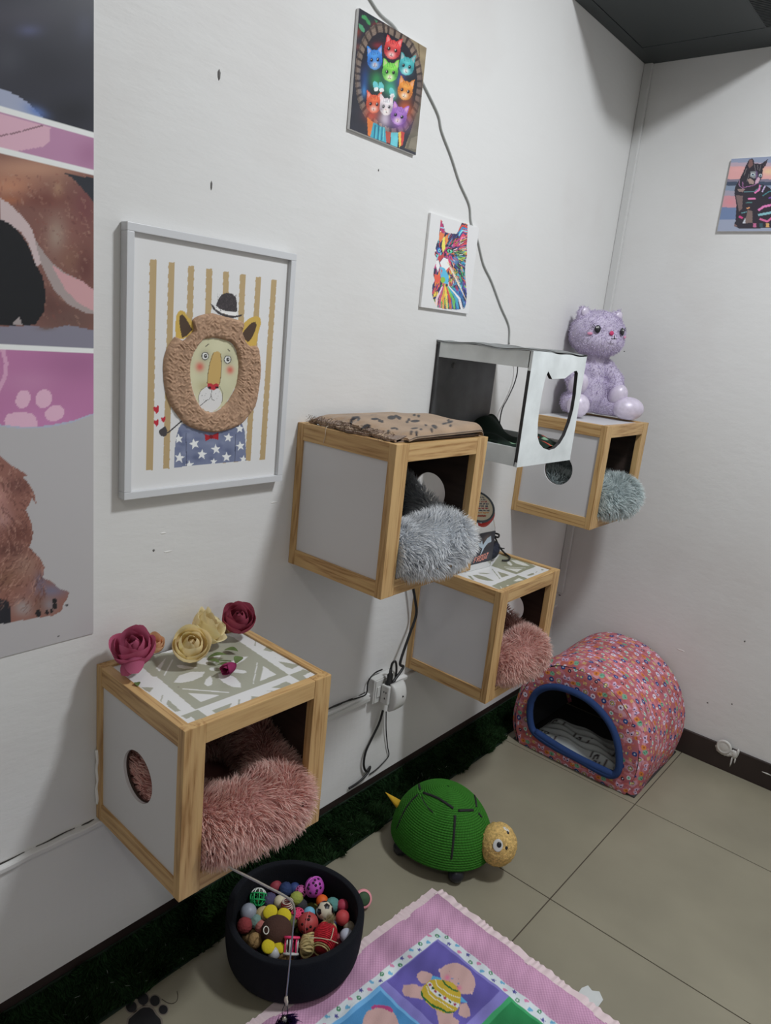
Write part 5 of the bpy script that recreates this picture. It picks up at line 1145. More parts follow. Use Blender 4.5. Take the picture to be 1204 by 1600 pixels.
Vv, Ff = lathe_np([(0, 0), (.015, 0), (.015, .005), (.010, .009), (.011, .028), (.006, .034), (.005, .048), (0, .049)], 20); mesh('plug_body', xf(Vv*np.array([.75, 1, 1]), None, (.046, -1.152, .4368)), Ff, BLACKPL, pl, True)
tube('plug_lead', [(.046, -1.152, .484), (.046, -1.149, .500), (.049, -1.141, .507), (.050, -1.134, .496), (.050, -1.129, .470), (.048, -1.128, .438)], .0034, BLACKPL, pl, 8, 6)
o = tube('black_cable', [on1(0, .055, 612, 1068), (.052, -1.100, .475), on1(0, .045, 625, 1035), on1(0, .035, 640, 990), on1(0, .028, 650, 960), on1(0, .024, 648, 935), on1(0, .02, 642, 900), on1(0, .018, 640, 860)], .0042, BLACKPL, None, 8, 8, loc=(.04, -1.08, .45))
tag(o, 'thick black cable rising from the adapter up behind the boxes', 'cable')
lo = wallpts([(598, 1110), (592, 1130), (580, 1155), (571, 1175), (568, 1195), (572, 1205)], .02)
o = tube('black_cable', lo+[on1(0, .02, 578, 1198), on1(0, .022, 574, 1208), on1(0, .022, 560, 1222), on1(0, .02, 545, 1232)], .0036, BLACKPL, None, 8, 8, loc=tuple(lo[-1]))
tag(o, 'thick black cable hanging from the adapter down to the skirting', 'cable')
o = tube('black_cable', wallpts([(603, 1112), (603, 1140), (605, 1165), (607, 1180), (600, 1190), (588, 1202), (577, 1210)], .016), .0018, BLACKPL, None, 6, 8, loc=(.016, -1.15, .2))
tag(o, 'thin black cable hanging from the adapter down to the skirting', 'cable')
o = tube('black_cable', wallpts([(470, 1132), (516, 1106), (540, 1096), (560, 1090), (572, 1084), (575, 1065), (585, 1052), (597, 1046)], .010), .0022, BLACKPL, None, 6, 6, loc=(.01, -1.3, .41))
tag(o, 'thin dark cable along the wall lip left of the socket', 'cable')
box('trunking', .008, .020, -1.42, -1.20, .384, .397, WHITEPL, sk, .002, local=False)

# ------------------------------------------------------------------ cat igloo of printed fabric
ig = thing('cat_igloo', 'pink floral fabric cat igloo with a blue rimmed opening in the corner', 'cat igloo', (.365, -.24, 0))
prof = [(.128, .004), (.108, .05), (.100, .11), (.108, .18), (.128, .245), (.160, .305), (.205, .352), (.260, .381), (.330, .392), (.405, .385), (.470, .360), (.530, .315), (.578, .255), (.603, .19), (.612, .12), (.608, .06), (.597, .004)]
Pc = resamp(catmull(prof, 10), 330); Pc = np.vstack([Pc, [prof[-1]]]); nS = len(Pc)
cen = np.array([.36, .16]); ny_ = 190; yv = np.linspace(-.452, -.016, ny_)
A = np.repeat(Pc[:, None], ny_, 1); yy = np.broadcast_to(yv, (nS, ny_)).copy()
t = (yv+.452)/.436; rnd = 1-.09*np.clip(1-t/.09, 0, 1)**2.2-.10*np.clip((t-.90)/.10, 0, 1)**2.0
sag = 1+.012*np.sin(t*9+1); kx = (rnd*sag)[None, :, None]
G = cen+(A-cen)*kx; G[..., 1] = np.where(A[..., 1] < .06, np.clip(G[..., 1], .001, 1), G[..., 1]); G[..., 1] -= G[..., 1].clip(0, .006)*(A[..., 1] < .006)*.8
V = np.stack([G[..., 0], yy, G[..., 1]], -1).reshape(-1, 3); V += vnoise(V, 26)*np.array([.0016, 0, .0016]); V[:, 2] = np.maximum(V[:, 2], .0008)
V[:, 0] = np.maximum(V[:, 0], .0)
arc = np.r_[0, np.cumsum(np.linalg.norm(np.diff(Pc, axis=0), axis=1))]
X = np.stack(np.broadcast_arrays(arc[:, None], yv[None]), -1).reshape(-1, 2)
def fabric(c, lo, hi, seed=0):
    r_ = np.random.default_rng(seed); c.C[:] = (176, 92, 100)
    for i in range(int(2600*(hi[0]-lo[0])*(hi[1]-lo[1])/.48)):
        x, y = r_.uniform(lo[0], hi[0]), r_.uniform(lo[1], hi[1]); s = r_.uniform(.004, .012)
        c.ell(x, y, s*1.5, s*.6, [(196, 120, 134), (160, 74, 84), (188, 96, 84), (205, 150, 160), (184, 88, 66)][i % 5], r_.uniform(-30, 30), a=.6, n=9)
    P_ = .100
    def fl(x, y, s, n_, cl, cc): 
        for k in range(n_): c.ell(x+s*math.cos(2*PI*k/n_), y+s*math.sin(2*PI*k/n_), s*.55, s*.55, cl, n=9)
        c.ell(x, y, s*.5, s*.5, cc, n=9)
    for i in range(int((hi[0]-lo[0])/P_)+2):
        for j in range(int((hi[1]-lo[1])/P_)+2):
            ox = lo[0]+i*P_+(P_/2 if j % 2 else 0)-.01; oy = lo[1]+j*P_-.01
            def q(a, b_): return ox+a*P_+r_.uniform(-.001, .001), oy+b_*P_
            x, y = q(.10, .12); c.ell(x, y, .0095, .0095, (30, 60, 120), n=14); c.ell(x, y, .0035, .0035, (180, 180, 190), n=9)
            x, y = q(.10, .34); c.ell(x, y, .0095, .008, (110, 160, 130), n=12); 
            for k in range(5): c.ell(x+r_.uniform(-.006, .006), y+r_.uniform(-.005, .005), .0015, .0015, (40, 90, 60), n=6)
            x, y = q(.40, .16); c.ell(x, y, .0125, .0125, (186, 140, 160), n=14); c.ell(x, y, .0085, .0085, (40, 40, 60), n=12); c.ell(x, y, .007, .007, (206, 176, 96), n=12); c.ell(x, y, .0045, .0045, (50, 40, 50), n=10); c.ell(x, y, .0028, .0028, (225, 215, 220), n=8)
            x, y = q(.70, .12); fl(x, y, .0065, 7, (205, 190, 205), (70, 50, 80))
            x, y = q(.92, .30); c.ell(x, y, .010, .007, (206, 118, 48), 20, n=12); c.ell(x, y, .004, .003, (150, 70, 40), n=8)
            x, y = q(.66, .40); 
            for s in (-1, 1): c.poly([(x, y), (x+s*.012, y+.010), (x+s*.013, y-.002)], (200, 170, 195)); c.ell(x+s*.006, y-.004, .0055, .005, (190, 160, 190), n=9); c.ell(x+s*.006, y-.003, .003, .003, (30, 20, 44), n=8)
            x, y = q(.35, .46); 
            for k in (-1, 0, 1): c.line([(x-.006, y+k*.004), (x+.006, y+k*.004)], .0022, (200, 180, 90))
            x, y = q(.10, .62); 
            for s in (-1, 1): c.poly([(x, y), (x+s*.014, y+.009), (x+s*.012, y-.006)], (60, 110, 150)); c.ell(x+s*.007, y+.001, .004, .004, (216, 200, 120), n=8)
            x, y = q(.45, .72); c.ell(x, y, .009, .009, (34, 66, 130), n=12); c.ell(x, y, .003, .003, (190, 190, 200), n=8)
            x, y = q(.72, .68); fl(x, y, .0045, 6, (40, 30, 60), (220, 200, 210)); 
            x, y = q(.92, .80); c.ell(x, y, .0075, .0075, (190, 205, 200), n=10); c.ell(x, y, .004, .004, (90, 150, 120), n=8)
            x, y = q(.25, .86); fl(x, y, .005, 5, (216, 150, 90), (150, 60, 60)); x, y = q(.60, .90); c.ell(x, y, .004, .008, (205, 200, 210), n=8)
            for k in range(8): x, y = q(r_.random(), r_.random()); c.ell(x, y, .0016, .0022, [(220, 210, 215), (60, 60, 110), (206, 118, 48), (210, 190, 110)][k % 4], n=6)
c = Canvas(X, (176, 92, 100), (200, 198, 194)); c.m = lambda p: np.atleast_2d(np.asarray(p, float)); fabric(c, (0, -.46), (arc[-1], 0), 1); c.noise(.06, 30)
mesh('outer_cover', V, grid_faces(nS, ny_), PAINTF, ig, True, col=c.albedo(.80))
# inner lining
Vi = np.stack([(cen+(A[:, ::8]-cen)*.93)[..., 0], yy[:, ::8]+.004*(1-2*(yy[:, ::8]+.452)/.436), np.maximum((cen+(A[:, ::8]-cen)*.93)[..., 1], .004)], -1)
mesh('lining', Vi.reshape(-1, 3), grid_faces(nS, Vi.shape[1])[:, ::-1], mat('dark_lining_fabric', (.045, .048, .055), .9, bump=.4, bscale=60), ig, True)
# front panel: fill between the arch and the opening
hp = on(1, -.455, [(830, 1096), (838, 1082), (852, 1074), (872, 1073), (895, 1080), (918, 1092), (940, 1112), (956, 1135), (965, 1160), (968, 1185), (966, 1203), (956, 1211), (935, 1203), (905, 1186), (870, 1168), (845, 1152), (832, 1138), (828, 1115)])[:, [0, 2]]
hp = catmull(np.vstack([hp, hp[:1]]), 6)[:-1]
def byang(P, n, c0):
    a = np.arctan2(P[:, 1]-c0[1], P[:, 0]-c0[0]); o_ = np.argsort(a); a = a[o_]; P = P[o_]; tt = np.linspace(-PI, PI, n, endpoint=False)
    a2 = np.r_[a-2*PI, a, a+2*PI]; P2 = np.vstack([P, P, P]); return np.stack([np.interp(tt, a2, P2[:, i]) for i in range(2)], 1)
c0 = hp.mean(0); Of = cen+(Pc-cen)*.912; Of[:, 1] = np.where(Pc[:, 1] < .05, np.clip(Of[:, 1], .0015, 1), Of[:, 1]); bot = np.stack([np.linspace(Of[-1, 0], Of[0, 0], 60), np.full(60, .0015)], 1); Of = np.vstack([Of, bot[1:-1]])
na = 520; Oa = byang(Of, na, c0); Ia = byang(hp, na, c0); nr = 70; G = np.zeros((nr, na, 3))
for i in range(nr):
    s = i/(nr-1); G[i, :, [0, 2]] = (Oa*(1-s)+Ia*s).T; G[i, :, 1] = -.452-.0045*math.sin(PI*min(1, s*1.0))**.5
Vf = G.reshape(-1, 3); c = Canvas(Vf[:, [0, 2]], (176, 92, 100), (200, 198, 194)); c.m = lambda p: np.atleast_2d(np.asarray(p, float)); fabric(c, (.09, 0), (.63, .42), 2); c.noise(.06, 30)
mesh('front_panel', Vf, grid_faces(nr, na, False, True)[:, ::-1], PAINTF, ig, True, col=c.albedo(.72))
tube('blue_rim', [(x, -.459, z) for x, z in resamp(np.vstack([hp, hp[:1]]), 64)], .0125, mat('blue_piping', tuple(lin((30, 52, 96))*1.4), .85, bump=.3, bscale=200), ig, 12, 2, closed=True)
sb = on(1, -.462, [(836, 1140), (870, 1162), (905, 1182), (940, 1199), (960, 1208)]); 
tube('blue_rim', [(p[0], -.458, p[2]-.010) for p in sb], .013, MATS['blue_piping'], ig, 10, 6)
box('base_board', .125, .60, -.445, -.03, .0005, .006, EDGE, ig, .002, local=False)
cq = thing('cushion', 'white patterned cushion inside the pink igloo', 'cushion', (.36, -.27, .007))
A_, B_ = np.meshgrid(np.linspace(-1, 1, 60), np.linspace(-1, 1, 60), indexing='ij'); ed = (1-np.abs(A_)**6)*(1-np.abs(B_)**6)
Zt = .012+.062*np.clip(ed, 0, 1)**.5+.006*np.sin(A_*9+B_*4)*ed+.004*np.sin(B_*17)*ed; Vt = np.stack([.362+A_*.185, -.335+B_*.098, Zt*.9], -1).reshape(-1, 3); Vb = Vt.copy(); Vb[:, 2] = .0075
f = grid_faces(60, 60); n_ = 3600; idx = np.arange(n_).reshape(60, 60); ring = list(idx[:, 0])+list(idx[-1, 1:])+list(idx[-2::-1, -1])+list(idx[0, -2:0:-1])
F = np.vstack([f, f[:, ::-1]+n_, np.array([(ring[i], ring[(i+1) % len(ring)], ring[(i+1) % len(ring)]+n_, ring[i]+n_) for i in range(len(ring))])])
V = np.vstack([Vt, Vb]); c = Canvas(V[:, :2], (176, 182, 180), (196, 196, 194)); c.m = lambda p: np.atleast_2d(np.asarray(p, float))
for (x, y, s) in ((.24, -.40, 1), (.44, -.41, 1), (.34, -.34, 1), (.5, -.33, 1), (.22, -.3, 1)):
    for k in range(10): a = k*.6; c.ell(x+.02*s*math.cos(a)*(k/10), y+.016*math.sin(a)*(k/10), .0035, .0035, (60, 54, 58), n=8)
    c.line([(x-.03, y-.02), (x-.022, y+.02)], .005, (50, 46, 50)); c.line([(x+.03, y-.02), (x+.036, y+.018)], .005, (70, 50, 50))
mesh('cushion_body', V, F, PAINTF, cq, True, col=c.albedo(.8))

# ------------------------------------------------------------------ rope turtle scratcher
TC = np.array([.293, -1.150]); TH = R(12); TA, TB, TZ, THH = .146, .126, .045, .170
tt_ = thing('scratcher_turtle', 'green rope-wound turtle cat scratcher with a yellow head on the floor', 'scratcher', (TC[0], TC[1], 0), TH)
rows, sub, na = 36, 5, 300; nph = rows*sub+1; ph = np.linspace(0, PI/2*.985, nph); th = np.linspace(0, 2*PI, na, endpoint=False); PH, THt = np.meshgrid(ph, th, indexing='ij')
row = PH/(PI/2*.985)*rows+THt/(2*PI); fr = row % 1
bump_ = np.sqrt(np.clip(1-(2*fr-1)**2, 0, 1)); tw = .5+.5*np.sin(THt*100*np.cos(PH)**.5+fr*5)
rr = 1+.024*bump_+.010*tw*bump_
V = np.stack([TA*np.cos(PH)*np.cos(THt)*rr, TB*np.cos(PH)*np.sin(THt)*rr, TZ+THH*np.sin(PH)*(1+.010*bump_)], -1).reshape(-1, 3)
g0 = lin((44, 100, 30))*1.38; cmix = (.35+.80*bump_*(.55+.45*tw)).ravel()[:, None]*(1+.10*RNG.normal(size=(nph*na, 1)))
col = np.clip(g0*cmix+lin((110, 140, 90))*.10*(RNG.random((nph*na, 1)) > .9), 0, 1)
mesh('rope_shell', V, grid_faces(nph, na, False, True), mat('sisal_rope', attr=True, rough=.8, spec=.15), tt_, True, local=True, col=col)
Vv, Ff = lathe_np([(0, TZ+THH*1.0), (.006, TZ+THH*.995)], 12); mesh('shell_tip', Vv, Ff, mat('green_rope_dark', tuple(g0*.7), .9), tt_, local=True)
Vv, Ff = lathe_np([(0, TZ-.001), (1, TZ-.001), (1, TZ+.002)], 60); mesh('shell_base', Vv*np.array([TA, TB, 1]), Ff, mat('base_board', (.02, .03, .02), .8), tt_, local=True)
fm = np.array(FRAME[tt_.name].inverted()); cp_l = fm[:3, :3] @ CP+fm[:3, 3]
def ondome(u, v, k=1.018):
    d = fm[:3, :3] @ ray([(u, v)])[0]; s = np.array([TA*k, TB*k, THH*k]); o_ = (cp_l-np.array([0, 0, TZ]))/s; dd = d/s
    a, b_, c_ = dd@dd, 2*o_@dd, o_@o_-1; D = b_*b_-4*a*c_
    if D/(4*a) < .006: return None
    t = (-b_-math.sqrt(D))/(2*a); return cp_l+t*d
kt = crop(560, 1180, 4.63)
STITCH = mat('black_band', (.012, .013, .012), .7)
def band(L_, w_=.0035, m_=STITCH, nm='shell_line', k=1.012):
    P = [ondome(*kt([p])[0], k) for p in catmull(np.array(L_, float), 6)]; P = np.array([p for p in P if p is not None])
    if len(P) < 3: return
    Q, F = tube_np(P, w_, 6); mesh(nm, Q, F, m_, tt_, True, local=True)
for L_, w_ in (([(470, 272), (560, 305), (620, 340), (685, 385)], .0038), ([(720, 402), (828, 398)], .0040), ([(832, 280), (845, 320), (850, 375)], .0036), ([(697, 435), (692, 520), (685, 620), (670, 750)], .0040), ([(430, 285), (380, 335), (330, 410), (278, 530)], .0030),
               ([(437, 198), (440, 225), (448, 250)], .0034), ([(455, 172), (500, 148), (560, 134), (592, 130)], .0026), ([(685, 158), (740, 185), (812, 245)], .0026), ([(865, 418), (888, 450)], .0034), ([(850, 265), (885, 282), (918, 315)], .0020), ([(455, 300), (480, 350), (510, 390), (540, 415)], .0018)): band(L_, w_)
PIPE = mat('green_thin_cord', tuple(g0*1.3), .7)
for L_ in ([(470, 255), (438, 275), (425, 230), (432, 190), (480, 150), (560, 124), (640, 126), (740, 160), (820, 225), (870, 270)], [(440, 280), (475, 350), (520, 400), (560, 430)]): band(L_, .0016, PIPE, 'shell_cord')
# head
hc = np.array([.166, .006, .098]); V, Ff = ico((0, 0, 0), 1, 5); V = V*np.array([.050, .052, .058]); V += V/np.linalg.norm(V, axis=1)[:, None]*(.0016*np.abs(snoise(V, 900))+.0010*np.abs(snoise(V, 420, 1)))[:, None]
HDM = mat('yellow_sisal', tuple(lin((216, 180, 112))), .9, var=.35, vscale=160, bump=.9, bscale=420, bdist=.003)
hd = mesh('head', V+hc, Ff, HDM, tt_, True, local=True)
def onhd(u, v, off=1.03):
    d = fm[:3, :3] @ ray([(u, v)])[0]; s = np.array([.050, .052, .058])*off; o_ = (cp_l-hc)/s; dd = d/s; a, b_, c_ = dd@dd, 2*o_@dd, o_@o_-1
    t = (-b_-math.sqrt(max(b_*b_-4*a*c_, 0)))/(2*a); p = cp_l+t*d; n_ = Vector((p-hc)/s**2).normalized(); return p, n_
def disc(nm, u, v, rx, ry, th_, m_, par, off=1.03):
    p, n_ = onhd(u, v, off); V_, F_ = ico((0, 0, 0), 1, 3); q_ = n_.to_track_quat('Z', 'Y').to_matrix(); return mesh(nm, xf(V_*np.array([rx, ry, th_]), q_, p), F_, m_, par, True, local=True)
ew = disc('eye', 777.5, 1321, .0135, .0165, .0018, WHITEPL, tt_); disc('pupil', 779.5, 1320, .0065, .0075, .0022, EYB, ew, 1.06)
ew2 = disc('eye', 790.5, 1296, .006, .010, .0018, WHITEPL, tt_, 1.0); disc('pupil', 793, 1301, .004, .005, .002, EYB, ew2, 1.02)
disc('nostril', 791, 1325, .004, .005, .002, EYB, tt_, 1.03)
# tail, feet
b0 = fm[:3, :3] @ on1(2, .12, 613, 1262)+fm[:3, 3]
V = []; tp = fm[:3, :3] @ on1(0, .150, 602, 1238)+fm[:3, 3]; bb = np.array([-TA*.86, -.010, .095])
dirv = tp-bb
V, F = lathe_np([(0.0005, 1.0), (.010, .45), (.017, 0), (0, -.02)], 14); L_ = np.linalg.norm(dirv); V[:, 2] *= L_; V[:, 0] *= .55
mesh('tail', xf(V, rot_to(dirv), bb), F, mat('yellow_felt', tuple(lin((190, 150, 40))*1.4), .9), tt_, True, local=True)
BALLM = mat('black_rubber_ball', (.012, .013, .018), .3)
for (u, v) in ((626, 1324), (712, 1366)):
    p = on1(2, .023, u, v); q_ = fm[:3, :3] @ p+fm[:3, 3]; V, F = ico(q_, .0228, 3); mesh('foot', V, F, BALLM, tt_, True, local=True); st = q_
for (x, y) in ((-.085, .075), (.085, .075)): V, F = ico((x, y, .023), .0228, 3); mesh('foot', V, F, BALLM, tt_, True, local=True)

# ------------------------------------------------------------------ quilt
ZQ = .007
K0, K1, K2 = np.array([.3703, -1.2687]), np.array([.9059, -1.2979]), np.array([.3241, -1.8855])
U_ = (K1-K0)/np.linalg.norm(K1-K0); Vq = (K2-K0)/np.linalg.norm(K2-K0)
qt = thing('baby_quilt', 'pink bordered patchwork quilt with appliqued babies on the floor', 'quilt', (.75, -1.65, 0))
LU, LV = 1.02, .98; st = .0022; nu, nv = int(LU/st), int(LV/st)
BC, BRr = np.array([.262, -1.699]), .140
a_, b_ = np.meshgrid(np.linspace(0, 1, nu)*LU, np.linspace(0, 1, nv)*LV, indexing='ij')
def qxy(a, b): return K0[0]+U_[0]*a+Vq[0]*b, K0[1]+U_[1]*a+Vq[1]*b
def qz(x, y, a, b):
    puff = .0022*np.abs(np.sin((a-.115)*PI/.2065))**.5*np.abs(np.sin((b-.14)*PI/.2)) ** .5
    wr = .0012*np.sin(x*60+y*35+2*np.sin(y*40))+.0010*np.sin(y*95-x*30)+.0007*np.sin(x*170+y*60)
    z = ZQ+puff+wr; d = np.hypot(x-BC[0], y-BC[1]); k = np.clip((d-BRr-.004)/.03, 0, 1); z = .0012+(z-.0012)*k
    e = np.minimum(a, b); return .0008+(z-.0008)*np.clip(e/.02+.45, 0, 1)
FW = .030   # frill width
xq, yq = qxy(a_, b_); V = np.stack([xq, yq, qz(xq, yq, a_, b_)], -1).reshape(-1, 3)
inner = ((a_ >= FW*.9) & (b_ >= FW*.9))
c = Canvas(V[:, :2], (166, 116, 140), (186, 183, 175)); iden = lambda p: np.atleast_2d(np.asarray(p, float)); c.m = iden
def q2(a, b): return qxy(a, b)
AB = np.stack([a_.ravel(), b_.ravel()], 1)
gm_ = (((AB[:, 0]/.0044).astype(int)+(AB[:, 1]/.0044).astype(int)) % 2 == 0); c.C[gm_] = (182, 134, 156)
kq = crop(550, 1430, 2.867); mq = px_map(2, ZQ+.002, kq); mqp = px_map(2, ZQ+.002, crop(620, 1470, 6.689))
# corners in a,b coordinates from the photograph
def toab(p): M2 = np.array([U_, Vq]).T; return np.linalg.solve(M2, np.asarray(p)-K0)
oc = toab(mq([(380, 53)])[0]); ic = toab(mq([(383, 102)])[0]); rc_ = toab(mq([(705, 357)])[0]); lc_ = toab(mq([(125, 322)])[0])
SU = rc_[0]-ic[0]; SV = lc_[1]-ic[1]
def Q(a0, a1, b0, b1, cl): c.poly([q2(a0, b0), q2(a1, b0), q2(a1, b1), q2(a0, b1)], cl)
NU, NV = 4, 4; Q(oc[0], ic[0]+NU*SU+.02, oc[1], ic[1]+NV*SV+.02, (186, 190, 186))
r_ = np.random.default_rng(4)
def motif(x, y, k):
    cl = [(90, 150, 176), (60, 120, 80), (190, 110, 140), (74, 70, 130)][k % 4]
    if k % 4 == 1: c.ell(x, y, .0055, .0055, cl, n=10); c.ell(x, y, .0022, .0022, (190, 194, 190), n=7)
    elif k % 4 == 3: c.poly([(x+.0065*(1 if i % 2 else .5)*math.cos(i*PI/5), y+.0065*(1 if i % 2 else .5)*math.sin(i*PI/5)) for i in range(10)], cl)
    else: c.ell(x-.0016, y, .0045, .0045, cl, n=9); c.ell(x+.0026, y+.002, .003, .003, cl, n=8)
wdt = ic[1]-oc[1]; wdu = ic[0]-oc[0]
for i in range(90):
    s = .012+i*.0105; o_ = .25 if i % 2 else .72; motif(*q2(oc[0]+s*1.6, oc[1]+wdt*o_), i+(i//2)); motif(*q2(oc[0]+wdu*o_, oc[1]+s*1.6), i+(i//2)+1)
PCs = [((84, 74, 140), (112, 104, 164)), ((34, 116, 62), (52, 142, 84)), ((62, 124, 168), (96, 156, 196)), ((166, 116, 140), (190, 140, 164))]
for i in range(NU):
    for j in range(NV):
        d_, l_ = PCs[(i+2*j) % 4] if (i, j) not in ((0, 0), (1, 0), (0, 1)) else PCs[{(0, 0): 0, (1, 0): 1, (0, 1): 2}[(i, j)]]
        a0, b0 = ic[0]+i*SU, ic[1]+j*SV; Q(a0, a0+SU, b0, b0+SV, l_); w_ = .022
        lf_ = w_ if i else .004; Q(a0+(.012 if i or j else .004), a0+SU-w_, b0+(.006), b0+SV-w_, d_)
c.mask = None
c.noise(.07, 45)
# appliqued baby on the purple square (first panel) - generic infant in a striped shirt
c.m = mqp; SK = (176, 138, 128)
c.poly([(400, 700), (440, 870), (430, 1000), (560, 1100), (640, 1000), (650, 830), (585, 800), (590, 700)], SK)
c.poly([(205, 380), (215, 335), (260, 308), (320, 312), (365, 345), (375, 400), (310, 445), (262, 440), (225, 412)], SK); c.poly([(52, 510), (70, 460), (62, 452), (215, 458), (222, 475), (290, 465), (270, 620), (215, 600), (150, 598), (80, 570)], SK)
c.poly([(660, 660), (725, 640), (765, 730), (768, 780), (720, 802), (640, 760)], SK); c.poly([(365, 362), (470, 385), (450, 440), (350, 430)], (70, 140, 176)); c.poly([(660, 580), (735, 640), (660, 640)], (70, 140, 176))
c.ell(448, 305, 16, 20, (186, 150, 144)); c.poly([(452, 295), (500, 250), (570, 228), (640, 232), (700, 262), (770, 320), (815, 400), (820, 460), (795, 530), (740, 555), (660, 555), (640, 480), (560, 430), (470, 410), (450, 360)], SK); c.ell(780, 535, 14, 18, (186, 150, 144))
shirt = [(250, 520), (280, 460), (340, 420), (410, 402), (500, 412), (580, 440), (640, 490), (668, 560), (662, 650), (630, 720), (560, 765), (480, 755), (400, 715), (300, 640), (255, 570)]
c.poly(shirt, (176, 146, 36)); c.mask = c.inside(shirt)
c.line([(250, 510), (270, 590), (400, 690), (520, 750), (600, 745)], 22, (30, 92, 40)); c.line([(475, 400), (500, 460), (570, 510), (640, 528)], 18, (30, 92, 40)); c.line([(305, 470), (340, 560), (450, 640), (590, 720)], 9, (196, 190, 160)); c.line([(400, 405), (420, 480), (540, 560), (660, 600)], 9, (196, 190, 160))
c.line([(330, 440), (370, 520), (480, 600), (650, 680)], 40, (186, 186, 176))
for i, (x, y) in enumerate(((345, 465), (372, 500), (402, 532), (448, 572), (500, 602), (552, 632), (604, 658))): c.ell(x, y, 17, 11, (140, 40, 76) if i % 2 == 0 else (30, 70, 40), 30)
c.mask = None; c.soft(525, 385, 30, 34, (196, 100, 124)); c.soft(648, 495, 26, 26, (196, 100, 124)); c.ell(575, 396, 14, 9, (96, 120, 150), 20); c.ell(640, 448, 14, 9, (96, 120, 150), 20); c.line([(545, 310), (548, 325)], 5, (150, 110, 104)); c.line([(640, 395), (650, 402)], 5, (150, 110, 104))
c.m = px_map(2, ZQ+.002, crop(400, 1480, 5.473)); c.poly([(905, 700), (912, 620), (940, 560), (1000, 520), (1080, 505), (1150, 520), (1195, 580), (1215, 660), (1200, 800), (1050, 900), (920, 850)], SK); c.poly([(980, 520), (1010, 488), (1080, 485), (1140, 500), (1175, 530), (1165, 555), (1120, 535), (1080, 515), (1030, 510), (1000, 532)], (160, 52, 100))
c.m = px_map(2, ZQ+.002, crop(380, 1370, 2.007))
okm = inner.ravel(); al = c.albedo(.72)
f = grid_faces(nu, nv); i0 = int(FW*.9/LU*nu); keep = (f[:, 0]//nv >= i0) & (f[:, 0] % nv >= int(FW*.9/LV*nv)); f = f[keep]
used = np.unique(f); rem = -np.ones(len(V), int); rem[used] = np.arange(len(used))
mesh('patchwork_top', V[used], rem[f], PAINTF, qt, True, col=al[used])
Q0 = [qxy(FW, FW), qxy(LU, FW), qxy(LU, LV), qxy(FW, LV)]
# frill: gathered satin strips along the two visible edges (and the far ones)
SAT = mat('pale_pink_satin', tuple(lin((236, 214, 218))), .5, sheen=.3, bump=.4, bscale=140)
def frill(e0, e1, outd, nm):
    e0, e1, outd = map(lambda q_: np.array(q_, float), (e0, e1, outd)); L_ = np.linalg.norm(e1-e0); n = int(L_/.0016); t = np.linspace(0, 1, n); ww = np.linspace(0, 1, 9); T, W_ = np.meshgrid(t, ww, indexing='ij')
    s = T*L_; ph = 2*PI*s/.021+2.6*np.sin(s*37)+1.9*np.sin(s*83); am = .0016*W_**.8+.0003
    w_ = FW*(1+.03*np.sin(ph*.5+1)+.05*np.sin(s*61)); xy = e0+T[..., None]*(e1-e0)+outd*(W_*w_)[..., None]+((e1-e0)/L_)*(np.sin(ph)*.0006*W_)[..., None]
    d = np.hypot(xy[..., 0]-BC[0], xy[..., 1]-BC[1]); k = np.clip((d-BRr-.003)/.02, 0, 1)
    z = .0014+(.0052*(1-W_)+am*(1+np.sin(ph)))*k; mesh(nm, np.stack([xy[..., 0], xy[..., 1], z], -1).reshape(-1, 3), grid_faces(n, 9)[:, ::-1], SAT, qt, True)
p00, p10, p01, p11 = [np.array(p) for p in (qxy(FW, FW), qxy(LU, FW), qxy(FW, LV), qxy(LU, LV))]
frill(p00-U_*FW*.4, p10, -Vq, 'satin_frill'); frill(p01, p00-Vq*FW*.4, -U_, 'satin_frill'); frill(p10, p11, U_, 'satin_frill'); frill(p11, p01, Vq, 'satin_frill')
# care tag
tg = on(2, .002, [(900, 1556), (908, 1545), (918, 1541), (924, 1549), (936, 1549), (942, 1562), (934, 1573), (915, 1568)])[:, :2]; n_ = len(tg)
V = [(x, y, .0012+.003*((i in (1, 2, 3)))) for i, (x, y) in enumerate(tg)]+[(x, y, .0018+.003*((i in (1, 2, 3)))) for i, (x, y) in enumerate(tg)]
tgo = mesh('care_tag', V, [tuple(range(n_))[::-1], tuple(range(n_, 2*n_))]+[(i, (i+1) % n_, (i+1) % n_+n_, i+n_) for i in range(n_)], mat('tag_white', (.62, .64, .64), .6), qt)

# ------------------------------------------------------------------ toy basket
ZR = .136
bk = thing('toy_basket', 'round black felt basket full of small cat toys', 'basket', (BC[0], BC[1], .0018))
FELT = mat('black_felt', (.011, .012, .016), .95, bump=.4, bscale=300, spec=.15)
Ro = .158
pr = [(0, .002), (.110, .002), (.132, .006), (.148, .022), (.155, .05), (Ro, .09), (Ro, ZR-.006), (Ro-.004, ZR), (Ro-.012, ZR), (Ro-.016, ZR-.006), (Ro-.016, .09), (.138, .05), (.128, .016), (0, .012)]
Vv, Ff = lathe_np([tuple(p) for p in catmull(pr, 4)], 72); th_ = np.arctan2(Vv[:, 1], Vv[:, 0]); k = 1+.010*np.sin(2*th_+.6)+.006*np.sin(3*th_)
Vv[:, :2] *= k[:, None]; Vv[:, 2] += .004*np.sin(th_*2+1)*(Vv[:, 2] > .1); mesh('basket_body', Vv+np.array([BC[0], BC[1], 0]), Ff, FELT, bk, True)
TG = 'small cat toys in the black basket'
def tp(u, v, z): return on1(2, z, u, v)
def cmat(nm, rgb, rough=.45, k=2.0, **kw): return mat('toy_'+nm, tuple(np.clip(lin(rgb)*k, 0, .85)), rough, **kw)
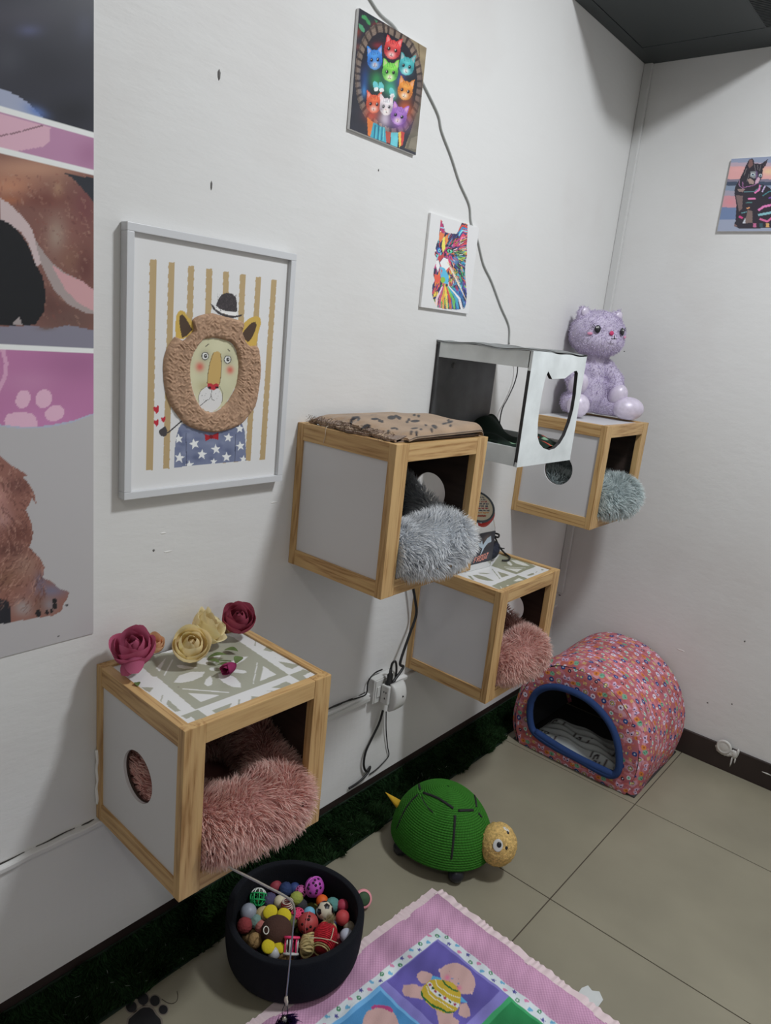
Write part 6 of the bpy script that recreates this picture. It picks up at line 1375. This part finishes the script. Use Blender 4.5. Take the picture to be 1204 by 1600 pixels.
def ball(nm, u, v, z, r, rgb, label, rough=.5, fuzzy=False, k=2.0, cat='ball'):
    p = tp(u, v, z); t = thing(nm, label, cat, (p[0], p[1], z-r), 0, TG)
    Vv, Ff = ico(p, r, 4 if fuzzy else 3)
    if fuzzy: d_ = (Vv-p)/r; Vv = Vv+d_*(np.abs(snoise(Vv, 700))*.0012)[:, None]
    mesh('ball_shell' if not fuzzy else 'felt_ball', Vv, Ff, cmat('%s_%d_%d_%d' % ((nm,)+tuple(rgb)), rgb, .9 if fuzzy else rough, k, bump=.5 if fuzzy else 0, bscale=300), t, True); return t, p
def circ_on(p, r, nrm, ang_, n=30):
    m3 = np.array(rot_to(nrm)); a = np.linspace(0, 2*PI, n, endpoint=False); s = math.sin(ang_); q_ = np.stack([s*np.cos(a), s*np.sin(a), np.full(n, math.cos(ang_))], 1)*r; return q_ @ m3.T+p
def cage(nm, u, v, z, r, rgb, rgb2, label, nrm=(0.3, -.4, .85), wr=.0016, solid=None):
    p = tp(u, v, z); t = thing(nm, label, 'ball', (p[0], p[1], z-r), 0, TG); m3 = np.array(rot_to(nrm))
    pa = []
    for k in range(5):
        a = PI*k/5; th_ = np.linspace(0, PI, 12) 
        for sg in (1, -1):
            q_ = np.stack([np.sin(th_)*math.cos(a)*sg, np.sin(th_)*math.sin(a)*sg, np.cos(th_)], 1)*r; half = q_[:7] if rgb2 else q_
            pa.append((tube_np(q_[:5] @ m3.T+p, wr, 5), 0)); pa.append((tube_np(q_[4:] @ m3.T+p, wr, 5), 1))
    for k, h in enumerate((.9, .35, -.35, -.9)): q_ = circ_on(p, r, nrm, math.acos(h), 24); pa.append((tube_np(q_, wr*1.1, 5, True), 0 if k < 1 else 1))
    V1, F1 = join([x for x, s in pa if s == 0]); mesh('cage_half', V1, F1, cmat('cage_%d_%d_%d' % tuple(rgb), rgb), t, True)
    V1, F1 = join([x for x, s in pa if s == 1]); r2 = rgb2 or rgb; mesh('cage_half', V1, F1, cmat('cage_%d_%d_%d' % tuple(r2), r2), t, True)
    Vv, Ff = ico(p-np.array([0, 0, r*.5]), r*.25, 2); mesh('bell', Vv, Ff, mat('toy_bell', (.6, .5, .25), .3, metal=.8), t, True); return t
def holes(t, p, r, m_, n=9, rr_=.0032, seed=0):
    r_ = np.random.default_rng(seed)
    for k in range(n):
        cam_ = (CP-p)/np.linalg.norm(CP-p); d = cam_+.75*r_.normal(size=3); d /= np.linalg.norm(d); V_, F_ = ico((0, 0, 0), 1, 1); mesh('ball_hole', xf(V_*np.array([rr_, rr_, .0008]), rot_to(d), p+d*r*1.0), F_, m_, t)
# lower layer, only glimpsed between the others
r_ = np.random.default_rng(21); k = 0
LOWC = [((150, 60, 70), 'dull red'), ((60, 70, 120), 'dull blue'), ((120, 120, 60), 'olive'), ((90, 60, 50), 'brown'), ((70, 110, 100), 'teal grey'), ((160, 130, 90), 'tan'), ((110, 60, 110), 'plum')]
DIRN = ['right', 'right upper', 'upper right', 'back upper right', 'back', 'back upper left', 'upper left', 'left upper', 'left', 'left lower', 'lower left', 'front lower left', 'front', 'front lower right', 'lower right', 'right lower']
low = [(.055, 0), (.055, 60), (.055, 120), (.055, 180), (.055, 240), (.055, 300), (.105, 15), (.105, 48), (.105, 80), (.105, 112), (.105, 145), (.105, 178), (.105, 212), (.105, 246), (.105, 280), (.105, 315), (.105, 345), (0, 0)]
for (d, a) in low:
    r = .0205; x, y = BC[0]+d*math.cos(R(a)), BC[1]+d*math.sin(R(a)); cl, nm_ = LOWC[k % 7]; k += 1
    t = thing('toy_ball', '%s felt ball under the other toys, %s' % (nm_, 'at the centre' if d == 0 else (('inner ring towards ' if d < .1 else 'at the ')+DIRN[int(round(((a-44) % 360)/22.5)) % 16]+(' wall' if d > .1 else ' side'))), 'ball', (x, y, .0135), 0, 'felt balls at the bottom of the toy basket'); Vv, Ff = ico((x, y, .0135+r), r, 2); mesh('felt_ball', Vv, Ff, cmat('low_%d_%d_%d' % cl, cl, .9, 1.1), t, True)
ZL = .078
t, p = ball('toy_ball', 491, 1386, .098, .0245, (138, 58, 134), 'large magenta plastic ball with holes, at the back of the basket'); holes(t, p, .0245, cmat('hole_magenta', (60, 20, 60), .6, 1), 14, .0038, 1)
V_, F_ = tube_np(circ_on(p, .0246, (.9, -.2, .3), PI/2), .0009, 5, True); mesh('seam', V_, F_, cmat('seam_magenta', (168, 96, 164), .5), t, True)
cage('cage_ball', 403, 1402, .088, .0200, (28, 130, 72), (28, 130, 72), 'green and white plastic cage ball at the left of the basket', nrm=(-.55, .55, .62))
V_, F_ = None, None
ob = [o for o in bpy.data.objects if o.name.startswith('cage_half')][0]; ob.data.materials[0] = cmat('cage_white', (170, 172, 168))
ball('toy_ball', 388, 1425, .084, .0195, (112, 116, 126), 'plain grey white ball at the left wall of the basket', .4)
ball('toy_ball', 483, 1427, .088, .0145, (84, 134, 156), 'small light blue ball beside the miniature football', .6)
ball('toy_ball', 503, 1408, .082, .0150, (190, 76, 26), 'small orange ball below the large magenta ball', .6)
t, p = ball('toy_football', 507, 1423, .096, .0205, (156, 150, 134), 'miniature white football with black patches in the basket', .5)
for d in ((-.45, .35, .8), (.35, -.05, .93), (-.7, -.45, .5), (-.05, -.8, .35), (.8, .5, .3), (.25, .75, .55)):
    m3 = rot_to(d); a = np.arange(5)*2*PI/5; pts = np.array([(.0078*math.cos(x), .0078*math.sin(x)) for x in a]); 
    Vp = np.vstack([np.c_[pts, np.full(5, .0196)], [[0, 0, .0214]]]); mesh('black_patch', xf(Vp, m3, p), [(i, (i+1) % 5, 5) for i in range(5)], EYB, t)
t, p = ball('toy_ball', 481, 1443, .090, .0245, (132, 50, 50), 'dull red plastic ball with holes in the middle of the basket'); holes(t, p, .0245, cmat('hole_red', (50, 16, 18), .6, 1), 10, .0036, 3)
V_, F_ = tube_np(circ_on(p, .0246, (.8, .5, .1), PI/2), .0012, 5, True); mesh('seam', V_, F_, cmat('seam_red', (150, 80, 80), .5), t, True)
ball('toy_ball', 463, 1404, .084, .0155, (116, 124, 56), 'olive green fuzzy ball near the bend of the metal rod', fuzzy=True)
ball('toy_ball', 519, 1414, .082, .0165, (70, 112, 108), 'grey teal fuzzy ball right of the miniature football', fuzzy=True)
ball('toy_ball', 535, 1415, .084, .0150, (128, 40, 58), 'wine pink ball at the right wall of the basket', .6)
ball('toy_ball', 535, 1434, .086, .0175, (146, 52, 54), 'plain dull red ball at the right wall of the basket', .6)
ball('toy_ball', 430, 1385, .074, .0165, (116, 42, 52), 'dusky red ball at the back wall under the metal rod', .6)
ball('toy_ball', 446, 1390, .076, .0165, (34, 46, 78), 'dark blue fuzzy ball at the back wall of the basket', fuzzy=True)
ball('toy_ball', 460, 1388, .074, .0140, (40, 54, 96), 'smaller blue ball left of the large magenta ball', .6)
ball('toy_ball', 421, 1407, .078, .0170, (56, 52, 76), 'dark violet fuzzy ball right of the green cage ball', fuzzy=True)
ball('toy_ball', 411, 1429, .078, .0175, (150, 134, 96), 'beige fuzzy ball between white ball and yellow ear', fuzzy=True)
ball('toy_ball', 401, 1440, .074, .0150, (92, 116, 110), 'pale green fuzzy ball under the grey white ball', fuzzy=True)
ball('toy_ball', 455, 1440, .076, .0160, (76, 80, 44), 'dark olive fuzzy ball beside the brown plush head', fuzzy=True)
ball('toy_ball', 541, 1462, .078, .0160, (142, 146, 158), 'white ball low at the right front of the basket', .4)
ball('toy_ball', 428, 1489, .078, .0140, (140, 140, 142), 'white ball low at the front of the basket', .4)
ball('toy_ball', 545, 1449, .072, .0140, (112, 104, 90), 'khaki patterned ball at the right wall of the basket', .7)
ball('toy_ball', 382, 1446, .074, .0170, (106, 42, 44), 'rust red fuzzy ball at the left wall of the basket', fuzzy=True)
ball('toy_ball', 398, 1470, .072, .0160, (120, 96, 62), 'tan fuzzy ball at the left front of the basket', fuzzy=True)
ball('toy_ball', 408, 1448, .072, .0140, (140, 86, 80), 'salmon felt ball beside the brown plush head', fuzzy=True)
ball('toy_ball', 437, 1409, .084, .0150, (160, 152, 130), 'cream ball with a pink dot under the rod', .5)
ball('toy_ball', 470, 1415, .070, .0150, (40, 40, 44), 'charcoal fuzzy ball between olive and blue balls', fuzzy=True)
cage('cage_ball', 465, 1431, .084, .0165, (190, 52, 88), None, 'hot pink plastic cage ball beside the rod', wr=.0015)
cage('cage_ball', 470, 1393, .084, .0135, (160, 80, 130), None, 'pink wire cage ball left of the magenta ball', wr=.0010)
# spring of red and white twisted cord
p = tp(448, 1414, .092); t = thing('cord_coil', 'red and white coiled cord toy below the metal rod', 'cat toy', tuple(p), 0, TG)
a = np.linspace(0, 6.2*PI, 90); P = np.stack([p[0]+.013*np.cos(a)*(1-.2*a/20), p[1]+.013*np.sin(a), p[2]-.008+.0010*a], 1)
tube('cord', P, .0018, cmat('cord_red', (120, 24, 30)), t, 6, spline=False); tube('cord', P+np.array([.001, .001, .0026]), .0016, cmat('cord_white', (150, 140, 130)), t, 6, spline=False)
# brown plush head with yellow petals
p = tp(432, 1455, .092); t = thing('plush_toy', 'brown plush ball face with yellow petal ears in the basket', 'cat toy', (p[0], p[1], p[2]-.03), 0, TG)
V_, F_ = ico((0, 0, 0), 1, 4); V_ = V_*np.array([.036, .036, .031]); mesh('face', V_+p, F_, cmat('brown_plush', (50, 32, 26), .95, 2.2, bump=.5, bscale=250), t, True)
V_, F_ = tube_np(np.array([tp(415.5+4.0*math.cos(a)*1.0, 1453.5+6.0*math.sin(a), .122) for a in np.linspace(0, 2*PI, 24, endpoint=False)]), .0011, 6, True); mesh('eye_ring', V_, F_, cmat('ring_white', (170, 168, 160)), t, True)
YM = cmat('yellow_fleece', (156, 142, 28), .9, 2.0, bump=.4, bscale=250)
for (u, v, rx, ry, z, dz) in ((422, 1425, .0165, .0175, .100, 0), (444, 1430, .0180, .0155, .098, 0), (419, 1479, .0160, .0150, .092, 0), (436, 1480, .0150, .0110, .088, 0)):
    q_ = tp(u, v, z); V_, F_ = ico((0, 0, 0), 1, 3); d_ = (CP-q_)/np.linalg.norm(CP-q_)*.6+np.array([0, 0, .5]); mesh('petal_ear', xf(V_*np.array([rx, ry, .006]), rot_to(d_), q_), F_, YM, t, True)
# pink and white roller spool
p = tp(455, 1478, .094); t = thing('spool_toy', 'hot pink and white plastic spool rattle at the front of the basket', 'cat toy', (p[0], p[1], .07), 0, TG)
ax_ = np.array(Vector((-.40, .42, .62)).normalized()); HP = cmat('hot_pink', (200, 44, 84)); m3 = rot_to(ax_)
for k, zz in ((0, .016), (1, -.016)):
    V_, F_ = lathe_np([(.010, -.002), (.0175, -.002), (.0185, 0), (.0175, .003), (.011, .003), (.010, .001)], 28); mesh('end_ring', xf(V_+np.array([0, 0, zz]), m3, p), F_, HP if k == 0 else WHITEPL, t, True)
V_, F_ = lathe_np([(0, -.018), (.0165, -.018), (.0165, -.0165), (0, -.0165)], 24); mesh('end_cap', xf(V_, m3, p), F_, cmat('cap_red', (120, 52, 46)), t)
for k in range(6):
    a = k*PI/3; V_, F_ = tube_np(np.array([(.0145*math.cos(a), .0145*math.sin(a), -.015), (.0145*math.cos(a), .0145*math.sin(a), .015)]), .0020, 6); mesh('spool_bar', xf(V_, m3, p), F_, WHITEPL if k % 2 else HP, t, True)
# sisal wrapped toys
SIS = cmat('natural_sisal', (136, 122, 84), .9, 2.0, var=.3, vscale=120)
def wound(name, label, a0, b0, r0, mats, ng=14, bulge=.5, tr=.0022):
    a0, b0 = np.array(a0), np.array(b0); t = thing(name, label, 'cat toy', tuple((a0+b0)/2-np.array([0, 0, r0])), 0, TG); L_ = np.linalg.norm(b0-a0); m3 = rot_to(b0-a0)
    core, cf = lathe_np([(0, 0), (r0*.5, L_*.02), (r0*.82, L_*.3), (r0*.9, L_*.5), (r0*.82, L_*.7), (r0*.5, L_*.98), (0, L_)], 20); mesh('core', xf(core, m3, a0), cf, mats[1], t, True)
    return t, m3, L_
a0, b0 = tp(478, 1478, .088), tp(516, 1466, .098)
t, m3, L_ = wound('sisal_toy', 'red banded sisal wrapped toy with a frayed tuft in the basket', tp(500, 1487, .088), tp(514, 1446, .098), .026, (SIS, cmat('core_red', (130, 24, 34), .9, 1.6)))
a0 = tp(500, 1487, .088); RDS = cmat('red_sisal', (150, 26, 38), .9, 1.8, var=.3, vscale=120)
for k in range(16):
    q_ = (k+.5)/16; rr_ = .0265*math.sin(PI*(.14+.72*q_))**.6; a = np.linspace(0, 2*PI, 28, endpoint=False); P = np.stack([rr_*np.cos(a), rr_*np.sin(a), np.full(28, L_*q_)], 1); V_, F_ = tube_np(xf(P, m3, a0), .0017, 6, True); mesh('sisal_turn', V_, F_, SIS if k in (0, 1, 14, 15) else RDS, t, True)
for L2 in ([(483, 1465), (500, 1466), (516, 1469)], [(516, 1469), (519, 1460), (521, 1450)], [(516, 1469), (528, 1474)]):
    tube('white_string', [tp(u, v, .121) for u, v in L2], .0010, cmat('string_white', (160, 150, 128)), t, 5, 4)
n = 240; tc_ = tp(513, 1444, .112); P = np.tile(tc_, (n, 1))+RNG.normal(size=(n, 3))*.004; fur('frayed_tuft', P, np.tile([-.2, .6, .7], (n, 1)), .020, .0012, lin((150, 134, 96)), lin((190, 176, 140)), t, grav=.1, mess=.6, clump=200)
t, m3, L_ = wound('sisal_toy', 'natural braided sisal knot toy at the front of the basket', tp(477, 1490, .086), tp(484, 1462, .094), .018, (SIS, SIS)); a0 = tp(477, 1490, .086)
for k in range(9):
    q_ = (k+.5)/9; rr_ = .0165*math.sin(PI*(.15+.7*q_))**.5; a = np.linspace(0, 2*PI, 24, endpoint=False); P = np.stack([rr_*np.cos(a), rr_*np.sin(a), L_*q_+.004*np.sin(a*2+k)], 1); V_, F_ = tube_np(xf(P, m3, a0), .0026, 6, True); mesh('sisal_turn', V_, F_, SIS, t, True)

# pink and green toy on the floor behind the basket
p = on1(2, .016, 566, 1408); t = thing('spool_toy', 'pink toy with a dark green end on the floor behind the basket', 'cat toy', (p[0], p[1], 0)); m3 = rot_to((.55, -.35, .55))
V_, F_ = lathe_np([(0, -.012), (.015, -.012), (.020, -.008), (.0225, -.003), (.021, .001), (.0235, .005), (.022, .010), (.017, .011)], 30); V_ = xf(V_, m3, (p[0], p[1], .0235)); V_[:, 2] = np.maximum(V_[:, 2], .0005); mesh('pink_cup', V_, F_, cmat('pink_cup', (170, 112, 118), .5), t, True)
V_, F_ = lathe_np([(0, .016), (.012, .0145), (.0172, .010), (.0172, .004)], 26); mesh('green_end', xf(V_, m3, (p[0], p[1], .0235)), F_, cmat('green_end', (40, 60, 40), .7), t, True)

# ------------------------------------------------------------------ teaser wand: metal rod from the pink bed, bent over the basket
tw = thing('teaser_wand', 'metal teaser wand hanging from the lowest box over the toy basket', 'cat toy', (.36, -1.91, .40))
e1 = np.array([.285, -1.962, .4600]); e2 = on1(0, .322, 352, 1350); bd = on1(2, .352, 458, 1408); vb = on1(2, .338, 460, 1422)
q1 = np.array([bd[0]+.002, bd[1]+.001, .30])
tube('metal_rod', [e1, e2, e2+(bd-e2)*.5, e2+(bd-e2)*.93, vb, (vb[0], vb[1], .31), (vb[0]-.002, vb[1]+.001, .22), (vb[0]-.006, vb[1]+.003, .115)], [.0030, .0030, .0028, .0026, .0022, .0018, .0016, .0016], mat('brushed_metal', (.45, .42, .38), .35, metal=.85), tw, 8, 8)
kb = np.array([vb[0]-.006, vb[1]+.003, .112]); V_, F_ = join([ico(kb, 1, 2, (.004, .004, .010)), ico(kb+[.003, 0, -.006], 1, 2, (.003, .003, .009))]); mesh('string_knot', V_, F_, cmat('knot', (150, 140, 128)), tw, True)
for k in (-1, 1): tube('elastic_loop', [kb+[0, 0, -.008], kb+[.004*k, .004*k, -.03], kb+[.003*k, 0, -.05]], .0008, BLACKPL, tw, 5, 5)
fb = kb+[0, 0, -.050]; V_, F_ = ico(fb+[0, 0, -.004], 1, 2, (.006, .006, .010)); mesh('metal_crimp', V_, F_, MATS['brushed_metal'], tw, True)
n = 900; P = np.tile(fb+[0, 0, -.014], (n, 1))+RNG.normal(size=(n, 3))*[.006, .006, .006]; P[:, 2] = np.maximum(P[:, 2], .012)
def fcl(Q_): Q_[:, 2] = np.maximum(Q_[:, 2], .011); return Q_
fur('feather_tuft', P, np.tile([0, -.1, -.4], (n, 1)), .028, .0018, lin((20, 16, 30)), lin((52, 34, 84)), tw, grav=.4, mess=.8, clump=160, clamp=fcl)
